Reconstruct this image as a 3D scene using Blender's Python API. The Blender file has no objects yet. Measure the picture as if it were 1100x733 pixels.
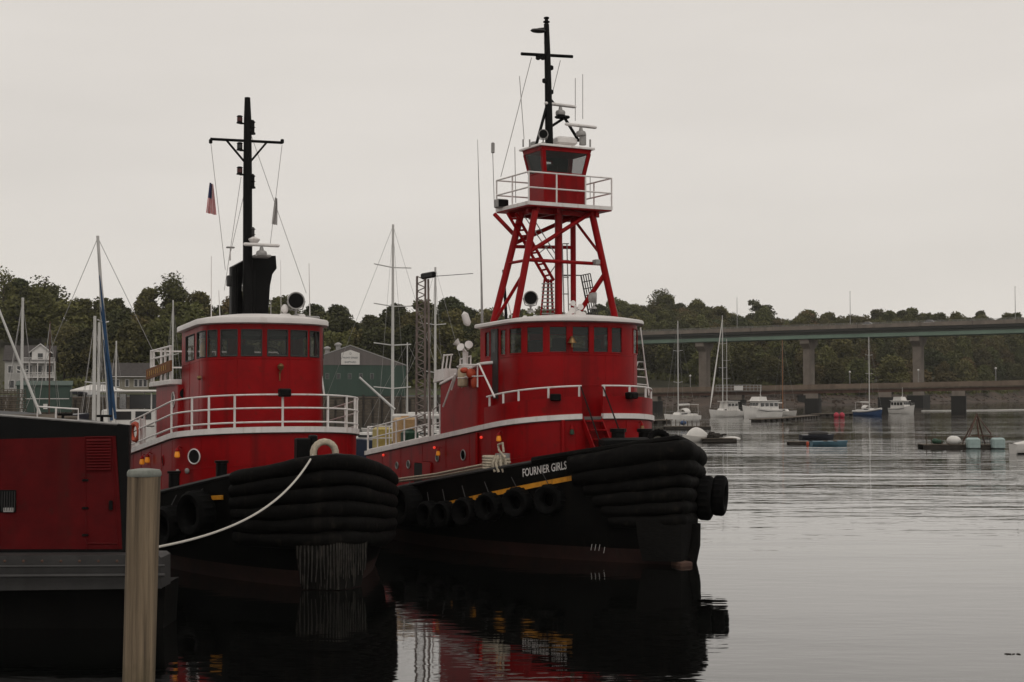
import bpy, bmesh, math, random
import numpy as np
from mathutils import Vector, Matrix

rnd = random.Random(7)
SC = bpy.context.scene
COL = SC.collection
R = math.radians

# ------------------------------------------------------------------ camera
CAM_H, FPX, HORIZON = 5.0, 1528.0, 420.0          # eye height (m), focal length in photo pixels, horizon row
PITCH = math.atan((HORIZON - 366.5) / FPX)
cd = bpy.data.cameras.new('camera')
cam = bpy.data.objects.new('camera', cd)
COL.objects.link(cam)
cd.sensor_width = 36.0
cd.lens = 36.0 * FPX / 1100.0
cd.clip_start, cd.clip_end = 0.1, 20000
cam.location = (0, 0, CAM_H)
cam.rotation_euler = (R(90) + PITCH, 0, 0)
SC.camera = cam

# ------------------------------------------------------------------ overcast sky
SUN_EL, SUN_ROT = R(50), R(160)
w = bpy.data.worlds.new('World')
SC.world = w
w.use_nodes = True
nt = w.node_tree
bg = nt.nodes['Background']
sky = nt.nodes.new('ShaderNodeTexSky')
sky.sky_type = 'NISHITA'
sky.sun_disc = False
sky.sun_elevation, sky.sun_rotation = SUN_EL, SUN_ROT
tc = nt.nodes.new('ShaderNodeTexCoord')
mp = nt.nodes.new('ShaderNodeMapping')
mp.inputs['Scale'].default_value = (1.0, 1.0, 5.0)
cl = nt.nodes.new('ShaderNodeTexNoise')
cl.inputs['Scale'].default_value = 2.2
cl.inputs['Detail'].default_value = 4
rp = nt.nodes.new('ShaderNodeValToRGB')
rp.color_ramp.elements[0].position, rp.color_ramp.elements[1].position = 0.3, 0.75
rp.color_ramp.elements[0].color = (7.0, 6.58, 6.10, 1)
rp.color_ramp.elements[1].color = (7.95, 7.48, 6.95, 1)
mx = nt.nodes.new('ShaderNodeMixRGB')
mx.inputs['Fac'].default_value = 0.965            # the cloud deck hides nearly all of the blue
nt.links.new(tc.outputs['Generated'], mp.inputs['Vector'])
nt.links.new(mp.outputs[0], cl.inputs['Vector'])
nt.links.new(cl.outputs['Fac'], rp.inputs['Fac'])
nt.links.new(sky.outputs[0], mx.inputs['Color1'])
nt.links.new(rp.outputs[0], mx.inputs['Color2'])
nt.links.new(mx.outputs[0], bg.inputs['Color'])
bg.inputs['Strength'].default_value = 0.1

sl = bpy.data.lights.new('sun', 'SUN')
sl.energy = 0.5
sl.angle = R(25)
sl.color = (1.0, 0.96, 0.9)
so = bpy.data.objects.new('sun', sl)
COL.objects.link(so)
so.rotation_euler = (R(90) - SUN_EL, 0, R(180) - SUN_ROT)

SC.view_settings.view_transform = 'Standard'
SC.view_settings.look = 'None'
SC.view_settings.gamma = 1
SC.view_settings.exposure = 0.0
SC.cycles.use_denoising = True
SC.cycles.max_bounces = 6
SC.cycles.transparent_max_bounces = 12

# ------------------------------------------------------------------ picture rays
CP, SP = math.cos(PITCH), math.sin(PITCH)
def ray(px, py):
    r, s = (px - 550) / FPX, (366.5 - py) / FPX
    return Vector((r, CP - s * SP, SP + s * CP))
def W(px, py, Y):
    d = ray(px, py)
    return Vector((0, 0, CAM_H)) + d * (Y / d.y)
def OW(px, py):                                    # point on the water
    d = ray(px, py)
    return Vector((0, 0, CAM_H)) + d * (-CAM_H / d.z)
def PX(p):                                         # world point -> picture point
    v = Vector(p) - Vector((0, 0, CAM_H))
    zc = v.y * CP + v.z * SP
    return 550 + FPX * v.x / zc, 366.5 - FPX * (-v.y * SP + v.z * CP) / zc

# ------------------------------------------------------------------ materials
def mat(name, base, rough=0.6, var=0.25, scale=3.0, dark=None, metal=0.0, bump=0.0, bscale=20.0, stretch=(1, 1, 1),
        streak=None, emit=None, spec=0.4, rand=0.0, coat=0.0, wear=None):
    m = bpy.data.materials.new(name)
    m.use_nodes = True
    t = m.node_tree
    p = t.nodes['Principled BSDF']
    p.inputs['Roughness'].default_value = rough
    p.inputs['Metallic'].default_value = metal
    p.inputs['Specular IOR Level'].default_value = spec
    p.inputs['Coat Weight'].default_value = coat
    g = t.nodes.new('ShaderNodeTexCoord')
    mpn = t.nodes.new('ShaderNodeMapping')
    mpn.inputs['Scale'].default_value = stretch
    t.links.new(g.outputs['Object'], mpn.inputs['Vector'])
    n = t.nodes.new('ShaderNodeTexNoise')
    n.inputs['Scale'].default_value = scale
    n.inputs['Detail'].default_value = 6
    n.inputs['Roughness'].default_value = 0.65
    t.links.new(mpn.outputs[0], n.inputs['Vector'])
    r = t.nodes.new('ShaderNodeValToRGB')
    d = dark or tuple(c * (1 - var) for c in base)
    l = tuple(min(1, c * (1 + var * 0.6)) for c in base)
    r.color_ramp.elements[0].position, r.color_ramp.elements[1].position = 0.32, 0.68
    r.color_ramp.elements[0].color = (*d, 1)
    r.color_ramp.elements[1].color = (*l, 1)
    t.links.new(n.outputs['Fac'], r.inputs['Fac'])
    out = r.outputs[0]
    def over(out, sc, st, lo, hi, col, amt):
        mp2 = t.nodes.new('ShaderNodeMapping')
        mp2.inputs['Scale'].default_value = st
        t.links.new(g.outputs['Object'], mp2.inputs['Vector'])
        n2 = t.nodes.new('ShaderNodeTexNoise')
        n2.inputs['Scale'].default_value = sc
        n2.inputs['Detail'].default_value = 5
        t.links.new(mp2.outputs[0], n2.inputs['Vector'])
        mr = t.nodes.new('ShaderNodeMapRange')
        mr.inputs['From Min'].default_value, mr.inputs['From Max'].default_value = lo, hi
        mr.inputs['To Max'].default_value = amt
        t.links.new(n2.outputs['Fac'], mr.inputs['Value'])
        mxn = t.nodes.new('ShaderNodeMixRGB')
        t.links.new(mr.outputs[0], mxn.inputs['Fac'])
        t.links.new(out, mxn.inputs['Color1'])
        mxn.inputs['Color2'].default_value = (*col, 1)
        return mxn.outputs[0]
    if streak:                                     # vertical run-off stains (sc, colour, amount)
        out = over(out, streak[0], (1, 1, 0.06), 0.56, 0.72, streak[1], streak[2])
    if wear:                                       # patches of chipped or rusted paint
        out = over(out, wear[0], (1, 1, 1), 0.62, 0.7, wear[1], wear[2])
    if rand:
        oi = t.nodes.new('ShaderNodeObjectInfo')
        hs = t.nodes.new('ShaderNodeHueSaturation')
        mr = t.nodes.new('ShaderNodeMapRange')
        mr.inputs['To Min'].default_value, mr.inputs['To Max'].default_value = 1 - rand, 1 + rand
        t.links.new(oi.outputs['Random'], mr.inputs['Value'])
        t.links.new(mr.outputs[0], hs.inputs['Value'])
        ml = t.nodes.new('ShaderNodeMath')
        ml.operation = 'MULTIPLY'
        ml.inputs[1].default_value = 7.31
        t.links.new(oi.outputs['Random'], ml.inputs[0])
        fr = t.nodes.new('ShaderNodeMath')
        fr.operation = 'FRACT'
        t.links.new(ml.outputs[0], fr.inputs[0])
        mh = t.nodes.new('ShaderNodeMapRange')
        mh.inputs['To Min'].default_value, mh.inputs['To Max'].default_value = 0.475, 0.525
        t.links.new(fr.outputs[0], mh.inputs['Value'])
        t.links.new(mh.outputs[0], hs.inputs['Hue'])
        t.links.new(out, hs.inputs['Color'])
        out = hs.outputs[0]
    t.links.new(out, p.inputs['Base Color'])
    if bump:
        b = t.nodes.new('ShaderNodeBump')
        b.inputs['Strength'].default_value = bump
        b.inputs['Distance'].default_value = 0.02
        n3 = t.nodes.new('ShaderNodeTexNoise')
        n3.inputs['Scale'].default_value = bscale
        n3.inputs['Detail'].default_value = 4
        t.links.new(mpn.outputs[0], n3.inputs['Vector'])
        t.links.new(n3.outputs['Fac'], b.inputs['Height'])
        t.links.new(b.outputs[0], p.inputs['Normal'])
    if emit:
        p.inputs['Emission Color'].default_value = (*emit[0], 1)
        p.inputs['Emission Strength'].default_value = emit[1]
    return m

def glass_mat(name, tint=(0.02, 0.025, 0.025), alpha=0.55):
    m = bpy.data.materials.new(name)
    m.use_nodes = True
    p = m.node_tree.nodes['Principled BSDF']
    p.inputs['Base Color'].default_value = (*tint, 1)
    p.inputs['Roughness'].default_value = 0.04
    p.inputs['Alpha'].default_value = alpha
    if alpha > 0.8:
        p.inputs['Specular IOR Level'].default_value = 0.08
    return m

M = {}
M['red'] = mat('red_paint', (0.255, 0.0019, 0.0038), 0.42, 0.22, 1.1, streak=(2.6, (0.085, 0.003, 0.003), 0.7), bump=0.3, bscale=2.2, spec=0.14,
               wear=(5.0, (0.11, 0.014, 0.007), 0.5))
M['red_dull'] = mat('dull_red_paint', (0.085, 0.0035, 0.0045), 0.6, 0.3, 1.6, streak=(2.0, (0.05, 0.012, 0.009), 0.55), bump=0.2, bscale=5,
                    wear=(3.0, (0.042, 0.012, 0.009), 0.6), spec=0.1)
M['boot'] = mat('red_oxide_antifouling', (0.024, 0.0065, 0.004), 0.8, 0.5, 2.0, streak=(4, (0.02, 0.012, 0.008), 0.8))
M['hull_black'] = mat('black_hull_paint', (0.0035, 0.0033, 0.003), 0.6, 0.5, 2.0, streak=(3.5, (0.012, 0.009, 0.007), 0.5), bump=0.2, bscale=3, spec=0.08)
M['black'] = mat('black_paint', (0.004, 0.004, 0.004), 0.5, 0.4, 3.0, spec=0.12)
M['rubber'] = mat('black_rubber', (0.0042, 0.0039, 0.0036), 0.75, 0.6, 3.0, bump=0.9, bscale=7, spec=0.07, streak=(6, (0.014, 0.012, 0.010), 0.7), wear=(3.5, (0.018, 0.015, 0.012), 0.7))
M['tyre'] = mat('tyre_rubber', (0.0032, 0.0032, 0.0032), 0.8, 0.4, 6.0, bump=0.4, bscale=25, spec=0.08)
M['white'] = mat('white_paint', (0.70, 0.67, 0.65), 0.5, 0.12, 3.0, streak=(5, (0.40, 0.33, 0.28), 0.5), bump=0.1, bscale=8)
M['roof_white'] = mat('white_roof_paint', (0.66, 0.63, 0.61), 0.6, 0.10, 1.2, wear=(2.0, (0.5, 0.45, 0.42), 0.4))
M['galv'] = mat('galvanised_steel', (0.30, 0.29, 0.28), 0.5, 0.25, 6.0, metal=0.3)
M['grey'] = mat('grey_deck_paint', (0.11, 0.105, 0.10), 0.7, 0.3, 2.0, wear=(3, (0.06, 0.05, 0.045), 0.6))
M['rail_grey'] = mat('scuffed_grey_steel', (0.034, 0.0325, 0.032), 0.6, 0.3, 1.5, streak=(2.5, (0.022, 0.020, 0.019), 0.8), bump=0.3, bscale=6)
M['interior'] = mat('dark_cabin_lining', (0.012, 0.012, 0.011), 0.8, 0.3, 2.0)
M['pane'] = glass_mat('window_glass', (0.030, 0.036, 0.034), alpha=0.5)
M['lens'] = glass_mat('lamp_glass', (0.004, 0.004, 0.004), 0.93)
M['amber'] = mat('lit_amber_lamp', (0.7, 0.25, 0.02), 0.4, 0.1, emit=((1.0, 0.33, 0.02), 0.14))
M['redlamp'] = mat('lit_red_lamp', (0.6, 0.02, 0.02), 0.4, 0.1, emit=((1.0, 0.06, 0.03), 0.6))
M['yellow'] = mat('yellow_stripe_paint', (0.62, 0.26, 0.015), 0.6, 0.25, 4.0, wear=(2.2, (0.05, 0.03, 0.015), 0.95), streak=(5, (0.2, 0.08, 0.01), 0.7))
M['rope'] = mat('pale_rope', (0.55, 0.52, 0.47), 0.9, 0.2, 20.0, bump=0.6, bscale=60)
M['tanrope'] = mat('weathered_tan_rope', (0.46, 0.40, 0.31), 0.9, 0.3, 12.0, bump=0.8, bscale=30)
M['brush'] = mat('frayed_grey_strips', (0.012, 0.011, 0.010), 0.9, 0.8, 6.0, dark=(0.003, 0.003, 0.003), stretch=(3, 3, 0.12), bump=0.8, bscale=10, spec=0.05,
                 streak=(14, (0.10, 0.088, 0.075), 0.7))
M['pad'] = mat('worn_bow_rubber', (0.010, 0.0095, 0.009), 0.9, 0.6, 5.0, stretch=(1, 1, 9), bump=0.6, bscale=8, spec=0.05)
M['board'] = mat('varnished_name_board', (0.17, 0.062, 0.016), 0.6, 0.3, 6.0, stretch=(1, 1, 8), spec=0.1)
M['gold'] = mat('gold_letter_paint', (0.42, 0.25, 0.06), 0.5, 0.2, 6.0)
M['orange'] = mat('orange_vinyl', (0.42, 0.06, 0.025), 0.6, 0.2, 6.0)
M['brass'] = mat('brass', (0.22, 0.13, 0.055), 0.35, 0.2, 6.0, metal=0.7)
M['beige'] = mat('beige_plastic', (0.42, 0.33, 0.22), 0.6, 0.2, 4.0)
M['tote'] = mat('yellow_tank_plastic', (0.42, 0.33, 0.10), 0.5, 0.25, 3.0)
M['tan_tote'] = mat('tan_tank_plastic', (0.45, 0.29, 0.14), 0.5, 0.25, 3.0)
M['green_plastic'] = mat('green_plastic', (0.015, 0.055, 0.03), 0.5, 0.25, 3.0)
M['piling'] = mat('weathered_timber', (0.20, 0.15, 0.098), 0.9, 0.45, 5.0, dark=(0.065, 0.048, 0.032), stretch=(4, 4, 0.10), bump=1.0, bscale=14,
                  streak=(4, (0.085, 0.075, 0.05), 0.75))
M['verdigris'] = mat('verdigris_copper_cap', (0.20, 0.21, 0.185), 0.85, 0.35, 9.0, wear=(6, (0.12, 0.14, 0.12), 0.6))
M['concrete'] = mat('weathered_concrete', (0.19, 0.16, 0.135), 0.9, 0.25, 0.25, streak=(0.5, (0.10, 0.085, 0.07), 0.6), bump=0.2, bscale=2)
M['dark_conc'] = mat('wet_dark_concrete', (0.012, 0.011, 0.010), 0.8, 0.4, 0.5)
M['girder'] = mat('green_girder_paint', (0.16, 0.235, 0.185), 0.6, 0.2, 0.15)
M['girder_dark'] = mat('dark_girder_web', (0.070, 0.080, 0.070), 0.7, 0.2, 0.15)
M['fascia'] = mat('dark_bridge_fascia', (0.028, 0.028, 0.026), 0.8, 0.2, 0.15)
M['rust'] = mat('rust_brown_steel', (0.085, 0.045, 0.032), 0.8, 0.35, 0.5)
M['gel'] = mat('white_gelcoat', (0.62, 0.60, 0.57), 0.35, 0.08, 1.0, streak=(1.5, (0.42, 0.39, 0.35), 0.35))
M['gel2'] = mat('off_white_gelcoat', (0.47, 0.45, 0.42), 0.4, 0.12, 1.0, streak=(1.5, (0.33, 0.30, 0.27), 0.4))
M['navy'] = mat('navy_gelcoat', (0.012, 0.022, 0.05), 0.3, 0.2, 1.0)
M['bluehull'] = mat('blue_hull_paint', (0.02, 0.055, 0.14), 0.35, 0.2, 1.0)
M['skyblue'] = mat('turquoise_hull_paint', (0.06, 0.13, 0.17), 0.6, 0.25, 1.5)
M['teal'] = mat('pale_teal_plastic', (0.30, 0.385, 0.375), 0.6, 0.12, 2.0)
M['blue_canvas'] = mat('blue_sail_canvas', (0.016, 0.055, 0.125), 0.8, 0.3, 3.0)
M['alu'] = mat('painted_aluminium_mast', (0.50, 0.49, 0.47), 0.45, 0.1, 1.0)
M['wood'] = mat('varnished_spar', (0.27, 0.12, 0.05), 0.5, 0.25, 1.0)
M['oldwood'] = mat('old_grey_timber', (0.11, 0.09, 0.07), 0.9, 0.4, 1.2, bump=0.5, bscale=8)
M['wetwood'] = mat('wet_dark_timber', (0.030, 0.024, 0.019), 0.8, 0.5, 0.8)
M['canvas'] = mat('white_canvas', (0.62, 0.60, 0.57), 0.8, 0.1, 1.0)
M['pinkbuoy'] = mat('pink_red_buoy', (0.40, 0.035, 0.06), 0.6, 0.1, 3.0)
M['sheet_green'] = mat('green_metal_cladding', (0.030, 0.058, 0.044), 0.6, 0.18, 0.4, stretch=(6, 6, 0.2))
M['sheet_grey'] = mat('grey_metal_cladding', (0.115, 0.10, 0.095), 0.6, 0.15, 0.4, stretch=(6, 6, 0.2))
M['roof_grey'] = mat('pale_grey_roofing', (0.30, 0.29, 0.28), 0.7, 0.15, 0.3)
M['shingle'] = mat('dark_roof_shingle', (0.055, 0.048, 0.046), 0.9, 0.3, 2.0)
M['clap'] = mat('white_clapboard', (0.60, 0.58, 0.56), 0.7, 0.12, 1.0)
M['clap_wall'] = mat('shaded_white_clapboard', (0.36, 0.35, 0.33), 0.7, 0.12, 1.0)  # white house wall, with the shade of its porch put into the colour
M['clap_grey'] = mat('grey_clapboard', (0.20, 0.185, 0.18), 0.8, 0.15, 1.0)
M['cream'] = mat('cream_clapboard', (0.24, 0.22, 0.17), 0.8, 0.12, 1.0)
M['winglass'] = mat('dark_house_glass', (0.02, 0.022, 0.024), 0.15, 0.2, 1.0, spec=0.6)
M['trunk'] = mat('bark', (0.05, 0.04, 0.032), 0.9, 0.3, 2.0)
M['leaf'] = mat('broadleaf_foliage', (0.098, 0.094, 0.034), 0.85, 0.3, 0.25, rand=0.34, spec=0.15)
M['leaf_dark'] = mat('dark_conifer_foliage', (0.062, 0.066, 0.028), 0.85, 0.4, 0.4, rand=0.25, spec=0.15)
M['leaf_warm'] = mat('early_autumn_foliage', (0.112, 0.088, 0.036), 0.85, 0.45, 0.3, rand=0.28, spec=0.15)
M['leaf_pale'] = mat('pale_willow_foliage', (0.12, 0.108, 0.046), 0.85, 0.35, 0.5, spec=0.15)
M['ground'] = mat('undergrowth', (0.050, 0.047, 0.026), 0.95, 0.4, 0.06)  # understory tone, kept dark so the colour carries the shade between trees
M['lawn'] = mat('lawn_grass', (0.055, 0.070, 0.018), 0.95, 0.3, 0.3)
M['rock'] = mat('low_tide_rock', (0.072, 0.049, 0.036), 0.9, 0.5, 0.12, dark=(0.024, 0.017, 0.013), bump=0.5, bscale=0.5)
M['asphalt'] = mat('asphalt', (0.05, 0.05, 0.05), 0.9, 0.2, 0.5)
M['carwhite'] = mat('white_car_paint', (0.6, 0.6, 0.6), 0.3, 0.05, 1.0)
M['cardark'] = mat('dark_car_paint', (0.02, 0.022, 0.03), 0.3, 0.1, 1.0)
M['footdeck'] = mat('brown_weathered_deck', (0.165, 0.125, 0.095), 0.9, 0.25, 0.3, streak=(0.6, (0.09, 0.065, 0.05), 0.6))
M['shed_frame'] = mat('dull_window_frame', (0.13, 0.15, 0.135), 0.7, 0.15, 1.0)
M['ink'] = mat('dark_sign_ink', (0.16, 0.17, 0.18), 0.8, 0.1, 1.0)
M['flagred'] = mat('flag_red_cloth', (0.48, 0.025, 0.04), 0.9, 0.1, 3.0)
M['flagwhite'] = mat('flag_white_cloth', (0.65, 0.62, 0.60), 0.9, 0.1, 3.0)
M['flagblue'] = mat('flag_blue_cloth', (0.03, 0.035, 0.10), 0.9, 0.1, 3.0)
M['flaggrey'] = mat('pale_grey_cloth', (0.40, 0.38, 0.37), 0.9, 0.1, 3.0)

def tide_stain(m, z0, z1, col):                     # weed and damp below the high-water mark, ragged upper edge
    t = m.node_tree
    p = t.nodes['Principled BSDF']
    src = p.inputs['Base Color'].links[0].from_socket
    g = t.nodes.new('ShaderNodeTexCoord')
    sp = t.nodes.new('ShaderNodeSeparateXYZ')
    t.links.new(g.outputs['Object'], sp.inputs[0])
    n = t.nodes.new('ShaderNodeTexNoise')
    n.inputs['Scale'].default_value = 7
    t.links.new(g.outputs['Object'], n.inputs['Vector'])
    a = t.nodes.new('ShaderNodeMath')
    a.operation = 'MULTIPLY_ADD'
    a.inputs[1].default_value = 0.55
    t.links.new(n.outputs['Fac'], a.inputs[0])
    t.links.new(sp.outputs['Z'], a.inputs[2])
    mr = t.nodes.new('ShaderNodeMapRange')
    mr.inputs['From Min'].default_value, mr.inputs['From Max'].default_value = z1, z0
    mr.inputs['To Max'].default_value = 0.85
    t.links.new(a.outputs[0], mr.inputs['Value'])
    mx_ = t.nodes.new('ShaderNodeMixRGB')
    t.links.new(mr.outputs[0], mx_.inputs['Fac'])
    t.links.new(src, mx_.inputs['Color1'])
    mx_.inputs['Color2'].default_value = (*col, 1)
    t.links.new(mx_.outputs[0], p.inputs['Base Color'])
tide_stain(M['piling'], 2.55, 3.05, (0.062, 0.055, 0.022))

# ------------------------------------------------------------------ mesh helpers
class MB:
    def __init__(s):
        s.v, s.f = [], []
    def add(s, vs, fs):
        o = len(s.v)
        s.v += [tuple(v) for v in vs]
        s.f += [tuple(i + o for i in f) for f in fs]
        return s
    def box(s, c, d, rz=0.0, taper=1.0, rx=0.0, ry=0.0):
        hx, hy, hz = d[0] / 2, d[1] / 2, d[2] / 2
        m = Matrix.Rotation(rz, 3, 'Z') @ Matrix.Rotation(ry, 3, 'Y') @ Matrix.Rotation(rx, 3, 'X')
        vs = []
        for z, k in ((-hz, 1.0), (hz, taper)):
            for x, y in ((-hx, -hy), (hx, -hy), (hx, hy), (-hx, hy)):
                vs.append(m @ Vector((x * k, y * k, z)) + Vector(c))
        return s.add(vs, [(3, 2, 1, 0), (4, 5, 6, 7), (0, 1, 5, 4), (1, 2, 6, 5), (2, 3, 7, 6), (3, 0, 4, 7)])
    def bbox(s, c, d, b=0.02, rz=0.0):                 # box with chamfered edges
        hx, hy, hz = d[0] / 2, d[1] / 2, d[2] / 2
        m = Matrix.Rotation(rz, 3, 'Z')
        rings = []
        for z, k in ((-hz, b), (-hz + b, 0), (hz - b, 0), (hz, b)):
            ax, ay = hx - k, hy - k
            e = b
            rings.append([m @ Vector((x, y, z)) + Vector(c) for x, y in
                          ((-ax + e, -ay), (ax - e, -ay), (ax, -ay + e), (ax, ay - e), (ax - e, ay), (-ax + e, ay), (-ax, ay - e), (-ax, -ay + e))])
        return s.loft(rings, True, True)
    def loft(s, rings, closed=True, caps=True):
        n = len(rings[0])
        vs = [p for r in rings for p in r]
        fs = []
        for i in range(len(rings) - 1):
            for j in range(n if closed else n - 1):
                a, b = i * n + j, i * n + (j + 1) % n
                fs.append((a, b, b + n, a + n))
        if caps and closed:
            fs.append(tuple(range(n - 1, -1, -1)))
            fs.append(tuple(range((len(rings) - 1) * n, len(rings) * n)))
        return s.add(vs, fs)
    def tube(s, pts, r, n=8, caps=True):
        pts = [Vector(p) for p in pts]
        rr = r if isinstance(r, (list, tuple)) else [r] * len(pts)
        rings = []
        t0 = (pts[1] - pts[0]).normalized()
        u = t0.cross(Vector((0, 0, 1)))
        if u.length < 1e-3:
            u = t0.cross(Vector((1, 0, 0)))
        u.normalize()
        for i, p in enumerate(pts):
            a = pts[max(i - 1, 0)]
            b = pts[min(i + 1, len(pts) - 1)]
            t = (b - a).normalized()
            u = (u - t * u.dot(t)).normalized()
            v = t.cross(u)
            rings.append([p + (u * math.cos(2 * math.pi * k / n) + v * math.sin(2 * math.pi * k / n)) * rr[i] for k in range(n)])
        return s.loft(rings, True, caps)
    def ring(s, c, axis, R_, r, n=24, m=10, flat=1.0):  # torus; flat stretches along its axis
        a = Vector(axis).normalized()
        u = a.cross(Vector((0, 0, 1)))
        if u.length < 1e-3:
            u = Vector((1, 0, 0))
        u.normalize()
        v = a.cross(u)
        vs, fs = [], []
        for i in range(n):
            th = 2 * math.pi * i / n
            d = u * math.cos(th) + v * math.sin(th)
            for j in range(m):
                ph = 2 * math.pi * j / m
                vs.append(Vector(c) + d * (R_ + r * math.cos(ph)) + a * (r * flat * math.sin(ph)))
        for i in range(n):
            for j in range(m):
                fs.append((i * m + j, i * m + (j + 1) % m, ((i + 1) % n) * m + (j + 1) % m, ((i + 1) % n) * m + j))
        return s.add(vs, fs)
    def lathe(s, c, prof, axis=(0, 0, 1), n=20):         # prof: list of (radius, height)
        a = Vector(axis).normalized()
        u = a.cross(Vector((0.3, 1, 0.2))).normalized()
        v = a.cross(u)
        rings = [[Vector(c) + a * h + (u * math.cos(2 * math.pi * k / n) + v * math.sin(2 * math.pi * k / n)) * max(r, 1e-4) for k in range(n)] for r, h in prof]
        return s.loft(rings, True, True)
    def sphere(s, c, r, sx=1, sy=1, sz=1, n=14, m=9):
        prof = [(math.sin(math.pi * i / m), -math.cos(math.pi * i / m)) for i in range(m + 1)]
        rings = [[Vector(c) + Vector((r * sx * p * math.cos(2 * math.pi * k / n), r * sy * p * math.sin(2 * math.pi * k / n), r * sz * h)) for k in range(n)]
                 for p, h in [(max(a, 1e-4), b) for a, b in prof]]
        return s.loft(rings, True, True)
    def prism(s, poly, ax, thick, centre=True):          # poly: 3-D points, extruded by thick along ax
        a = Vector(ax).normalized() * thick
        o = -a / 2 if centre else Vector((0, 0, 0))
        return s.loft([[Vector(p) + o for p in poly], [Vector(p) + o + a for p in poly]], True, True)
    def build(s, name, m, parent=None, smooth=True, loc=None, kind=None, ang=0.7):
        me = bpy.data.meshes.new(name)
        me.from_pydata(s.v, [], s.f)
        bm = bmesh.new()
        bm.from_mesh(me)
        bmesh.ops.recalc_face_normals(bm, faces=bm.faces)
        if smooth:
            for f in bm.faces:
                f.smooth = True
            for e in bm.edges:
                if len(e.link_faces) == 2 and e.calc_face_angle(0) > ang:
                    e.smooth = False
        bm.to_mesh(me)
        bm.free()
        o = bpy.data.objects.new(name, me)
        COL.objects.link(o)
        for mm in (m if isinstance(m, (list, tuple)) else [m]):
            me.materials.append(mm)
        if parent is not None:
            o.parent = parent
        if loc is not None:
            o.location = loc
        if kind:
            o['kind'] = kind
        return o

def tag(o, label, cat, group=None):
    o['label'], o['category'] = label, cat
    if group:
        o['group'] = group
    return o
def thing(name, label, cat, loc=(0, 0, 0), rz=0.0, group=None):
    o = bpy.data.objects.new(name, None)
    COL.objects.link(o)
    o.empty_display_size = 0.3
    o.location, o.rotation_euler = loc, (0, 0, rz)
    return tag(o, label, cat, group)
def copy_tree(o, parent=None):
    c = o.copy()
    COL.objects.link(c)
    if parent is not None:
        c.parent = parent
    for ch in o.children:
        copy_tree(ch, c)
    return c
def text_mesh(body, size, bold=0.02):
    cu = bpy.data.curves.new('lettering', 'FONT')
    cu.body, cu.size, cu.offset = body, size, bold * size
    cu.align_x = 'CENTER'
    cu.resolution_u = 3
    o = bpy.data.objects.new('lettering', cu)
    COL.objects.link(o)
    bpy.context.view_layer.update()
    me = bpy.data.meshes.new_from_object(o.evaluated_get(bpy.context.evaluated_depsgraph_get()))
    vs = [v.co.copy() for v in me.vertices]
    fs = [tuple(p.vertices) for p in me.polygons]
    bpy.data.objects.remove(o)
    bpy.data.curves.remove(cu)
    bpy.data.meshes.remove(me)
    return vs, fs
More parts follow.
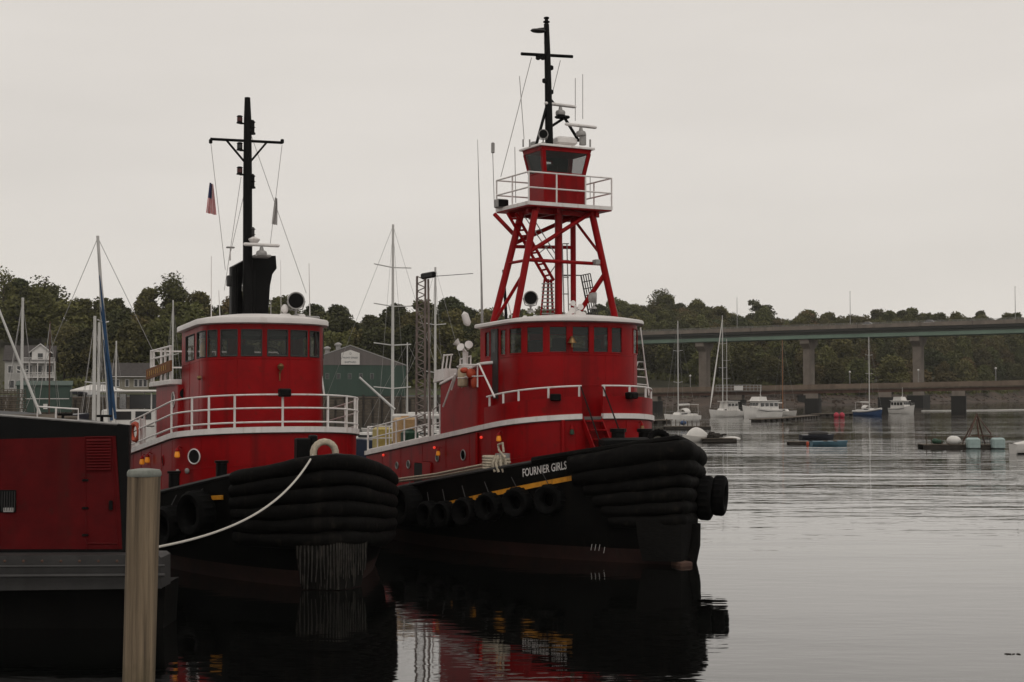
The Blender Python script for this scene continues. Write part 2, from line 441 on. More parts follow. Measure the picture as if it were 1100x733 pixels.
# ------------------------------------------------------------------ tugboat tools
class Tug:
    def __init__(s, name, label, a, px, Y, L, B, Le, q, sheer, rake, deck_drop, group):
        s.a = R(a)
        s.o = Vector(((px - 550) / FPX * Y, Y, 0))
        s.rot = Matrix.Rotation(s.a - math.pi / 2, 3, 'Z')
        s.L, s.B, s.Le, s.q, s.sh, s.rake, s.dd = L, B, Le, q, sheer, rake, deck_drop
        s.root = thing(name, label, 'tugboat', s.o, s.a - math.pi / 2, group)
    def world(s, p):
        return s.rot @ Vector(p) + s.o
    def px(s, p):
        return PX(s.world(p))
    def at(s, px, py, x=None, y=None, z=None):
        inv = s.rot.transposed()
        o = inv @ (Vector((0, 0, CAM_H)) - s.o)
        d = inv @ ray(px, py)
        k = (x - o.x) / d.x if x is not None else (y - o.y) / d.y if y is not None else (z - o.z) / d.z
        return o + d * k
    def sheer(s, u):
        u = min(max(u, 0), 16)
        return s.sh[0] - s.sh[1] * u + s.sh[2] * u * u
    def bd(s, u):
        t = max(0.0, 1 - min(max(u, 0) / s.Le, 1))
        b = s.B * max(0.0, 1 - t * t) ** s.q
        if u > s.L - 5:
            k = (u - (s.L - 5)) / 5
            b *= math.sqrt(max(0.12, 1 - k * k * 0.88))
        return b
    def bw(s, u):
        t = max(0.0, 1 - min(max(u, 0) / (s.Le * 1.15), 1))
        b = s.B * 0.97 * max(0.0, 1 - t * t) ** (s.q * 1.15)
        if u > s.L - 6:
            k = (u - (s.L - 6)) / 6
            b *= math.sqrt(max(0.12, 1 - k * k * 0.88))
        return b
    def hb(s, u, z):                                  # half-breadth of the hull at height z
        f = min(1, max(0, (z + 0.5) / 1.7))
        f = f * f * (3 - 2 * f)
        g = 0.955 + 0.045 * min(1, max(0, z / max(s.sheer(u), .1)))
        return (s.bw(u) * (1 - f) + s.bd(u) * f) * g
    def hpt(s, u, z, side):
        f = min(1, max(0, (z + 0.8) / (s.sheer(u) + 0.8)))
        x = -u - s.rake * (1 - f) * max(0, 1 - u / 4) ** 2
        return Vector((x, side * s.hb(u, z), z))
    def hull(s):
        us = [s.L * (i / 44) ** 1.9 for i in range(45)]
        zs = [0, 0.1, 0.2, 0.28, 0.34, 0.5, 0.66, 0.82, 1.0]
        def part(k0, k1, name, m):
            mb = MB()
            rings = []
            for u in us:
                sh = s.sheer(u)
                def zz(k):
                    return 0.42 if k == -1 else -0.8 if k == -2 else 0.42 + (sh - 0.42) * k
                lv = [zz(-2), -0.4, 0.0, 0.2, zz(-1)] if name == 'boot_topping' else [0.42 + (sh - 0.42) * k / 8 for k in range(9)]
                rings.append([s.hpt(u, z, -1) for z in lv] + [s.hpt(u, z, 1) for z in reversed(lv)])
            mb.loft(rings, False, False)
            n = len(rings[0])
            base = (len(rings) - 1) * n
            mb.f.append(tuple(range(base, base + n)))
            return mb.build(name, m, s.root, ang=1.0)
        part(0, 1, 'hull', M['hull_black'])
        part(0, 1, 'boot_topping', M['boot'])
        # deck and cap rail
        mb = MB()
        rings = []
        for u in us:
            z = s.sheer(u) - s.dd
            b = max(0.02, s.hb(u, z) - 0.03)
            x = s.hpt(u, z, 1).x
            rings.append([Vector((x, -b, z)), Vector((x, 0, z + 0.05)), Vector((x, b, z))])
        mb.loft(rings, False, False)
        mb.build('deck', M['grey'], s.root)
        mb = MB()
        for sd in (-1, 1):
            mb.tube([s.hpt(u, s.sheer(u), sd) for u in us], 0.055, 6)
        mb.build('cap_rail', M['rail_grey'], s.root)
    def roll(s, ztop, dz, u1, u2, r, m, name='bow_fender', sag=0.0, off=0.6):
        pts = []
        n = 40
        for i in range(n + 1):
            t = -1 + 2 * i / n
            side = -1 if t < 0 else 1
            u = (u1 if t < 0 else u2) * abs(t) ** 1.45
            z = s.sheer(u) - dz + sag * abs(t) ** 2 + 0.014 * math.sin(i * 0.42 + dz * 11) + 0.008 * math.sin(i * 1.1 + dz * 5)
            zz = max(z, 0.05)
            b = s.hb(u, zz)
            p = s.hpt(u, zz, side)
            e = 1e-2
            q1 = s.hpt(u + 0.05, zz, side)
            tx = Vector((q1.x - p.x, q1.y - p.y, 0)).normalized()
            nrm = Vector((tx.y, -tx.x, 0)) * side
            if nrm.x < 0 and u < 0.5:
                nrm = -nrm
            if abs(t) < 0.12:                         # round the stem smoothly
                k = abs(t) / 0.12
                nrm = (nrm * k + Vector((1, 0, 0)) * (1 - k)).normalized()
            pts.append(Vector((p.x, p.y, z)) + nrm * (r * off))
        for it in range(3):
            q = pts[:]
            for i in range(1, n):
                pts[i] = (q[i - 1] + q[i] * 2 + q[i + 1]) / 4
        rr = [r * (0.86 if i in (0, n) else 0.97 if i in (1, n - 1) else 1.0) * (1 + 0.045 * math.sin(i * 0.55 + dz * 7) + 0.015 * math.sin(i * 1.7 + dz * 3)) for i in range(n + 1)]
        mb = MB().tube(pts, rr, 12)
        return mb.build(name, m, s.root, ang=1.2)
    def rail_post(s): pass

class Path:
    """plan outline walked from the starboard rear corner round the front to the port rear corner"""
    def __init__(s, u0, rc, w, u1, n=2.5, N=48, closed=False, wr=None):
        pts = []
        wr = wr or w
        k = 8
        for i in range(k):
            t = i / k
            pts.append((-u1 + (u1 - u0 - rc) * t, -(wr + (w - wr) * t)))
        for i in range(N + 1):
            ph = -math.pi / 2 + math.pi * i / N
            y = w * math.copysign(abs(math.sin(ph)) ** (2 / n), math.sin(ph))
            x = -(u0 + rc) + rc * abs(math.cos(ph)) ** (2 / n)
            pts.append((x, y))
        for i in range(1, k + 1):
            t = i / k
            pts.append((-(u0 + rc) - (u1 - u0 - rc) * t, w + (wr - w) * t))
        if closed:
            for i in range(1, 7):
                pts.append((-u1, wr - 2 * wr * i / 6))
        s.p = [Vector((a, b, 0)) for a, b in pts]
        s.d = [0.0]
        for a, b in zip(s.p, s.p[1:]):
            s.d.append(s.d[-1] + (b - a).length)
        s.len = s.d[-1]
    def __call__(s, d, off=0.0):
        d = min(max(d, 0), s.len)
        i = min(max(np.searchsorted(s.d, d) - 1, 0), len(s.p) - 2)
        a, b = s.p[i], s.p[i + 1]
        L = max(s.d[i + 1] - s.d[i], 1e-9)
        t = (d - s.d[i]) / L
        q = a.lerp(b, t)
        if off:
            q = q + s.nrm(d) * off
        return q
    def nrm(s, d):
        a, b = s(max(d - 0.05, 0)), s(min(d + 0.05, s.len))
        t = (b - a).normalized()
        return Vector((t.y, -t.x, 0))
    def find(s, tug, px, z, off=0.0):
        best, bs = 1e9, 0
        prev = None
        for i in range(0, 801):
            d = s.len * i / 800
            p = s(d, off)
            x = tug.px((p.x, p.y, z(p.x) if callable(z) else z))[0]
            if abs(x - px) < best:
                best, bs = abs(x - px), d
            if prev is not None and x < prev - 0.02 and i > 200:   # past the tangent
                break
            prev = x
        return bs
    def on(s, tug, px, py, z, off=0.0):               # point and outward normal on the wall at a picture point
        d = s.find(tug, px, z, off)
        p = s(d, off)
        wp = tug.world((p.x, p.y, 0))
        zc = W(px, py, wp.y).z
        return Vector((p.x, p.y, zc)), s.nrm(d)
    def samples(s, d0, d1, step=0.12, extra=()):
        ks = sorted(set([d0, d1] + [x for x in s.d if d0 < x < d1] + [x for x in extra if d0 < x < d1]))
        out = [ks[0]]
        for k in ks[1:]:
            m = max(1, int((k - out[-1]) / step)) if k - out[-1] > step else 1
            a = out[-1]
            for j in range(1, m + 1):
                out.append(a + (k - a) * j / m)
        return out

def wall(path, z0, z1, d0=None, d1=None, off=0.0, thick=0.0):
    mb = MB()
    ds = path.samples(d0 if d0 is not None else 0, d1 if d1 is not None else path.len, 0.4)
    rings = []
    for d in ds:
        p = path(d, off)
        if thick:
            q = path(d, off - thick)
            rings.append([(p.x, p.y, z0(p.x)), (p.x, p.y, z1(p.x)), (q.x, q.y, z1(p.x)), (q.x, q.y, z0(p.x))])
        else:
            rings.append([(p.x, p.y, z0(p.x)), (p.x, p.y, z1(p.x))])
    mb.loft(rings, bool(thick), bool(thick))
    return mb
def cover(path, z, off=0.0, thick=0.1, camber=0.0, dip=0.0):       # slab over a closed outline
    mb = MB()
    ds = path.samples(0, path.len, 0.3)
    ps = [path(d, off) for d in ds]
    if (ps[0] - ps[-1]).length < 0.05:
        ps = ps[:-1]
    c = sum(ps, Vector()) / len(ps)
    rings = []
    zc = lambda p, k: z(p.x) + camber * (1 - k * k)
    def at(k, dz, ps_=ps):
        return [Vector((c.x + (p.x - c.x) * k, c.y + (p.y - c.y) * k, z(c.x + (p.x - c.x) * k) + camber * (1 - k * k) + dz)) for p in ps_]
    rings.append(at(0.90, -0.01 - camber * 0.18))
    rings.append(at(0.985, 0))
    rings.append(at(1.0, 0.02))
    rings.append(at(1.0, thick - 0.03))
    rings.append(at(0.988, thick))
    for k in (0.85, 0.65, 0.45, 0.25, 0.08):
        rings.append(at(k, thick))
    mb.loft(rings, True, True)
    return mb
def railing(path, z, heights, d0, d1, posts, off, r, m, parent, name='railing'):
    top = MB()
    ds = path.samples(d0, d1, 0.25)
    for h in heights:
        pts = []
        for d in ds:
            p = path(d, off)
            pts.append((p.x, p.y, z(p.x) + h))
        top.tube(pts, r, 6)
    for d in posts:
        p = path(d, off)
        top.tube([(p.x, p.y, z(p.x)), (p.x, p.y, z(p.x) + heights[0] + r)], r * 1.25, 6)
    return top.build(name, m, parent)
def windowed_wall(t, path, zb, zs, zt, zr, ivs, m, frame_m, name='wheelhouse', parent=None, fr=0.024):
    parent = parent or t.root
    ivs = sorted(ivs)
    edges = [e for iv in ivs for e in iv]
    ds = path.samples(0, path.len, 0.25, edges)
    mb = MB()
    for a, b in zip(ds, ds[1:]):
        mid = (a + b) / 2
        inside = any(i0 < mid < i1 for i0, i1 in ivs)
        p, q = path(a), path(b)
        for f0, f1, skip in ((zb, zs, False), (zs, zt, inside), (zt, zr, False)):
            if skip:
                continue
            o = len(mb.v)
            mb.add([(p.x, p.y, f0(p.x)), (q.x, q.y, f0(q.x)), (q.x, q.y, f1(q.x)), (p.x, p.y, f1(p.x))], [(0, 1, 2, 3)])
    # weld
    key, nv, mp_ = {}, [], []
    for v in mb.v:
        k = tuple(round(c, 4) for c in v)
        if k not in key:
            key[k] = len(nv)
            nv.append(v)
        mp_.append(key[k])
    mb.v, mb.f = nv, [tuple(mp_[i] for i in f) for f in mb.f]
    house = mb.build(name, m, parent, ang=0.5)
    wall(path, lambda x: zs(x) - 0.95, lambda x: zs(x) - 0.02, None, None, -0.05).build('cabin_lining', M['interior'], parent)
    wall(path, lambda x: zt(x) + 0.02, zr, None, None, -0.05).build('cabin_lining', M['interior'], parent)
    for i0, i1 in ivs:
        dd = path.samples(i0, i1, 0.15)
        fb = MB()
        low = [Vector((*path(d, 0.004).xy, zs(path(d).x))) for d in dd]
        high = [Vector((*path(d, 0.004).xy, zt(path(d).x))) for d in dd]
        fb.tube(low, fr, 6)
        fb.tube(high, fr, 6)
        fb.tube([low[0], high[0]], fr, 6)
        fb.tube([low[-1], high[-1]], fr, 6)
        f = fb.build('window', frame_m, parent)
        g = MB()
        g.loft([[Vector((*path(d, -0.02).xy, zs(path(d).x))), Vector((*path(d, -0.02).xy, zt(path(d).x)))] for d in dd], False, False)
        g.build('pane', M['pane'], f)
    return house
def px_intervals(t, path, zmid, ranges):
    return [(path.find(t, a, zmid), path.find(t, b, zmid)) for a, b in ranges]
def porthole(t, p, n, r, lit=None, parent=None):
    b = MB().ring(p + n * 0.02, n, r, 0.02, 18, 6)
    f = b.build('porthole', lit or M['galv'], parent or t.root)
    MB().lathe(p + n * 0.012, [(r, 0), (r, 0.01)], n, 18).build('pane', M['lens'], f)
def deck_lamp(t, p, n, m, s=1.0):
    s *= 0.85
    b = MB()
    b.tube([p + Vector((0, 0, 0.16 * s)), p + n * 0.10 * s + Vector((0, 0, 0.22 * s)), p + n * 0.16 * s + Vector((0, 0, 0.15 * s))], 0.018 * s, 6)
    b.lathe(p + n * 0.16 * s + Vector((0, 0, 0.06 * s)), [(0.07 * s, 0), (0.075 * s, 0.03 * s), (0.03 * s, 0.1 * s)], (0, 0, 1), 12)
    f = b.build('deck_lamp', M['red'], t.root)
    MB().lathe(p + n * 0.16 * s + Vector((0, 0, -0.14 * s)), [(0.04 * s, 0), (0.085 * s, 0.03 * s), (0.085 * s, 0.1 * s), (0.06 * s, 0.2 * s)], (0, 0, 1), 12).build('bulb', m, f)
def searchlight(t, c, d, r, parent=None):
    d = Vector(d).normalized()
    b = MB()
    b.lathe(c, [(r * 0.25, -r * 1.1), (r * 0.7, -r * 0.95), (r * 0.98, -r * 0.4), (r, 0.3 * r), (r * 1.08, 0.32 * r), (r * 1.08, 0.5 * r), (r * 0.94, 0.5 * r), (r * 0.9, 0.3 * r)], d, 24)
    b.tube([c + Vector((0, 0, -r * 1.0)), c + Vector((0, 0, -r * 2.1))], r * 0.16, 8)
    b.lathe(c + Vector((0, 0, -r * 2.1)), [(r * 0.55, 0), (r * 0.5, r * 0.25), (r * 0.25, r * 0.45)], (0, 0, 1), 14)
    sd = d.cross(Vector((0, 0, 1))).normalized()
    for k in (-1, 1):
        b.tube([c + sd * r * 1.1 * k, c + sd * r * 0.8 * k + Vector((0, 0, -r)), c + Vector((0, 0, -r * 1.2))], r * 0.09, 6)
    f = b.build('searchlight', M['galv'], parent or t.root)
    MB().lathe(c + d * r * 0.28, [(r * 0.92, 0), (r * 0.9, 0.02)], d, 24).build('lens', M['lens'], f)
def radar(t, c, ang, L, parent=None):                 # c: centre of the scanner bar
    b = MB()
    b.lathe(c + Vector((0, 0, -0.36)), [(0.12, 0), (0.16, 0.03), (0.17, 0.10), (0.15, 0.16), (0.07, 0.20), (0.05, 0.3)], (0, 0, 1), 16)
    f = b.build('radar', M['galv'], parent or t.root)
    MB().bbox((c.x, c.y, c.z), (L, 0.12, 0.10), 0.03, ang).build('scanner_bar', M['white'], f)
def line(pts, r=0.008, name='rigging_line', m=None, parent=None, n=5):
    return MB().tube(pts, r, n).build(name, m or M['galv'], parent)
def bitt(t, p, r, h, m, name='bitt'):
    return MB().lathe(p, [(r, 0), (r, h * 0.85), (r * 1.25, h * 0.87), (r * 1.25, h)], (0, 0, 1), 14).build(name, m, t.root)
def tyre(p, axis, R_, r, label, group=None, flat=1.5, hang=None, rot=None):
    axis = Vector(axis).normalized()
    b = MB()
    # tyre section: flat tread, rounded shoulders, open middle
    prof = [(R_ - r * 0.9, -r * flat * 0.55), (R_ - r * 0.5, -r * flat * 0.92), (R_ + r * 0.4, -r * flat), (R_ + r * 0.85, -r * flat * 0.8), (R_ + r, -r * flat * 0.45),
            (R_ + r * 0.98, 0), (R_ + r, r * flat * 0.45), (R_ + r * 0.85, r * flat * 0.8), (R_ + r * 0.4, r * flat), (R_ - r * 0.5, r * flat * 0.92), (R_ - r * 0.9, r * flat * 0.55), (R_ - r * 0.9, -r * flat * 0.55)]
    u = axis.cross(Vector((0.02, 0.01, 1))).normalized()
    v = axis.cross(u)
    n = 40
    vs, fs = [], []
    for i in range(n):
        th = 2 * math.pi * i / n
        for j, (rad, h) in enumerate(prof[:-1]):
            k = rad - (0.03 * r / 0.13 if (i % 2 and 3 <= j <= 7) else 0)
            vs.append((u * math.cos(th) + v * math.sin(th)) * k + axis * h)
    m_ = len(prof) - 1
    for i in range(n):
        for j in range(m_):
            fs.append((i * m_ + j, i * m_ + (j + 1) % m_, ((i + 1) % n) * m_ + (j + 1) % m_, ((i + 1) % n) * m_ + j))
    b.add(vs, fs)
    o = b.build('tyre_fender', M['tyre'], None, loc=p, ang=0.9)
    tag(o, label, 'tyre', group)
    if hang is not None:
        MB().tube([Vector((0, 0, R_ + r * 0.6)), Vector(hang) - Vector(p)], 0.013, 5).build('chain', M['rail_grey'], o)
    return o

# ------------------------------------------------------------------ the tug on the right, with the lookout tower
T2 = Tug('tugboat', 'red tugboat with a tall lattice lookout tower and FOURNIER GIRLS on its bow', 28, 726, 41.0, 27, 4.7, 9, 0.90,
         (3.6, 0.235, 0.0046), 0.1, 0.55, 'red tugboats moored side by side')
t = T2
t.hull()
for k, (dz, r, ue) in enumerate(((0.30, 0.30, 2.2), (0.74, 0.27, 2.1), (1.16, 0.22, 1.85), (1.55, 0.22, 1.65), (1.93, 0.21, 1.45), (2.30, 0.20, 1.3))):
    t.roll(0, dz, ue, ue * 0.8, r, M['rubber'], sag=0.045 * k)
# flat rubber strake on the rim of the bow
mb = MB()
for i in range(1):
    pts = []
    for j in range(31):
        s_ = -1 + 2 * j / 30
        u = 3.2 * abs(s_) ** 1.5
        p = t.hpt(u, t.sheer(u), -1 if s_ < 0 else 1)
        pts.append(Vector((p.x + 0.05, p.y * 1.03, t.sheer(u) + 0.03)))
    mb.tube(pts, 0.10, 8)
mb.build('rim_guard', M['rubber'], t.root)
# bow pad under the rolls
mb = MB()
rings = []
for j in range(13):
    s_ = -1 + 2 * j / 12
    u = 0.7 * abs(s_) ** 1.4
    col = []
    for z in (0.12, 0.5, 0.9, 1.28):
        p = t.hpt(u, z, -1 if s_ < 0 else 1)
        col.append(Vector((p.x + 0.28, p.y * 1.12 + s_ * 0.16, z)))
    rings.append(col)
mb.loft(rings, False, False)
mb.build('bow_pad', M['pad'], t.root)
MB().tube([t.at(746, 562, x=-0.25), t.at(745, 585, x=-0.25), t.at(741, 608, x=-0.25), t.at(738, 625, x=-0.25)], [0.19, 0.21, 0.19, 0.17], 10).build('stem_fender', M['rubber'], t.root)
MB().bbox((0.0, 0.12, 0.02), (0.7, 0.4, 0.2), 0.03).build('stem_plate', M['rust'], t.root)
# yellow stripe, name, draught marks: all follow the shell plating
def on_hull(t, u, z, out=0.015):
    p, q = t.hpt(u, z, -1), t.hpt(u + 0.05, z, -1)
    tx = (q - p)
    n = Vector((-tx.y, tx.x, 0)).normalized()
    if n.y > 0:
        n = -n
    return p + n * out
def hull_u(t, px, py, out=0.0):                       # station and height under a picture point on the starboard side
    best = None
    for i in range(0, 400):
        u = 0.3 + i * 0.045
        z = 2.0
        for _ in range(3):
            wp = t.world(on_hull(t, u, z, out))
            z = W(px, py, wp.y).z
        x = t.px(on_hull(t, u, z, out))[0]
        if best is None or abs(x - px) < best[0]:
            best = (abs(x - px), u, z)
    return best[1], best[2]
ua, za = hull_u(t, 475, 543)
ub, zb_ = hull_u(t, 621, 512.5)
mb = MB()
rings = []
for i in range(41):
    k = i / 40
    u = ua + (ub - ua) * k
    z = za + (zb_ - za) * k - 0.25 * k * (1 - k) * 0.3
    rings.append([on_hull(t, u, z + 0.075, 0.0), on_hull(t, u, z + 0.07, 0.06), on_hull(t, u, z - 0.07, 0.06), on_hull(t, u, z - 0.075, 0.0)])
mb.loft(rings, True, True)
mb.build('rub_strake', M['yellow'], t.root)
un0, zn0 = hull_u(t, 562, 508)
un1, zn1 = hull_u(t, 608, 499.5)
vs, fs = text_mesh('FOURNIER GIRLS', 0.30, 0.016)
xs = [v.x for v in vs]
x0, x1 = min(xs), max(xs)
hh = max(v.y for v in vs)
mb = MB()
nv = []
for v in vs:
    k = (v.x - x0) / (x1 - x0)
    nv.append(on_hull(t, un0 + (un1 - un0) * k, zn0 + (zn1 - zn0) * k + (v.y - hh / 2) * 0.235 / hh, 0.018))
mb.add(nv, fs).build('name_lettering', M['white'], t.root, smooth=False)
um, zm = hull_u(t, 641, 602)
mb = MB()
for k in range(4):
    b0 = on_hull(t, um - 0.10 * k, 0.42 - 0.07 * (k > 2), 0.02)
    mb.tube([b0 + Vector((0, 0, -0.09)), b0 + Vector((0.06, 0, 0.09))], 0.009, 4)
mb.build('draught_mark', M['white'], t.root)

zbd2 = lambda x: 4.12 - 0.122 * (-x - 4.5)
dk2 = lambda x: t.sheer(-x) - 0.62
H2 = Path(3.75, 2.5, 2.72, 16.8, 2.3)
wall(H2, lambda x: T2.sheer(-x) - 0.62, zbd2).build('deckhouse', M['red'], t.root)
mb = MB().prism([(-16.8, -2.72, T2.sheer(16) - 0.7), (-16.8, 2.72, T2.sheer(16) - 0.7), (-16.8, 2.72, zbd2(-16.8)), (-16.8, -2.72, zbd2(-16.8))], (1, 0, 0), 0.05)
mb.build('deckhouse_back', M['red'], t.root)
cover(H2, lambda x: zbd2(x) - 0.12, 0.02, 0.13).build('boat_deck', M['grey'], t.root)
gapL, gapR = H2.find(t, 625, zbd2), H2.find(t, 647, zbd2)
for d0, d1 in ((0, gapL), (gapR, H2.len)):
    wall(H2, lambda x: zbd2(x) - 0.08, lambda x: zbd2(x) + 0.08, d0, d1, 0.09, 0.14).build('deck_edge_trim', M['white'], t.root)
dB = H2.find(t, 521, zbd2)
for d0, d1 in ((dB, gapL), (gapR, H2.len * 0.80)):
    wall(H2, lambda x: zbd2(x) + 0.082, lambda x: zbd2(x) + 0.62, d0, d1, 0.03, 0.05).build('bulwark', M['red'], t.root)
zrl2 = lambda x: zbd2(x) + 0.62
posts = [H2.find(t, p, zbd2) for p in (526, 541, 557, 589, 622)]
railing(H2, zrl2, [0.33], posts[0] - 0.2, gapL, posts, 0.0, 0.03, M['white'], t.root)
posts = [H2.find(t, p, zbd2) for p in (649, 676)]
railing(H2, zrl2, [0.33], gapR, H2.len * 0.6, posts + [H2.len * 0.56, H2.len * 0.6], 0.0, 0.03, M['white'], t.root)
# rail round the after boat deck
da, dbb = H2.find(t, 394, zbd2), H2.find(t, 459, zbd2)
railing(H2, zbd2, [0.95, 0.55, 0.12], da, dbb, [H2.find(t, p, zbd2) for p in (394, 404, 413, 424, 433, 445, 459)], -0.05, 0.024, M['white'], t.root)
mb = MB()
for k, yy in ((0, -2.8), (1, 2.8)):
    mb.tube([(-16.75, -2.7, zbd2(-16.3) + 0.95), (-16.75, 2.7, zbd2(-16.3) + 0.95)], 0.024, 6) if k == 0 else mb.tube([(-16.75, -2.7, zbd2(-16.3) + 0.5), (-16.75, 2.7, zbd2(-16.3) + 0.5)], 0.024, 6)
for i in range(7):
    y = -2.7 + 5.4 * i / 6
    mb.tube([(-16.75, y, zbd2(-16.3)), (-16.75, y, zbd2(-16.3) + 0.95)], 0.024, 6)
mb.build('stern_railing', M['white'], t.root)
d2 = H2.find(t, 464, zbd2)
mb = MB()
p = H2(d2, -0.05)
q = H2(d2 + 0.55, -0.05)
mb.tube([(p.x, p.y, zbd2(p.x)), (p.x, p.y, zbd2(p.x) + 1.0), (q.x, q.y, zbd2(q.x) + 1.12), (q.x, q.y, zbd2(q.x))], 0.03, 6)
mb.tube([(p.x, p.y, zbd2(p.x) + 0.5), (q.x, q.y, zbd2(q.x) + 0.5)], 0.024, 6)
mb.build('gate_rail', M['white'], t.root)
# raised house behind the wheelhouse
ztop = lambda x: 5.84 - 0.215 * (-x - 7.4)
UH = Path(6.9, 0.6, 2.69, 10.2, 3, closed=True)
wall(UH, zbd2, ztop).build('upper_house', M['red'], t.root)
cover(UH, lambda x: ztop(x) - 0.05, 0.05, 0.10).build('upper_deck', M['white'], t.root)
# wheelhouse
zs2, zt2, zr2 = (lambda x: 6.22 + 0.035 * (x + 4.3)), (lambda x: 7.03 + 0.035 * (x + 4.3)), (lambda x: 7.18 + 0.035 * (x + 4.3))
def seams(t, path, z0, z1, zs, n, parent=None):       # weld beads on the plating
    mb = MB()
    ds = path.samples(0.02, path.len - 0.02, 0.3)
    for k in zs:
        mb.tube([Vector((*path(d, 0.003).xy, z0(path(d).x) + (z1(path(d).x) - z0(path(d).x)) * k)) for d in ds], 0.009, 4)
    for i in range(1, n):
        d = path.len * (i + 0.12 * math.sin(i * 5.3)) / n
        p = path(d, 0.003)
        mb.tube([(p.x, p.y, z0(p.x) + 0.03), (p.x, p.y, z1(p.x) - 0.03)], 0.008, 4)
    mb.build('weld_seams', M['red'], parent or t.root)
seams(t, H2, lambda x: T2.sheer(-x) - 0.5, lambda x: zbd2(x) - 0.08, (0.45,), 17)
WH2 = Path(4.45, 1.5, 2.28, 8.0, 2.25, closed=True)
rng = [(521.5, 526.5), (538, 543.5), (547.5, 560.5), (566, 584), (590, 608.5), (615, 632.5), (637.5, 653), (656.5, 668)]
iv = px_intervals(t, WH2, lambda x: 6.6, rng)
full = WH2.d[8 + 48 + 8]
iv += [(full - b, full - a) for a, b in iv if full - b > iv[-1][1] + 0.05 or False][:5]
iv += [(full + 0.5, full + 2.0), (full + 2.7, full + 4.2)]
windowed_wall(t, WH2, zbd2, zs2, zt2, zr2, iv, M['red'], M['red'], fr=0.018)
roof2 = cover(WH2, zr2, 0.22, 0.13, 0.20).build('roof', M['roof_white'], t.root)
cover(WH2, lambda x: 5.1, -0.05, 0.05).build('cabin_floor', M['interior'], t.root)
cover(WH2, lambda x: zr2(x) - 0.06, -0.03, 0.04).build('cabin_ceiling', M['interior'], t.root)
mb = MB()
mb.bbox((-5.4, 0.0, 5.75), (0.6, 2.6, 1.25), 0.05)
mb.bbox((-5.5, -0.7, 6.5), (0.15, 0.5, 0.4), 0.03)
mb.bbox((-5.5, 0.6, 6.5), (0.15, 0.45, 0.35), 0.03)
mb.bbox((-6.6, -0.9, 5.9), (0.5, 0.5, 1.5), 0.08)
mb.build('helm_console', M['interior'], t.root)
# door on the starboard side of the wheelhouse
d0, d1 = WH2.find(t, 528, 6), WH2.find(t, 535.5, 6)
mb = wall(WH2, lambda x: 4.75, lambda x: 7.0, d0, d1, 0.035, 0.05)
dr = mb.build('door', M['rail_grey'], t.root)
wall(WH2, lambda x: 6.25, lambda x: 6.9, d0 + 0.12, d1 - 0.12, 0.042, 0.01).build('pane', M['pane'], dr)
seams(t, WH2, zbd2, lambda x: zs2(x) - 0.02, (0.5, 0.97), 11)
# bell lamp under the windows
p, n = WH2.on(t, 613, 366, 6.0)
bl = MB().lathe(p + n * 0.14 + Vector((0, 0, -0.08)), [(0.15, 0), (0.11, 0.06), (0.07, 0.16), (0.02, 0.19)], (0, 0, 1), 14)
bl.tube([p + Vector((0, 0, 0.12)), p + n * 0.14 + Vector((0, 0, 0.12))], 0.02, 6)
bl.tube([p + n * 0.14 + Vector((0, 0, -0.05)), p + n * 0.14 + Vector((0, 0, -0.22))], 0.025, 6)
bl.build('bell', M['brass'], t.root)
# front stairs
mb = MB()
pst = H2((gapL + gapR) / 2)
for i in range(5):
    z = zbd2(pst.x) - 0.28 * i - 0.14
    mb.box((pst.x + 0.12 + 0.20 * i, pst.y, z), (0.24, 0.60, 0.04))
    mb.box((pst.x + 0.01 + 0.20 * i, pst.y, z - 0.14), (0.02, 0.58, 0.24))
for sd in (-1, 1):
    mb.prism([(pst.x, pst.y + sd * 0.33, zbd2(pst.x)), (pst.x + 1.15, pst.y + sd * 0.33, zbd2(pst.x) - 1.5), (pst.x + 0.95, pst.y + sd * 0.33, zbd2(pst.x) - 1.5), (pst.x, pst.y + sd * 0.33, zbd2(pst.x) - 0.3)], (0, 1, 0), 0.04)
st = mb.build('stairs', M['red'], t.root)
mb = MB()
for sd in (-1, 1):
    mb.tube([(pst.x, pst.y + sd * 0.40, zrl2(pst.x) + 0.3), (pst.x + 1.1, pst.y + sd * 0.42, zrl2(pst.x) - 1.3)], 0.024, 6)
    mb.tube([(pst.x + 1.1, pst.y + sd * 0.42, zrl2(pst.x) - 1.3), (pst.x + 1.1, pst.y + sd * 0.42, zrl2(pst.x) - 1.9)], 0.024, 6)
mb.build('handrail', M['black'], st)
# floodlights on the bulwark
for px, py in ((597, 427), (677, 425)):
    p, n = H2.on(t, px, py, zbd2, 0.08)
    mb = MB().bbox(p + n * 0.05, (0.30, 0.34, 0.22), 0.03, math.atan2(n.y, n.x))
    f = mb.build('floodlight', M['black'], t.root)
    MB().bbox(p + n * 0.21, (0.02, 0.24, 0.14), 0.005, math.atan2(n.y, n.x)).build('lens', M['lens'], f)
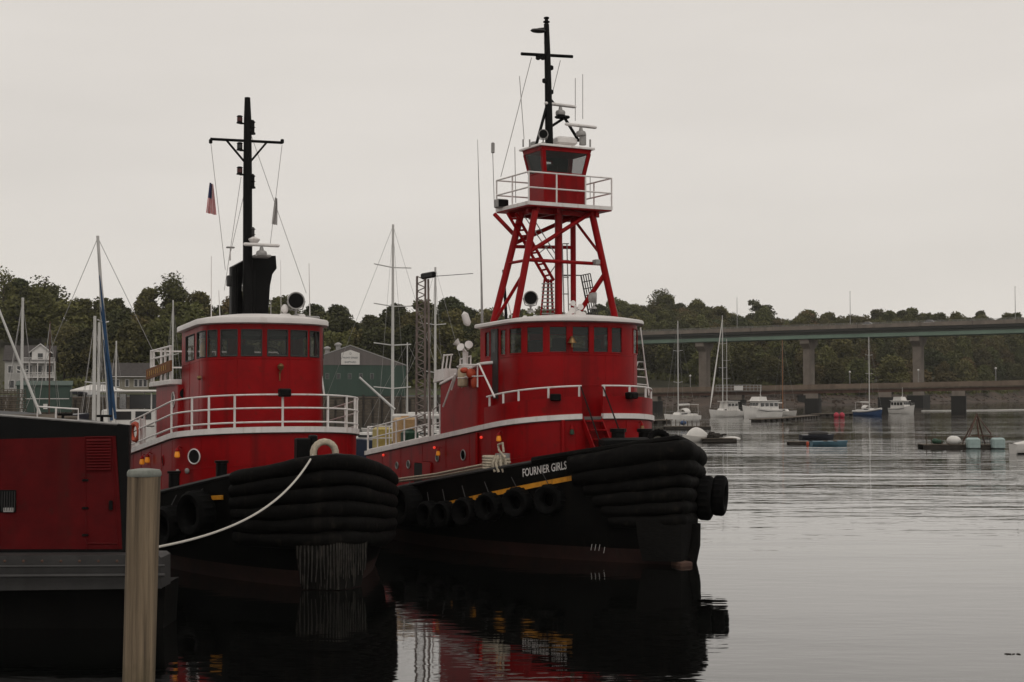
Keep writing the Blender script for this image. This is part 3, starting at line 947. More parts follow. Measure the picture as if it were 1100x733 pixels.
# lamps, portholes, doors along the deckhouse side
for px, py, m, s_ in ((474.5, 486, M['amber'], 1.0), (540, 470, M['amber'], 1.1), (614, 463, M['green_plastic'], 1.0), (686, 459, M['brass'], 1.0)):
    p, n = H2.on(t, px, py, 3.4)
    deck_lamp(t, p, n, m, s_)
for px, py in ((413, 489), (467.5, 481), (518, 470)):
    p, n = H2.on(t, px, py, 3.2)
    MB().sphere(p + n * 0.04, 0.05).build('red_lamp', M['redlamp'], t.root)
for px, py, r in ((498, 489, 0.17), (439, 499, 0.14), (427, 500, 0.12), (470, 492, 0.12)):
    p, n = H2.on(t, px, py, 3.0)
    porthole(t, p, n, r)
for px in (451, 459.5):
    p, n = H2.on(t, px, 500, 3.0)
    z0 = T2.sheer(-p.x) - 0.5
    mb = MB().bbox((p.x + n.x * 0.03, p.y + n.y * 0.03, z0 + 0.75), (0.75, 0.07, 1.5), 0.03)
    mb.build('door', M['red'] if px > 455 else M['black'], t.root)
p, n = H2.on(t, 604, 470, 3.0)
MB().bbox((p.x + n.x * 0.05, p.y + n.y * 0.05, p.z), (0.12, 0.12, 1.1), 0.03, math.atan2(n.y, n.x)).build('corner_post', M['red'], t.root)
p, n = H2.on(t, 513.5, 488, 3.0)
MB().tube([(p.x + n.x * 0.05, p.y + n.y * 0.05, zbd2(p.x) - 0.13), (p.x + n.x * 0.05, p.y + n.y * 0.05, 2.0)], 0.05, 8).build('vent_pipe', M['red'], t.root)
# bitts and rope on the side deck
pb = t.at(527, 500, y=-3.45)
zd = T2.sheer(-pb.x) - 0.55
bt = bitt(t, (pb.x, pb.y, zd), 0.2, 1.0, M['galv'])
mb = MB()
for k in range(6):
    mb.ring((pb.x, pb.y, zd + 0.55 + 0.085 * k), (0.02, 0.01, 1), 0.22, 0.05, 20, 6)
mb.build('rope_coil', M['tanrope'], bt)
pb = t.at(540, 497, y=-3.3)
bt = bitt(t, (pb.x, pb.y, zd), 0.18, 1.1, M['galv'])
mb = MB()
for k in range(5):
    mb.ring((pb.x, pb.y, zd + 0.6 + 0.09 * k), (0.15, 0.1, 1), 0.19 + 0.02 * (k % 2), 0.05, 20, 6)
for k in range(5):
    a = -2.2 + k * 0.5
    mb.tube([(pb.x + 0.2 * math.cos(a), pb.y + 0.2 * math.sin(a), zd + 1.05), (pb.x + 0.31 * math.cos(a), pb.y + 0.31 * math.sin(a), zd + 0.8), (pb.x + 0.3 * math.cos(a + .3), pb.y + 0.3 * math.sin(a + .3), zd + 0.55)], 0.045, 6)
mb.tube([t.at(543, 492, y=-3.45), t.at(536, 484, y=-3.4), t.at(535, 478, y=-3.4), t.at(540, 476, y=-3.4), t.at(541, 486, y=-3.4)], 0.035, 6)
mb.build('rope_coil', M['tanrope'], bt)
# deck gear on the bow
for px, py, m in ((664, 466, M['black']), (693, 466, M['black'])):
    p = t.at(px, py, x=-2.3)
    bitt(t, (p.x, p.y, p.z - 0.6), 0.2, 0.75, m)
p = t.at(671, 475, x=-1.6)
MB().bbox((p.x, p.y, p.z), (0.4, 1.6, 0.25), 0.06).build('fairlead', M['black'], t.root)
# navigation pole and white ladder on the port side
mb = MB()
a = t.at(676, 420, x=-7.2)
b = t.at(685, 389, x=-7.2)
c = t.at(692, 389, x=-7.2)
d = t.at(697, 422, x=-7.2)
mb.tube([a, b, c, d], 0.03, 6)
for k in (0.25, 0.5, 0.75):
    mb.tube([a.lerp(b, k), d.lerp(c, k)], 0.022, 6)
mb.build('boarding_ladder', M['white'], t.root)
line([t.at(697, 425, x=-7.0), t.at(688, 352, x=-7.0)], 0.022, 'whip_aerial', M['white'], t.root)
# the rail and gear on the raised house
mb = MB()
yy = -2.88
P_ = lambda px, py: t.at(px, py, y=yy)
mb.tube([P_(485, 419), P_(494, 392), P_(515, 392), P_(531.5, 427)], 0.032, 6)
mb.tube([P_(496, 417), P_(495, 392)], 0.026, 6)
mb.tube([P_(513, 416), P_(513, 392)], 0.026, 6)
mb.tube([P_(494, 405), P_(520, 404)], 0.022, 6)
mb.tube([P_(476, 437), P_(489, 402)], 0.035, 6)
mb.build('stair_rail', M['white'], t.root)
lr = thing('life_raft', 'beige life raft canister strapped upright on the raised house of the towered tug', 'life raft', t.world(P_(500, 416)), t.a)
MB().lathe((0, 0.2, 0), [(0.12, 0), (0.17, 0.05), (0.17, 0.55), (0.12, 0.62)], (0, 0, 1), 14).build('canister', M['beige'], lr)
MB().ring((0, 0.2, 0.3), (0, 0, 1), 0.17, 0.02, 16, 6).build('strap', M['white'], lr)
lj = MB().sphere((0, 0, 0.02), 0.18, 0.9, 0.6, 0.9).sphere((0.1, 0, -0.28), 0.15, 0.7, 0.6, 1.3).sphere((-0.22, 0, 0.12), 0.14, 1, 0.7, 0.7)
o = lj.build('life_jacket', M['orange'], None, loc=t.world(P_(506, 402)))
tag(o, 'orange life jackets bundled over the white stair rail of the towered tug', 'life jacket')
mb = MB()
p = t.at(500, 378, y=-2.3)
for k, (dx, dz, ax) in enumerate(((0, 0, (0.6, -0.9, 0.5)), (-0.15, 0.12, (-0.5, -0.8, 0.8)), (0.2, 0.1, (1, -0.4, 0.4)))):
    mb.lathe(p + Vector((dx, 0, dz)), [(0.05, 0), (0.06, 0.2), (0.14, 0.36)], ax, 12)
mb.tube([p, p - Vector((0, 0, 0.85))], 0.10, 8)
mb.bbox(p - Vector((0, 0, 0.5)), (0.8, 0.3, 0.06), 0.02)
mb.tube([p + Vector((-0.4, 0, -0.8)), p + Vector((-0.4, 0, -0.25)), p + Vector((0.4, 0, -0.15)), p + Vector((0.4, 0, -0.8))], 0.03, 6)
mb.build('loud_hailer', M['white'], t.root)
# bridge-wing box frame further aft
mb = MB()
for px in (477, 481, 485):
    mb.tube([t.at(px - 4, 412, y=-1.6), t.at(px, 381, y=-1.6)], 0.03, 6)
mb.tube([t.at(477, 382, y=-1.6), t.at(486, 381, y=-1.6)], 0.03, 6)
mb.prism([t.at(472, 411, y=-1.6), t.at(484, 408, y=-1.6), t.at(484, 396, y=-1.6), t.at(474, 398, y=-1.6)], (0, 1, 0), 0.5)
mb.build('vent_cowl', M['white'], t.root)
# lattice boom standing on the after deck
mb = MB()
pb = [t.at(447, 474, y=-1.7), t.at(462, 474, y=-1.7)]
pt = [t.at(448, 297, y=-1.7), t.at(457, 297, y=-1.7)]
A, B_, A2, B2 = pb[0], pb[0].lerp(pb[1], 0.62), pt[0], pt[1]
for a, b in ((A, A2), (B_, B2), (pb[1], t.at(460, 300, y=-1.7))):
    mb.tube([a, b], 0.045, 6)
n_ = 22
for k in range(n_):
    a = A.lerp(A2, k / n_)
    b = B_.lerp(B2, (k + 0.5) / n_)
    c = A.lerp(A2, (k + 1) / n_)
    mb.tube([a, b], 0.022, 5)
    mb.tube([b, c], 0.022, 5)
lat = mb.build('lattice_boom', M['rail_grey'], t.root)
lat.data.materials.clear()
lat.data.materials.append(mat('faded_brown_grey_steel', (0.17, 0.135, 0.12), 0.7, 0.25, 2.0))
MB().bbox(t.at(460, 296, y=-1.7), (1.1, 0.15, 0.22), 0.04).build('boom_head', M['black'], lat)
line([t.at(466, 297, y=-1.7), t.at(508, 294, y=-1.9)], 0.012, 'stay_wire', M['black'], t.root)
# mast-like aerial to the left of the tower
line([t.at(518, 347, y=-1.9), t.at(517, 290, y=-1.9), t.at(513, 150, y=-1.9)], [0.05, 0.03, 0.008], 'tall_whip_aerial', M['galv'], t.root)
p = t.at(503, 350, y=-2.4)
MB().lathe(p + Vector((0, 0, 0.0)), [(0.06, 0), (0.13, 0.1), (0.12, 0.4), (0.02, 0.5)], (-0.3, -0.2, 1), 12).build('horn_light', M['white'], t.root)

# ---- tower on the wheelhouse roof
xt = -6.7
tw = lambda px, py, x=xt: t.at(px, py, x=x)
foot_z = 345
legs = {'fs': ((553, 345), (575, 227), -6.1), 'rs': ((530, 347), (560, 229), -7.4), 'fp': ((661, 343), (635, 225), -6.3)}
lg = {}
for k, (a, b, x) in legs.items():
    lg[k] = (tw(*a, x=x), tw(*b, x=x + (0.2 if x < -7 else -0.1)))
for k, (a, b) in lg.items():
    MB().tube([a - (b - a) * 0.03, b], 0.115, 10).build('tower_leg', M['red'], t.root)
MB().tube([tw(600, 347, -6.5), tw(600, 222, -6.5)], 0.125, 12).build('tower_leg', M['red'], t.root)
MB().tube([tw(616, 345, -7.4), tw(615.5, 224, -7.4)], 0.095, 12).build('tower_leg', M['red'], t.root)
def strut(a, b, r=0.06, m=None):
    MB().tube([a, b], r, 8).build('tower_strut', m or M['red'], t.root)
on = lambda k, py: lg[k][0].lerp(lg[k][1], (lg[k][0].z - W(0, py, 47).z) / (lg[k][0].z - lg[k][1].z))
strut(on('fs', 283), on('fp', 283))
strut(on('rs', 284), on('fs', 283.5), 0.05)
strut(on('rs', 266), tw(616, 266, -7.4))
strut(on('rs', 263), tw(616, 233, -7.4), 0.07)
strut(on('fs', 276), tw(633, 230, -6.4), 0.07)
strut(tw(533, 343, -7.0), on('fs', 297), 0.06)
strut(tw(624, 333, -7.2), on('fp', 293), 0.085)
strut(tw(618, 238, -7.2), on('fp', 274), 0.05)
strut(tw(531, 230, -7.9), tw(552, 252, -7.4), 0.07)
# inclined ladder up to the platform, and the lower ladder
mb = MB()
for o_ in (0, 9):
    mb.tube([tw(588 + o_ * 0.75, 303 - o_ * 0.2, -7.1), tw(545 + o_, 229, -7.1)], 0.05, 6)
for k in range(12):
    a = tw(588, 303, -7.1).lerp(tw(545, 229, -7.1), k / 12)
    b = tw(594.7, 301, -7.1).lerp(tw(554, 229, -7.1), k / 12)
    mb.tube([a, b], 0.035, 5)
lad = mb.build('tower_ladder', M['red'], t.root)
mb = MB()
mb.tube([tw(604, 285, -7.15), tw(570, 230, -7.15)], 0.018, 5)
mb.tube([tw(596, 280, -7.15), tw(563, 232, -7.15)], 0.018, 5)
for k in (0.1, 0.4, 0.7):
    mb.tube([tw(594.7, 301, -7.1).lerp(tw(554, 229, -7.1), k), tw(604, 285, -7.15).lerp(tw(570, 230, -7.15), k)], 0.018, 5)
mb.build('handrail', M['galv'], lad)
mb = MB()
mb.tube([tw(588, 340, -7.0), tw(589, 300, -7.0)], 0.04, 6)
mb.tube([tw(594, 340, -7.0), tw(592, 300, -7.0)], 0.04, 6)
mb.tube([tw(581, 340, -7.0), tw(585, 299, -7.0)], 0.035, 6)
mb.build('ladder_rail', M['red'], t.root)
mb = MB()
for k in range(9):
    y = 337 - 4 * k
    mb.tube([tw(582, y, -6.95), tw(595, y, -6.95)], 0.022, 5)
for px in (606, 611):
    mb.tube([tw(px, 340, -7.2), tw(px - 2, 262, -7.2)], 0.022, 5)
for k in range(4):
    mb.tube([tw(604.5, 262 + 18 * k, -7.2), tw(611, 262 + 18 * k, -7.2)], 0.02, 5)
mb.build('ladder_rungs', M['galv'], t.root)
mb = MB()
a, b, c, d = tw(624, 296, -7.9), tw(634, 294, -7.9), tw(642, 338, -7.9), tw(633, 340, -7.9)
for k in range(5):
    mb.tube([a.lerp(b, k / 4), d.lerp(c, k / 4)], 0.02, 5)
for k in range(7):
    mb.tube([a.lerp(d, k / 6), b.lerp(c, k / 6)], 0.018, 5)
mb.tube([tw(602, 296, -7.9), a, d], 0.03, 5)
mb.build('cargo_grating', M['rail_grey'], t.root)
MB().bbox(tw(640.5, 282, -6.2), (0.25, 0.18, 0.18), 0.02).build('junction_box', M['galv'], t.root)
# platform
xf, xbk = -6.0, -8.25
zf = tw(600, 221, xf).z
yL, yR = tw(568, 220, xf).y, tw(657, 220, xf).y
mb = MB().box(((xf + xbk) / 2, (yL + yR) / 2, zf - 0.02), (xf - xbk, yR - yL, 0.10))
plat = mb.build('platform', M['red'], t.root)
mb = MB()
for x in (xf, xbk):
    mb.box((x, (yL + yR) / 2, zf + 0.03), (0.05, yR - yL + 0.05, 0.12))
for y in (yL, yR):
    mb.box(((xf + xbk) / 2, y, zf + 0.03), (xf - xbk - 0.06, 0.05, 0.116))
mb.build('toe_board', M['white'], plat)
mb = MB()
for y in (yL + 0.45, yL + 1.2, yR - 0.45):
    mb.box(((xf + xbk) / 2 - 0.02, y, zf - 0.15), (xf - xbk - 0.3, 0.10, 0.16))
for x in (xf - 0.5, xbk + 0.5):
    mb.box((x, (yL + yR) / 2, zf - 0.16), (0.09, yR - yL - 0.4, 0.15))
mb.build('joist', M['red'], plat)
hr, hm = tw(600, 187, xf).z - zf, tw(600, 203.5, xf).z - zf
mb = MB()
cs = [Vector((xf, yL, zf)), Vector((xf, yR, zf)), Vector((xbk, yR, zf)), Vector((xbk, yL, zf))]
for h in (hr, hm):
    for i in range(4):
        mb.tube([cs[i] + Vector((0, 0, h)), cs[(i + 1) % 4] + Vector((0, 0, h))], 0.027, 6)
for i in range(4):
    for k in ((0, 0.33, 0.68) if i == 0 else (0, 0.5)):
        p = cs[i].lerp(cs[(i + 1) % 4], k)
        mb.tube([p, p + Vector((0, 0, hr))], 0.03, 6)
mb.build('platform_railing', M['white'], plat)
p = tw(537, 219, -7.9)
f = MB().bbox((p.x, p.y + 0.05, p.z), (0.3, 0.42, 0.3), 0.03).build('floodlight', M['galv'], t.root)
MB().bbox((p.x + 0.16, p.y + 0.05, p.z), (0.03, 0.36, 0.24), 0.005).build('lens', M['lens'], f)
# lookout cab: walls lean outwards
xc0, xc1 = -6.35, -7.35
yc0, yc1 = tw(584, 215, xc0).y, tw(628.5, 215, xc0).y
zc1, zsl = tw(600, 159, xc0).z, tw(600, 186, xc0).z
zwt = tw(600, 163, xc0).z
def cab_ring(z, lean=0.16, c=0.0):
    k = max(0, (z - zsl) / (zc1 - zsl)) * lean
    x0, x1, y0, y1 = xc0 + k, xc1 - k, yc0 - k, yc1 + k
    return [Vector((x0, y0, z)), Vector((x0, y1, z)), Vector((x1, y1, z)), Vector((x1, y0, z))]
mb = MB().loft([cab_ring(zf + 0.03), cab_ring(zsl)], True, True).loft([cab_ring(zwt), cab_ring(zc1)], True, True)
r0, r1 = cab_ring(zsl), cab_ring(zwt)
for i in range(4):
    mb.tube([r0[i].lerp(sum(r0, Vector()) / 4, 0.05), r1[i].lerp(sum(r1, Vector()) / 4, 0.05)], 0.075, 4)
cab = mb.build('lookout_cab', M['red'], t.root, ang=0.4)
for i in range(4):
    a0, b0, a1, b1 = r0[i], r0[(i + 1) % 4], r1[i], r1[(i + 1) % 4]
    ee = 0.06
    q = [a0.lerp(b0, ee), b0.lerp(a0, ee), b1.lerp(a1, ee), a1.lerp(b1, ee)]
    if i == 2:
        lo, hi = 0.30, 0.80
        g = [a0.lerp(b0, .42).lerp(a1.lerp(b1, .42), lo), a0.lerp(b0, .66).lerp(a1.lerp(b1, .66), lo), a0.lerp(b0, .66).lerp(a1.lerp(b1, .66), hi), a0.lerp(b0, .42).lerp(a1.lerp(b1, .42), hi)]
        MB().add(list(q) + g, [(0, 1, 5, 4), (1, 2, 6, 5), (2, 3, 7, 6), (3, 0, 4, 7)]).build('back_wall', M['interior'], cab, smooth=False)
        q = g
    fb = MB()
    for j in range(4):
        fb.tube([q[j], q[(j + 1) % 4]], 0.025, 5)
    f = fb.build('window', M['red'], cab)
    MB().add(q, [(0, 1, 2, 3)]).build('pane', M['pane'], f)
MB().bbox(((xc0 + xc1) / 2, (yc0 + yc1) / 2, zsl + 0.02), (0.8, 1.2, 0.05), 0.01).bbox((-6.75, yc0 + 0.5, zsl + 0.15), (0.3, 0.4, 0.35), 0.04).build('cab_console', M['interior'], cab)
rr = cab_ring(zc1)
cc = sum(rr, Vector()) / 4
mb = MB().loft([[cc + (p - cc) * 1.10 + Vector((0, 0, dz)) for p in rr] for dz in (0.0, 0.05)] + [[cc + (p - cc) * 1.08 + Vector((0, 0, 0.07)) for p in rr]], True, True)
mb.build('cab_roof', M['white'], cab)
zr_ = zc1 + 0.07
MB().bbox(tw(607, 152, -6.9), (0.45, 0.75, 0.26), 0.06).build('roof_box', M['white'], cab)
MB().bbox(tw(574, 155, -7.0), (0.2, 0.22, 0.16), 0.03).build('roof_fitting', M['galv'], cab)
mb = MB()
for px in (562, 569, 634):
    mb.tube([tw(px, 158, -6.4), tw(px, 150, -6.4)], 0.03, 6)
mb.build('roof_post', M['galv'], cab)
# mast on the cab
xm = -6.9
P_ = lambda px, py, x=xm: t.at(px, py, x=x)
mast = MB().tube([P_(590, 157), P_(589, 100), P_(588, 57), P_(587, 26)], [0.14, 0.12, 0.105, 0.09], 10).tube([P_(587, 27), P_(587, 20)], 0.06, 8).build('mast', M['black'], t.root)
mb = MB().lathe(P_(587, 25), [(0.05, 0), (0.11, 0.02), (0.11, 0.06), (0.05, 0.08)], n=10).lathe(P_(587, 21), [(0.05, 0), (0.09, 0.02), (0.09, 0.07), (0.03, 0.09)], n=10)
mb.build('mast_light', M['black'], mast)
MB().tube([P_(560, 58), P_(615, 61)], 0.055, 8).build('yardarm', M['black'], mast)
b = MB().lathe(P_(578, 33.5), [(0.04, -0.06), (0.20, -0.04), (0.26, 0.0), (0.22, 0.05), (0.05, 0.08)], (0.1, 0, 1), 16)
b.tube([P_(578, 31.5), P_(587, 30.5)], 0.04, 6)
b.build('area_light', M['rail_grey'], mast)
for px, py in ((587, 46), (578, 62), (583, 62), (592, 73), (585, 87), (592, 99)):
    c = P_(px, py)
    MB().bbox((c.x, c.y, c.z), (0.14, 0.14, 0.16), 0.03).build('mast_bracket', M['black'], mast)
for a, b in (((590, 104), (576, 156)), ((606, 126), (622, 152)), ((589, 138), (606, 127)), ((589, 104), (595, 112))):
    MB().tube([P_(*a), P_(*b)], 0.05, 6).build('mast_stay', M['black'], mast)
MB().bbox(P_(604, 126), (0.3, 0.45, 0.1), 0.03).build('radar_shelf', M['black'], mast)
radar(t, P_(602, 113), R(90) + 0.12 - 0.05, 1.25, mast)
radar(t, P_(624, 135.3, -6.6), R(90) + 0.05, 1.25, mast)
MB().tube([P_(626, 156, -6.6), P_(626, 144, -6.6)], 0.12, 10).build('radar_post', M['galv'], mast)
c = P_(583.5, 144.5, -6.4)
searchlight(t, c, (1, -0.45, 0.0), 0.15, mast)
for a, b in (((571, 62), (538, 190)), ((602, 65), (594, 98)), ((558, 82), (563, 150)), ((618, 84), (618, 130)), ((626, 80), (626, 128)), ((529, 155), (531, 222)), ((553, 158), (554, 218)), ((634, 190), (634, 214))):
    line([P_(*a), P_(*b)], 0.012, 'rigging_line', M['galv'], mast)
MB().bbox(P_(529.5, 159), (0.1, 0.1, 0.35), 0.02).build('aerial_head', M['galv'], mast)
# searchlights and horns on the wheelhouse roof
searchlight(t, t.at(570, 320.5, x=-5.4), (1, -0.5, 0), 0.215)
searchlight(t, t.at(638, 320.0, x=-5.6), (0.55, 0.8, 0), 0.17)
mb = MB()
for px, py, r in ((615, 326, 0.09), (623, 330, 0.1), (614, 334, 0.1), (621, 337, 0.11), (611, 337, 0.08), (626, 338, 0.09)):
    c = t.at(px, py, x=-5.3)
    mb.lathe(c, [(0.03, -0.35), (0.035, -0.05), (r, 0.08), (r * 0.9, 0.08)], (1, -0.3, 0.02), 14)
mb.tube([t.at(618, 344, x=-5.5), t.at(618, 328, x=-5.5)], 0.05, 6)
mb.build('air_horn', M['white'], t.root)
MB().lathe(t.at(564, 346, x=-5.5), [(0.1, 0), (0.13, 0.1), (0.05, 0.2)], n=12).build('roof_vent', M['white'], t.root)
mb = MB().tube([t.at(544, 347, x=-7.8), t.at(541, 290, x=-7.8)], 0.05, 6)
mb.build('small_post', M['black'], t.root)
mb = MB().tube([t.at(551, 346, x=-7.2), t.at(545, 322, x=-7.2)], 0.02, 5)
mb.build('small_aerial', M['white'], t.root)

# ---- tyres along the starboard side
spots = [(590, 537, 0.33, 0.14), (555, 540, 0.33, 0.14), (526, 545, 0.32, 0.14), (500, 550, 0.32, 0.14), (478, 553, 0.30, 0.14), (461, 553, 0.30, 0.14)]
ords = ['nearest the bow, under the last letters of the name', 'second back from the bow', 'third back from the bow', 'fourth back from the bow', 'fifth back from the bow', 'sixth back from the bow, in shadow']
for (px, py, R_, r), w_ in zip(spots, ords):
    for _ in range(1):
        u, z = hull_u(t, px, py, 0.22)
        c = on_hull(t, u, z, 0.23)
        n = (c - on_hull(t, u, z, 0)).normalized()
        wn = t.rot @ n
        top = on_hull(t, u + 0.25, T2.sheer(u + 0.25) - 0.35, 0.03)
        tyre(t.world(c), wn, R_, r, 'tyre hung on the towered tug, ' + w_, 'tyre fenders along the towered tug', 1.7, hang=t.world(top))
u, z = hull_u(t, 437, 544, 0.3)
c = on_hull(t, u, z, 0.3)
tyre(t.world(c), t.rot @ (c - on_hull(t, u, z, 0)), 0.48, 0.19, 'big black tyre pinched between the two tugs', None, 1.7, hang=t.world(on_hull(t, u, z + 0.8, 0.1)))
# tyres on the bow: a cluster pushed out past the stem
ax = Vector((0.95, -0.28, -0.05))
for k in range(2):
    c = t.at(758 + 15 * k, 535 - 2.5 * k, x=-0.85 + 0.05 * k)
    tyre(t.world(c), ax, 0.48 - 0.04 * k, 0.19 - 0.02 * k, 'black tyre on the bow of the towered tug, ' + ('against the bow rolls', 'outermost of the stack')[k], 'tyres stacked on the stem', 1.15)
c = t.at(708, 474, x=-1.5)
tyre(t.world((c.x, c.y, c.z)), t.rot @ Vector((1, -0.35, 0.5)), 0.28, 0.10, 'black tyre leaning on the foredeck of the towered tug behind the bow rim', None, 1.2)
# tanks on the after boat deck
for (px, py, wx, h, m, lab) in ((410.5, 478, 0.62, 1.0, 'tote', 'yellow plastic tank behind the after rail of the towered tug'), (435, 470, 0.75, 1.15, 'tan_tote', 'tan plastic tank beside the lattice boom on the after deck'),
                               (440, 478, 0.55, 0.55, 'green_plastic', 'low green tub in front of the tan tank on the after deck')):
    p = t.at(px, py, y=-1.9 if m != 'green_plastic' else -2.2)
    z = zbd2(p.x) + 0.02
    o = thing('storage_tank', lab, 'tank', t.world((p.x, p.y, z)), t.a - math.pi / 2)
    MB().bbox((0, 0, h / 2), (wx, wx, h), 0.08).build('tank_body', M[m], o)
    MB().lathe((0, 0, h - 0.01), [(0.16, 0), (0.16, 0.06), (0.1, 0.07)], n=12).build('lid', M[m], o)
# spring line along the side deck
p0, p1 = t.at(424, 518, y=-3.7), t.at(522, 502, y=-3.5)
for k, dy in enumerate((0.0, -0.10)):
    mid = p0.lerp(p1, 0.5) - Vector((0, 0, 0.05))
    o = MB().tube([t.world(q + Vector((0, dy, -dy * 0.8))) for q in (p0 + (p0 - p1) * 0.15, p0, mid, p1)], 0.04, 7).build('mooring_rope', M['tanrope'])
    tag(o, ('upper' if k else 'lower') + ' tan mooring rope run along the side deck of the towered tug', 'rope', 'ropes along the side deck')
# ------------------------------------------------------------------ the tug on the left, with the black mast
T1 = Tug('tugboat', 'red and black tugboat with a tall black mast and funnel, moored nearer the piling', 24, 362, 36.0, 27, 3.7, 9, 0.77,
         (3.38, 0.255, 0.0083), 0.1, 0.14, 'red tugboats moored side by side')
t = T1
t.hull()
for k in range(6):
    t.roll(0, 0.16 + 0.385 * k, (2.25, 2.3, 2.3, 2.25, 2.25, 2.2)[k], 3.2, 0.215, M['rubber'], sag=0.09 * k, off=0.75)
mb = MB()
rings = []
for j in range(17):
    s_ = -1 + 2 * j / 16
    u = 0.62 * abs(s_) ** 1.5
    col = []
    for z in (0.02, 0.4, 0.8, 1.22):
        p = t.hpt(u, z, -1 if s_ < 0 else 1)
        col.append(Vector((p.x + 0.30 + 0.02 * math.sin(j * 2.1 + z * 9), p.y * 0.9 + s_ * 0.28, z)))
    rings.append(col)
mb.loft(rings, False, False)
mb.build('bow_pad', M['brush'], t.root)
# rubber tongues hanging in front of the pad
mb = MB()
for j in range(23):
    s_ = -0.95 + 1.9 * j / 22
    u = 0.62 * abs(s_) ** 1.5
    p = t.hpt(u, 0.6, -1 if s_ < 0 else 1)
    x, y = p.x + 0.33, p.y * 0.9 + s_ * 0.28
    l = rnd.uniform(0.0, 0.5)
    mb.tube([(x, y, 1.2), (x + 0.03, y + rnd.uniform(-.02, .02), 0.7), (x + 0.02, y + rnd.uniform(-.03, .03), l)], [0.022, 0.018, 0.012], 5)
mb.build('hanging_strips', mat('pale_frayed_strips', (0.034, 0.030, 0.025), 0.9, 0.8, 5.0), t.root)
zbd1 = lambda x: 3.84 - 0.10 * (-x - 5.7)
H1 = Path(5.2, 2.2, 2.75, 15.6, 2.3)
wall(H1, lambda x: T1.sheer(-x) - 0.3, zbd1).build('deckhouse', M['red'], t.root)
MB().prism([(-15.6, -2.75, T1.sheer(16) - 0.4), (-15.6, 2.75, T1.sheer(16) - 0.4), (-15.6, 2.75, zbd1(-15.6)), (-15.6, -2.75, zbd1(-15.6))], (1, 0, 0), 0.05).build('deckhouse_back', M['red'], t.root)
cover(H1, lambda x: zbd1(x) - 0.12, 0.02, 0.13).build('boat_deck', M['grey'], t.root)
wall(H1, lambda x: zbd1(x) - 0.08, lambda x: zbd1(x) + 0.08, None, None, 0.10, 0.16).build('deck_edge_trim', M['white'], t.root)
pp = [H1.find(t, p, zbd1, 0.05) for p in (140, 150, 155, 167, 184, 206, 224, 252, 304, 352, 372, 381)]
railing(H1, zbd1, [1.0, 0.62, 0.22], pp[0] - 0.1, H1.len * 0.78, pp + [H1.len * k for k in (0.62, 0.70, 0.78)], 0.05, 0.027, M['white'], t.root)
# wheelhouse
zs1, zt1, zr1 = (lambda x: 6.03 + 0.04 * (x + 6.6)), (lambda x: 6.80 + 0.04 * (x + 6.6)), (lambda x: 6.98 + 0.04 * (x + 6.6))
WH1 = Path(6.55, 1.25, 1.87, 10.5, 2.4, closed=True)
rng = [(200, 209), (212, 221), (223.5, 233), (237.5, 254.5), (259.5, 281), (287.5, 309), (312.5, 330), (333, 342.5)]
iv = px_intervals(t, WH1, lambda x: 6.4, rng)
full = WH1.d[8 + 48 + 8]
iv += [(full - b, full - a) for a, b in iv if full - b > iv[-1][1] + 0.05][:4]
iv += [(full + 0.4, full + 1.7), (full + 2.3, full + 3.6)]
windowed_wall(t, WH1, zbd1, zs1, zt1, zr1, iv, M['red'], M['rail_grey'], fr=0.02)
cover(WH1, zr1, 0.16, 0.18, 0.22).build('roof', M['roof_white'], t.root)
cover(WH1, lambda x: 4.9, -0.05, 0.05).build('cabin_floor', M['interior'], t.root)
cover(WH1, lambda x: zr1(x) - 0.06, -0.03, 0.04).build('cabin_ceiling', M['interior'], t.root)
mb = MB().bbox((-7.5, 0.0, 5.5), (0.6, 2.2, 1.2), 0.05).bbox((-7.7, -0.5, 6.2), (0.15, 0.5, 0.35), 0.03)
mb.ring((-7.95, 0.35, 6.0), (1, 0, 0.3), 0.32, 0.03, 20, 6)
mb.build('helm_console', M['interior'], t.root)
o = MB().sphere((0, 0, 0), 0.3, 0.6, 0.9, 1.2).bbox((0, 0, 0.32), (0.25, 0.5, 0.12), 0.04).build('rain_jacket', mat('yellow_oilskin', (0.65, 0.36, 0.03), 0.6, 0.2, 5.0), None, loc=t.world((-9.4, -1.35, 6.25)))
tag(o, 'yellow rain jacket hanging inside the side windows of the black-masted tug', 'jacket')
seams(t, WH1, zbd1, lambda x: zs1(x) - 0.02, (0.52, 0.97), 10)
seams(t, H1, lambda x: T1.sheer(-x) - 0.3, lambda x: zbd1(x) - 0.08, (0.5,), 15)
# house behind the wheelhouse with a railed top
UH1 = Path(10.1, 0.3, 2.02, 14.1, 3, closed=True)
zu = lambda x: 5.20 + 0.02 * (x + 10.2)
wall(UH1, zbd1, zu).build('upper_house', M['red'], t.root)
UHp = Path(10.45, 0.2, 2.25, 14.2, 4, closed=True)
cover(UHp, lambda x: zu(x), 0.0, 0.17).build('upper_deck', M['white'], t.root)
zu2 = lambda x: zu(x) + 0.17
railing(UHp, zu2, [1.05, 0.78, 0.5], 0, 3.6, [0.02, 0.5, 1.9, 2.6, 3.5], -0.06, 0.03, M['white'], t.root)
mb = MB()
for h in (1.05, 0.5):
    mb.tube([(-14.14, -2.19, zu2(-14.2) + h), (-14.14, 2.19, zu2(-14.2) + h)], 0.03, 6)
for i in range(5):
    mb.tube([(-14.14, -2.19 + 4.38 * i / 4, zu2(-14.2)), (-14.14, -2.19 + 4.38 * i / 4, zu2(-14.2) + 1.05)], 0.03, 6)
mb.build('stern_railing', M['white'], t.root)
a, b = t.at(157.5, 403.5, y=-2.30), t.at(184, 393.5, y=-2.30)
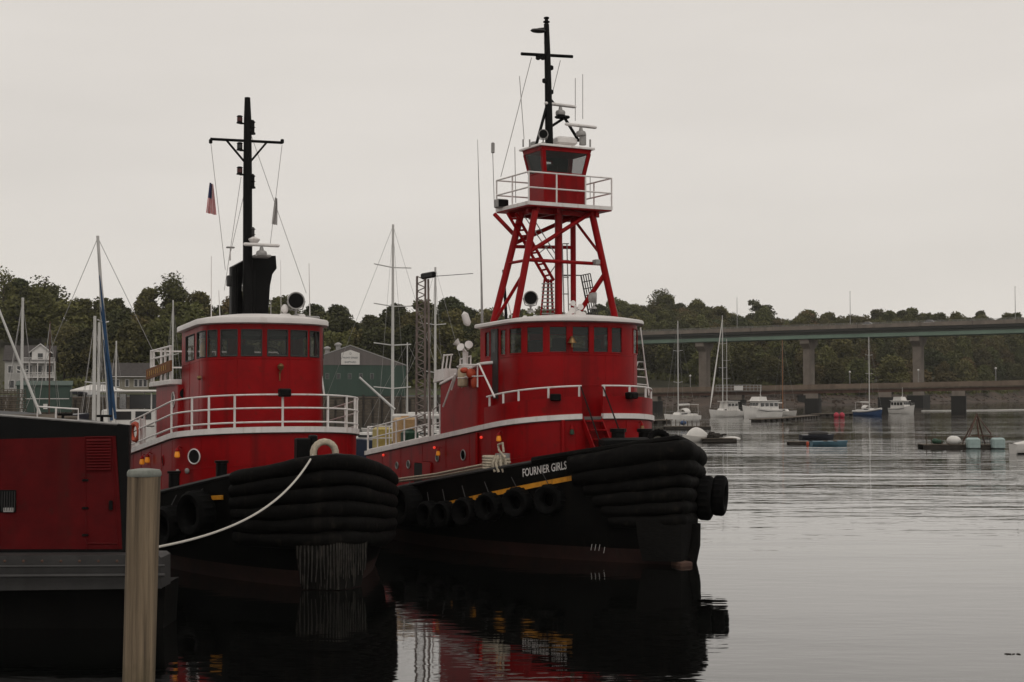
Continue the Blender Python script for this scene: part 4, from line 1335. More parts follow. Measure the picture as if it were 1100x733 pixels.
mb = MB().prism([a + Vector((0, 0, -0.15)), b + Vector((0, 0, -0.15)), b + Vector((0, 0, 0.19)), a + Vector((0, 0, 0.19))], (0, 1, 0), 0.05)
nb = mb.build('name_board', M['board'], t.root)
mb = MB()
for k in range(10):
    c = a.lerp(b, 0.09 + 0.082 * k) + Vector((0, -0.035, 0.02))
    for dx in ((-0.03, 0.03) if k % 3 else (0.0,)):
        mb.box(c + Vector((dx, 0, 0)), (0.022, 0.012, 0.17))
    if k % 2:
        mb.box(c + Vector((0, 0.002, 0.07 if k % 4 == 1 else -0.01)), (0.06, 0.012, 0.022))
mb.build('carved_letters', M['gold'], nb)
p, n = H1.on(t, 300, 398, 5.0)
MB().lathe((0, 0, 0), [(0, 0), (0, 0)]) if False else None
# bow light on the wheelhouse front
p, n = WH1.on(t, 300, 400, 5.6)
b = MB().tube([p, p + n * 0.12, p + n * 0.14 + Vector((0, 0, 0.1))], 0.022, 6).tube([p + n * 0.05 + Vector((0, 0, -0.25)), p + n * 0.06], 0.02, 6)
b.lathe(p + n * 0.14 + Vector((0, 0, 0.06)), [(0.05, 0), (0.09, 0.06), (0.10, 0.12), (0.06, 0.18), (0.02, 0.2)], n=14)
b.build('brass_lamp', M['brass'], t.root)
p, n = H1.on(t, 305, 422, zbd1, 0.10)
f = MB().bbox(p + n * 0.03, (0.26, 0.34, 0.24), 0.03, math.atan2(n.y, n.x)).build('floodlight', M['black'], t.root)
MB().bbox(p + n * 0.17, (0.02, 0.24, 0.15), 0.005, math.atan2(n.y, n.x)).build('lens', M['lens'], f)
p, n = WH1.on(t, 217, 406, 5.4)
MB().lathe(p + n * 0.05, [(0.07, 0), (0.06, 0.08), (0.02, 0.1)], n, 12).build('brass_fitting', M['brass'], t.root)
for px, py, r, m in ((186.5, 429.5, 0.24, M['white']), (199, 423, 0.19, M['red'])):
    p, n = UH1.on(t, px, py, 4.6)
    porthole(t, p, n, r, m)
for px, py, r, m in ((209, 490.5, 0.21, M['white']), (175.5, 494.5, 0.15, M['red'])):
    p, n = H1.on(t, px, py, 3.0)
    porthole(t, p, n, r, m)
for px, py in ((157.8, 495), (163.5, 493), (194.8, 487)):
    p, n = H1.on(t, px, py, 3.0)
    deck_lamp(t, p, n, M['amber'], 1.1)
for px, py in ((192, 507), (202, 506)):
    p, n = H1.on(t, px, py, 2.6)
    MB().lathe(p + n * 0.02, [(0.08, 0), (0.08, 0.04), (0.05, 0.06)], n, 10).build('valve_cover', M['galv'], t.root)
for px, py, x in ((238, 501, -3.4), (187, 512, -5.2)):
    p = t.at(px, py, x=x)
    bitt(t, (p.x, p.y, p.z - 0.30), 0.15, 0.45, M['black'])
# bow bitt and the rope-bound ring
p = t.at(325, 482, x=-1.9)
MB().bbox((p.x, p.y, p.z - 0.1), (0.32, 0.38, 0.75), 0.03).build('bow_bitt', M['black'], t.root)
p = t.at(336, 478, x=-1.9)
MB().bbox((p.x, p.y, p.z - 0.05), (0.28, 0.20, 0.62), 0.03).build('bow_bitt', M['black'], t.root)
p = t.at(348.5, 488, x=-1.1)
mb = MB()
ring = [(p.x, p.y + 0.30 * math.cos(th), p.z + 0.02 + 0.30 * math.sin(th)) for th in [R(-40 + 260 * i / 26) for i in range(27)]]
mb.tube(ring, [0.085 + 0.007 * (i % 2) for i in range(27)], 10)
mb.build('rope_bound_ring', M['tanrope'], t.root)
# funnel: flared black casing
xk = -9.8
P_ = lambda px, py, x=xk: t.at(px, py, x=x)
prof = [(259, 345), (258.5, 300), (257, 292), (249, 286), (259, 281), (270, 276), (291.5, 276.5), (292, 290), (287.5, 297), (285.5, 310), (284, 345)]
prof = [(250, 345), (250, 284), (266, 276.5), (291.5, 276.5), (292, 290), (288, 296), (285.5, 308), (284, 330), (283, 345)]
prof = [(266, 345), (264, 282), (268, 276.5), (291.5, 276.5), (292.5, 290), (288, 296), (285.5, 308), (284, 330), (283, 345)]
prof2 = [(249, 345), (249, 286.5), (265, 278), (265, 288), (258.5, 292), (257, 312), (260, 345)]
fun = MB().prism([P_(*q) for q in prof], (1, 0, 0), 1.1).prism([P_(*q) for q in prof2], (1, 0, 0), 0.7).build('funnel', M['black'], t.root, ang=0.5)
MB().bbox(P_(247, 302, xk), (0.2, 0.2, 0.35), 0.03).build('funnel_box', M['rail_grey'], fun)
mb = MB().tube([P_(252, 287, -9.2), P_(252, 345, -9.2)], 0.10, 8).tube([P_(272, 290, -9.1), P_(272, 345, -9.1)], 0.06, 8)
mb.build('exhaust_pipe', M['black'], fun)
# mast
xm = -9.1
mast = MB().tube([P_(266, 345, xm), P_(266, 200, xm), P_(266, 128, xm), P_(265.8, 105, xm)], [0.155, 0.145, 0.12, 0.09], 12).build('mast', M['black'], t.root)
MB().tube([P_(226, 149.5, xm), P_(303.5, 153.5, xm)], 0.045, 8).build('yardarm', M['black'], mast)
for a, b in (((243, 150.5), (263.5, 175)), ((287, 152.5), (268, 175))):
    MB().tube([P_(*a, xm), P_(*b, xm)], 0.035, 6).build('yard_brace', M['black'], mast)
mb = MB()
for px in (226.3, 303.2):
    c = P_(px, 152, xm)
    mb.bbox((c.x, c.y, c.z), (0.1, 0.1, 0.14), 0.02)
mb.build('block', M['black'], mast)
for px, py, rd in ((257.5, 130, 1), (257.5, 159, 0), (257.5, 185, 1)):
    c = P_(px, py, xm)
    f = MB().lathe(c + Vector((0, 0, -0.08)), [(0.10, 0), (0.10, 0.03), (0.08, 0.05), (0.08, 0.2), (0.10, 0.22), (0.06, 0.25)], n=12).tube([c + Vector((0, 0, -0.08)), P_(265, py + 3, xm)], 0.03, 6).build('navigation_light', M['black'], mast)
    MB().lathe(c + Vector((0, 0, -0.02)), [(0.085, 0), (0.085, 0.12)], n=12).build('lens', mat('dark_red_lens' if rd else 'dark_lens', (0.06, 0.008, 0.008) if rd else (0.02, 0.02, 0.02), 0.2), f)
for px, py in ((270, 137), (270, 195), (270, 252)):
    c = P_(px, py, xm)
    MB().lathe(c + Vector((0, 0, -0.22)), [(0.13, 0), (0.13, 0.05), (0.10, 0.07), (0.10, 0.2), (0.13, 0.22), (0.10, 0.24), (0.10, 0.36), (0.13, 0.38), (0.07, 0.45)], n=12).build('mast_lantern', M['rail_grey'] if py > 200 else M['black'], mast)
radar(t, P_(281, 263.3, -8.6), R(90) + 0.05, 1.15, mast)
MB().bbox(P_(281, 275.5, -8.8), (0.5, 0.5, 0.08), 0.02).build('radar_shelf', M['galv'], mast)
MB().lathe(P_(273, 258, -8.9), [(0.1, -0.1), (0.18, 0.0), (0.18, 0.03), (0.05, 0.1)], n=14).build('dome_aerial', M['white'], mast)
for a, b in (((226.5, 154), (242, 290)), ((303, 156), (290, 265)), ((270, 146), (329, 315)), ((259, 190), (241, 312)), ((263, 205), (248, 270))):
    line([P_(*a, xm), P_(*b, xm)], 0.009, 'rigging_line', M['galv'], mast)
for a, b, r in (((227, 345), (227, 275), 0.018), ((236.5, 345), (235, 312), 0.02), ((247, 280), (247.5, 265), 0.03), ((333, 345), (332, 283), 0.02), ((302, 345), (301.5, 280), 0.012), ((291, 345), (291, 320), 0.015)):
    line([t.at(*a, x=-9.4), t.at(*b, x=-9.4)], [r, r * 0.5], 'whip_aerial', M['white'], t.root)
MB().bbox(t.at(247.5, 266, x=-9.4), (0.12, 0.25, 0.05), 0.01).build('aerial_head', M['galv'], t.root)
# roof gear
searchlight(t, t.at(318, 323.5, x=-7.8), (1, -0.25, 0.04), 0.25)
mb = MB().sphere(t.at(306, 332, x=-7.9), 0.11, 1, 1, 1.3).bbox(t.at(306, 341, x=-7.9), (0.3, 0.34, 0.22), 0.04).bbox(t.at(322, 341, x=-7.9), (0.3, 0.30, 0.2), 0.04)
mb.build('horn_box', M['white'], t.root)
MB().bbox(t.at(333, 342, x=-8.1), (0.5, 0.5, 0.12), 0.03).build('roof_hatch', M['galv'], t.root)
MB().lathe(t.at(257, 346, x=-8.2), [(0.2, 0), (0.22, 0.05), (0.1, 0.12)], n=12).build('roof_vent', M['galv'], t.root)
# white boarding gate and gear behind the rail, starboard quarter
mb = MB()
a = t.at(352, 425, x=-7.5)
for (pa, pb) in (((338, 338), (348, 424)),):
    mb.tube([t.at(pa[0], 346, x=-7.5), t.at(pb[0], 424, x=-7.2)], 0.03, 6)
mb.build('side_stay', M['white'], t.root)
p = H1.find(t, 147.5, zbd1, 0.05)
q = H1(p, 0.12)
lb = MB().ring((0, 0, 0), t.rot @ Vector((0.3, -1, 0)), 0.27, 0.075, 24, 8).build('life_ring', M['orange'], None, loc=t.world((q.x, q.y, zbd1(q.x) + 0.55)))
tag(lb, 'orange life ring hung on the white rail of the black-masted tug', 'life ring')
mb = MB()
for px in (143, 152):
    mb.bbox(t.at(px, 468, y=-2.7), (0.10, 0.10, 1.1), 0.01)
mb.build('gate_post', M['white'], t.root)
# yellow scrap of stripe under the bulwark
u, z = hull_u(t, 234, 534)
MB().loft([[on_hull(t, u + 0.45 * k - 0.2, z - 0.04 * k + 0.06, 0.01), on_hull(t, u + 0.45 * k - 0.2, z - 0.04 * k + 0.05, 0.07), on_hull(t, u + 0.45 * k - 0.2, z - 0.04 * k - 0.05, 0.07), on_hull(t, u + 0.45 * k - 0.2, z - 0.04 * k - 0.06, 0.01)] for k in (0, 1)]).build('rub_strake', M['yellow'], t.root)
# tyres
for px, py, R_, r, lab in ((212, 552, 0.46, 0.17, 'large black tyre hung under the yellow mark of the black-masted tug'), (184, 566, 0.42, 0.17, 'black tyre on the black-masted tug half hidden by the timber piling')):
    u, z = hull_u(t, px, py, 0.25)
    c = on_hull(t, u, z, 0.28)
    tyre(t.world(c), t.rot @ (c - on_hull(t, u, z, 0)), R_, r, lab, 'tyre fenders on the black-masted tug', 1.6, hang=t.world(on_hull(t, u, T1.sheer(u) - 0.2, 0.04)))
# flags on the halyards
def flag(name, label, top, bot_px, w_, mats, rows):
    pass
def hanging_flag(name, label, p, w_, h, kind, rz):
    root = thing(name, label, 'flag', p, rz)
    if kind == 'us':
        for k in range(7):
            for part, m in (('red_stripe', M['flagred']), ('white_stripe', M['flagwhite'])):
                mb = MB()
                i0 = k * 2 + (part == 'white_stripe')
                if i0 > 12:
                    continue
                rings = []
                for j in range(7):
                    y = -h * j / 6
                    def pt(i):
                        xx = w_ * (i / 13) * (0.45 + 0.75 * j / 6)
                        return Vector((xx - 0.10 * j / 6, 0.05 * math.sin(i * 1.1 + j * 0.6), y - 0.25 * w_ * (i / 13)))
                    rings.append([pt(i0), pt(i0 + 1)])
                jj = rings if (i0 > 6) else rings[3:]
                mb.loft(jj, False, False).build('stripe', m, root)
        mb = MB()
        rings = [[Vector((w_ * (i / 13) * (0.45 + 0.75 * j / 6) - 0.10 * j / 6, 0.05 * math.sin(i * 1.1 + j * 0.6), -h * j / 6 - 0.25 * w_ * (i / 13))) for i in range(0, 8)] for j in range(0, 4)]
        mb.loft(rings, False, False).build('canton', M['flagblue'], root)
    else:
        rings = [[Vector((w_ * i / 8 * (0.4 + 0.7 * j / 8) - 0.08 * j / 6, 0.05 * math.sin(i * 1.2 + j * 0.5), -h * j / 8 - 0.2 * w_ * i / 8)) for i in range(9)] for j in range(9)]
        MB().loft(rings, False, False).build('cloth', M['flaggrey'], root)
hanging_flag('flag', 'small drooping US flag on the halyard of the black mast', t.world(P_(229, 196, xm)) - Vector((0.11, 0, 0)), 0.26, 0.95, 'us', 0.25)
hanging_flag('flag', 'faded pale grey flag drooping on the other halyard of the black mast', t.world(P_(295.5, 212, xm)), 0.17, 0.85, 'grey', 0.3)

# ------------------------------------------------------------------ timber piling and the bow rope
base = W(155, 508, 12.0)
pz = base.z
mb = MB()
rings = []
for i in range(15):
    z = -1.5 + (pz - 0.03 + 1.5) * i / 14
    r0 = 0.122 + 0.014 * i / 14
    ring = []
    for k in range(72):
        th = 2 * math.pi * k / 72
        rr = r0 * (1 + 0.018 * math.sin(3 * th + z * 0.7) + 0.012 * math.sin(7 * th + z * 1.3) - 0.05 * max(0, math.cos(5 * th + 0.25 * math.sin(z * 1.1))) ** 60 - 0.035 * max(0, math.cos(4 * th + 1.0 + 0.3 * math.sin(z * 0.8 + 1))) ** 80)
        ring.append(Vector((-0.035 * (pz - z) / 2.0 + rr * math.cos(th), rr * math.sin(th), z)))
    rings.append(ring)
pl = thing('piling', 'weathered round timber piling with a verdigris copper cap, nearest thing in view', 'piling', (base.x, base.y, 0))
mb.loft(rings, True, True).build('post', M['piling'], pl)
MB().lathe((0, 0, pz - 0.06), [(0.139, 0.03), (0.143, 0.04), (0.142, 0.065), (0.130, 0.085), (0.06, 0.095), (0.005, 0.097)], n=28).build('cap', M['verdigris'], pl)
# the line to the bow of the black-masted tug
e0 = T1.world(T1.at(336, 489.5, x=-1.0))
p1 = Vector((base.x - 0.02, 12.17, W(165, 591, 12.1).z))
pts = []
for i in range(41):
    k = i / 40
    q = e0.lerp(p1, k)
    q.z -= 0.42 * (1 - (2 * k - 1) ** 2)
    pts.append(q)
o = MB().tube(pts, [0.026 - 0.0145 * (i / 40) for i in range(41)], 8).build('mooring_rope', M['rope'])
tag(o, 'white mooring rope sagging from the black-masted tug\'s bow to the timber piling', 'rope')

# ------------------------------------------------------------------ red and black work barge at the left
YB = 30.0
bw = lambda px, py, Y=YB: W(px, py, Y)
br = thing('work_barge', 'dark red and black work barge with a louvred door and grey rubbing rail', 'barge', (bw(137, 600).x, YB, 0))
O = Vector(br.location)
lp = lambda px, py, Y=YB: bw(px, py, Y) - O
xr = 0.0
ztopR, ztopL = lp(137, 457).z, lp(0, 449).z
mb = MB()
prof = [lp(-260, 596), lp(137, 596), lp(137, 590), lp(126.5, 456.5), lp(0, 447), lp(-260, 436)]
back = [p + Vector((-1.6, 6.0, 0.0)) for p in prof]
back[2] = back[2] + Vector((-0.1, 0, 0)); back[3] = back[3] + Vector((0.3, 0, -0.15))
mb.loft([prof, back], True, True)
# vertical corner: the dark strip right of the panel
hs = mb.build('deckhouse', M['black'], br, ang=0.3)
MB().add([lp(125, 455.5, YB - 0.006), lp(139, 457, YB - 0.006), lp(138.5, 592, YB - 0.006), lp(130, 592, YB - 0.006)], [(0, 1, 2, 3)]).prism([lp(126, 456), lp(139, 457.5), lp(138.5, 592), lp(132, 592)], (0, 1, 0), 0.08).build('corner_post', M['black'], hs)
pn = MB().prism([lp(-255, 590), lp(132.5, 590), lp(124.5, 468.5), lp(0, 472), lp(-255, 478)], (0, 1, 0), 0.05).build('side_panel', M['red_dull'], br)
mb = MB()
for k in range(11):
    z = 472 + 3.1 * k
    mb.prism([lp(93, z, YB - 0.04), lp(119, z - 0.3, YB - 0.04), lp(119, z + 1.6, YB - 0.07), lp(93, z + 1.9, YB - 0.07)], (0, 1, 0), 0.02)
mb.build('louvre', M['red_dull'], pn)
mb = MB()
for a, b in (((91, 470), (93.5, 590)), ((121, 469.5), (127, 590)), ((91, 470), (121, 469.5)), ((93, 584), (127, 584))):
    mb.tube([lp(*a, YB - 0.03), lp(*b, YB - 0.03)], 0.018, 5)
dr = mb.build('door', M['red_dull'], br)
mb = MB()
for y in (516, 546, 575):
    mb.bbox(lp(91.5, y, YB - 0.04), (0.13, 0.04, 0.05), 0.01)
mb.build('hinge', M['black'], dr)
MB().bbox(lp(119, 543, YB - 0.05), (0.08, 0.05, 0.2), 0.015).build('handle', M['black'], dr)
mb = MB().bbox(lp(3, 538.5, YB - 0.03), (0.56, 0.06, 0.47), 0.01)
wd = mb.build('window', M['black'], br)
mb = MB()
for k in range(9):
    c = lp(-6 + 2.7 * k, 538.5, YB - 0.07)
    mb.tube([c + Vector((0, 0, -0.2)), c + Vector((0, 0, 0.2))], 0.010, 5)
mb.build('bars', M['rail_grey'], wd)
MB().bbox(lp(9, 548, YB - 0.06), (0.22, 0.03, 0.10), 0.01).build('vent_box', M['galv'], wd)
mb = MB().prism([lp(-260, 634), lp(180, 628.5), lp(180, 596), lp(176, 593), lp(-260, 595)], (0, 1, 0), 0.8)
rr_ = mb.build('rubbing_rail', M['rail_grey'], br, ang=0.3)
rr_.location.y = -0.15
MB().tube([lp(-260, 609, YB - 0.55), lp(179, 607, YB - 0.55)], 0.03, 6).tube([lp(-260, 620, YB - 0.55), lp(179, 617, YB - 0.55)], 0.045, 6).build('rail_moulding', M['rail_grey'], rr_)
mb = MB().prism([lp(-260, 636), lp(176, 629), lp(172, 700), lp(-260, 700)], (0, 1, 0), 1.2)
o = mb.build('hull', M['hull_black'], br, ang=0.3)
o.location.y = 0.75
bk = MB().box(((lp(-260, 600).x + xr - 1.6) / 2 - 0.3, 4.0, 0.4), (xr - lp(-260, 600).x - 1.6, 6.0, 2.2)).build('hull_body', M['hull_black'], br)
mb = MB().tube([lp(0, 446.2), lp(127, 455.8)], 0.03, 6).tube([lp(-60, 441.7), lp(0, 446.2)], 0.03, 6)
mb.build('top_edge', M['galv'], br)
mb = MB()
a, b = lp(40, 449.2, YB + 1), lp(84, 452, YB + 1)
mb.tube([a, a + Vector((0, 0, 0.25)), b + Vector((0, 0, 0.25)), b], 0.02, 6)
mb.tube([lp(60, 450.5, YB + 1), lp(60, 450.5, YB + 1) + Vector((0, 0, 0.27))], 0.02, 6)
mb.build('grab_rail', M['white'], br)
MB().bbox(lp(25, 447.5, YB + 1.5), (1.5, 0.7, 0.08), 0.03).bbox(lp(52, 450, YB + 1.3), (1.2, 0.5, 0.12), 0.03).build('hatch_board', M['oldwood'], br)

# bolts on the barge's rubbing rail and cleats on its roof
for k in range(9):
    MB().lathe(lp(8 + 20 * k, 602, YB - 0.56), [(0.03, 0), (0.03, 0.02), (0.015, 0.03)], (0, -1, 0), 8).build('bolt', M['rust'], rr_)
mb = MB()
for px in (70, 112):
    c = lp(px, 449.5 + px * 0.04, YB + 0.8)
    mb.tube([c + Vector((-0.16, 0, 0.14)), c + Vector((0.16, 0, 0.14))], 0.03, 6).tube([c + Vector((-0.05, 0, 0)), c + Vector((-0.05, 0, 0.14))], 0.03, 6)
    mb.build('cleat', M['black'], br)
    mb = MB()
# ------------------------------------------------------------------ water
def water_material():
    m = bpy.data.materials.new('harbour_water')
    m.use_nodes = True
    t = m.node_tree
    p = t.nodes['Principled BSDF']
    p.inputs['Base Color'].default_value = (0.002, 0.0022, 0.002, 1)
    p.inputs['Roughness'].default_value = 0.03
    p.inputs['IOR'].default_value = 1.333
    geo = t.nodes.new('ShaderNodeNewGeometry')
    def noise(scale, st, det, rough=0.5, dist=0.0):
        mp_ = t.nodes.new('ShaderNodeMapping')
        mp_.inputs['Scale'].default_value = st
        mp_.inputs['Rotation'].default_value = (0, 0, 0.12)
        t.links.new(geo.outputs['Position'], mp_.inputs['Vector'])
        n = t.nodes.new('ShaderNodeTexNoise')
        n.inputs['Scale'].default_value = scale
        n.inputs['Detail'].default_value = det
        n.inputs['Roughness'].default_value = rough
        n.inputs['Distortion'].default_value = dist
        t.links.new(mp_.outputs[0], n.inputs['Vector'])
        return n.outputs['Fac']
    def math_(op, a, b=None):
        n = t.nodes.new('ShaderNodeMath')
        n.operation = op
        for i, v in enumerate((a, b)):
            if v is None:
                continue
            if isinstance(v, (int, float)):
                n.inputs[i].default_value = v
            else:
                t.links.new(v, n.inputs[i])
        return n.outputs[0]
    def rng_(v, a, b, c, d):
        n = t.nodes.new('ShaderNodeMapRange')
        n.inputs['From Min'].default_value, n.inputs['From Max'].default_value = a, b
        n.inputs['To Min'].default_value, n.inputs['To Max'].default_value = c, d
        t.links.new(v, n.inputs['Value'])
        return n.outputs[0]
    sep = t.nodes.new('ShaderNodeSeparateXYZ')
    t.links.new(geo.outputs['Position'], sep.inputs[0])
    # the breeze ruffles the open harbour; the water in the lee of the hulls is nearly still
    lee = rng_(sep.outputs['Y'], 36, 70, 0.0, 1.0)
    gust = rng_(noise(0.03, (0.7, 1.8, 1), 4), 0.36, 0.64, 0.30, 1.0)
    small = noise(1.0, (0.36, 1.2, 1), 3, 0.5, 0.3)
    big = noise(0.24, (0.24, 1.4, 1), 3, 0.5, 0.4)
    swell = noise(0.35, (0.35, 1.2, 1), 2, 0.4)
    h = math_('ADD', math_('MULTIPLY', small, math_('MULTIPLY', math_('MULTIPLY', lee, gust), 0.055)), math_('MULTIPLY', big, math_('MULTIPLY', math_('MULTIPLY', lee, gust), 0.125)))
    h = math_('ADD', h, math_('MULTIPLY', swell, 0.020))
    h = math_('ADD', h, math_('MULTIPLY', noise(2.2, (0.5, 1.4, 1), 2, 0.5), 0.0042))
    b = t.nodes.new('ShaderNodeBump')
    b.inputs['Strength'].default_value = 1.0
    b.inputs['Distance'].default_value = 1.0
    t.links.new(h, b.inputs['Height'])
    t.links.new(b.outputs[0], p.inputs['Normal'])
    p.inputs['Coat Weight'].default_value = 0.4
    p.inputs['Coat IOR'].default_value = 1.4
    p.inputs['Coat Roughness'].default_value = 0.03
    t.links.new(b.outputs[0], p.inputs['Coat Normal'])
    return m
MB().add([(-900, -30, 0), (1100, -30, 0), (1100, 1345, 0), (-900, 1345, 0)], [(0, 1, 2, 3)]).build('water', water_material(), kind='structure', smooth=False)

# ------------------------------------------------------------------ land
def interp(x, pts):
    if x <= pts[0][0]:
        return pts[0][1]
    for (a, b), (c, d) in zip(pts, pts[1:]):
        if x <= c:
            return b + (d - b) * (x - a) / (c - a)
    return pts[-1][1]
TREETOP = [(-120, 288), (0, 293), (40, 292), (62, 302), (85, 310), (105, 305), (140, 318), (160, 308), (182, 300), (215, 308), (250, 309), (300, 312), (350, 322), (400, 325), (440, 320), (482, 316),
           (505, 327), (560, 330), (620, 332), (690, 325), (710, 323), (745, 326), (775, 330), (800, 338), (818, 334), (840, 338), (870, 334), (910, 337), (960, 334), (1010, 335), (1060, 337), (1100, 337), (1250, 338)]
RIDGE = [(-200, 400), (450, 430), (560, 560), (690, 760), (1100, 800), (1300, 820)]
SHORE = [(-200, 262), (520, 262), (600, 300), (640, 440), (700, 470), (760, 470), (860, 470), (960, 520), (1030, 600), (1100, 690), (1300, 720)]
TREEH = [(-200, 14), (450, 14), (600, 15), (1300, 15)]
def theta(x, y):
    return 550 + FPX * x / y
def land(th, Y):
    Ys, Yr = interp(th, SHORE), interp(th, RIDGE)
    zr = CAM_H + (HORIZON - interp(th, TREETOP)) * Yr / FPX - interp(th, TREEH) * (1.08 if th < 560 else 0.92 if th < 760 else 1.02)
    left = th < 540
    if left:
        if Y < Ys + 1:
            return -3.0
        if Y < 335:
            return 3.9 + max(0, (Y - 305)) * 0.05
        k = (Y - 335) / (Yr - 335)
        return 5.4 + (zr - 5.4) * max(0, min(1.15, k)) ** 0.9
    if Y < Ys:
        return -0.03 * (Ys - Y) - 0.05
    beach = 40 if th > 650 else 10
    if Y < Ys + beach:
        return 3.4 * (Y - Ys) / beach
    k = (Y - Ys - beach) / (Yr - Ys - beach)
    return 3.4 + (zr - 3.4) * max(0, min(1.1, k)) ** 0.85
mb = MB()
ths = [-330 + i * 16 for i in range(108)]
ys = [200 + 6 * i for i in range(25)] + [350 + 14 * i for i in range(48)] + [1020 + 40 * i for i in range(8)]
vs, fs = [], []
for Y in ys:
    for th in ths:
        x = (th - 550) / FPX * Y
        z = land(th, Y)
        if Y > interp(th, SHORE):
            z += 0.5 * math.sin(x * 0.21 + Y * 0.17) * min(1, (Y - interp(th, SHORE)) / 60)
        vs.append((x, Y, z))
n = len(ths)
for i in range(len(ys) - 1):
    for j in range(n - 1):
        fs.append((i * n + j, i * n + j + 1, (i + 1) * n + j + 1, (i + 1) * n + j))
mb.add(vs, fs)
hill = mb.build('hillside', [M['ground'], M['rock'], M['lawn'], M['asphalt']], kind='structure')
for p in hill.data.polygons:
    c = p.center
    th = theta(c.x, c.y)
    if th > 540 and c.z < 4.0:
        p.material_index = 1
    elif th < 540 and c.y < 318:
        p.material_index = 3 if c.y < 300 else 2
    elif 45 < th < 112 and c.y < 345:
        p.material_index = 2
    elif 20 < th < 70 and 345 < c.y < 385:
        p.material_index = 2

# ------------------------------------------------------------------ trees
def tree_mesh(seed, h, wd, crown_m, lobes=16, leaves=150, leaf=0.55, style='broad'):
    r = random.Random(seed)
    cb = MB()
    for L in range(lobes):
        if style == 'pine':
            k = L / lobes
            z = h * (0.25 + 0.75 * k)
            rad = wd * 0.5 * (1.05 - k) * r.uniform(0.7, 1.1)
            a = r.uniform(0, 6.28)
            c = Vector((rad * 0.35 * math.cos(a), rad * 0.35 * math.sin(a), z))
            sx, sz = max(rad * 0.8, 0.5), h * 0.06
        elif style == 'flat':
            a = r.uniform(0, 6.28)
            d = wd * 0.36 * math.sqrt(r.random())
            c = Vector((d * math.cos(a), d * math.sin(a), h * r.uniform(0.58, 0.95)))
            sx, sz = wd * r.uniform(0.16, 0.26), h * 0.055
        else:
            a = r.uniform(0, 6.28)
            k = r.random()
            d = wd * 0.36 * math.sqrt(r.random()) * math.sin(math.pi * (0.25 + 0.68 * k))
            c = Vector((d * math.cos(a), d * math.sin(a), h * (0.18 + 0.68 * k)))
            sx = wd * r.uniform(0.13, 0.23)
            sz = sx * r.uniform(0.6, 0.95)
        for _ in range(leaves):
            u = Vector((r.gauss(0, 1), r.gauss(0, 1), r.gauss(0, 1))).normalized()
            k = r.uniform(0.55, 1.08)
            p = c + Vector((u.x * sx * k, u.y * sx * k, u.z * sz * k))
            t1 = Vector((r.gauss(0, 1), r.gauss(0, 1), r.gauss(0, .7))).normalized()
            t2 = t1.cross(Vector((r.gauss(0, 1), r.gauss(0, 1), r.gauss(0, 1)))).normalized()
            s = leaf * r.uniform(0.5, 1.2)
            cb.add([p - t1 * s, p + t2 * s * 0.6, p + t1 * s, p - t2 * s * 0.6], [(0, 1, 2, 3)])
    tb = MB()
    lean = Vector((r.uniform(-.04, .04) * h, r.uniform(-.04, .04) * h, 0))
    tb.tube([(0, 0, -1.0), (0, 0, 0.1 * h), lean * 0.5 + Vector((0, 0, 0.4 * h)), lean + Vector((0, 0, 0.85 * h))], [0.03 * h, 0.02 * h, 0.014 * h, 0.004 * h], 7)
    for _ in range(7):
        a = r.uniform(0, 6.28)
        z0 = h * r.uniform(0.28, 0.6)
        e = wd * r.uniform(0.25, 0.42)
        tb.tube([(0, 0, z0), (e * 0.5 * math.cos(a), e * 0.5 * math.sin(a), z0 + h * 0.10), (e * math.cos(a), e * math.sin(a), z0 + h * 0.22)], [0.011 * h, 0.007 * h, 0.003 * h], 5)
    return cb, tb
def make_tree(name, label, seed, h, wd, m, style='broad', group=None, **kw):
    root = thing(name, label, 'tree', (0, -500, 0), 0, group)
    cb, tb = tree_mesh(seed, h, wd, m, style=style, **kw)
    cb.build('crown', m, root, smooth=False)
    tb.build('trunk', M['trunk'], root)
    return root
GF = ('trees on the far shore behind the bridges', 'broadleaf tree in the dark wood across the river behind the road bridge', 'conifer rising from the dark wood across the river behind the road bridge')
GL = ('trees on the hill behind the harbour', 'broadleaf tree on the wooded hill behind the moored boats and houses', 'conifer among the broadleaf trees on the hill behind the moored boats')
protos = []
for i, (h, wd, mm, st) in enumerate(((15, 11, 'leaf', 'broad'), (14, 12, 'leaf', 'broad'), (16, 10, 'leaf', 'broad'), (13, 11, 'leaf_warm', 'broad'), (15, 12, 'leaf_dark', 'broad'))):
    protos.append(make_tree('conifer_tree' if st == 'pine' else 'broadleaf_tree', 'x', 100 + i, h, wd, M[mm], st, 'x', lobes=40, leaves=165, leaf=0.5))
used = set()
def plant(k, th, Y, s, far):
    src = protos[k]
    if k in used:
        o = copy_tree(src)
    else:
        used.add(k)
        o = src
    x = (th - 550) / FPX * Y
    o.location = (x, Y, land(th, Y) - 0.3)
    o.scale = (s * rnd.uniform(.9, 1.15), s * rnd.uniform(.9, 1.15), s * rnd.uniform(.88, 1.12))
    o.rotation_euler = (0, 0, rnd.uniform(0, 6.28))
    G = GF if far else GL
    o['group'], o['label'] = G[0], G[2] if k == 5 else G[1]
    return o
KS = [0, 0, 0, 1, 1, 1, 2, 2, 3, 3, 4, 4, 2, 0]
KL = [0, 0, 1, 1, 2, 3, 3, 4, 4, 4, 2, 1]
nfar = nleft = 0
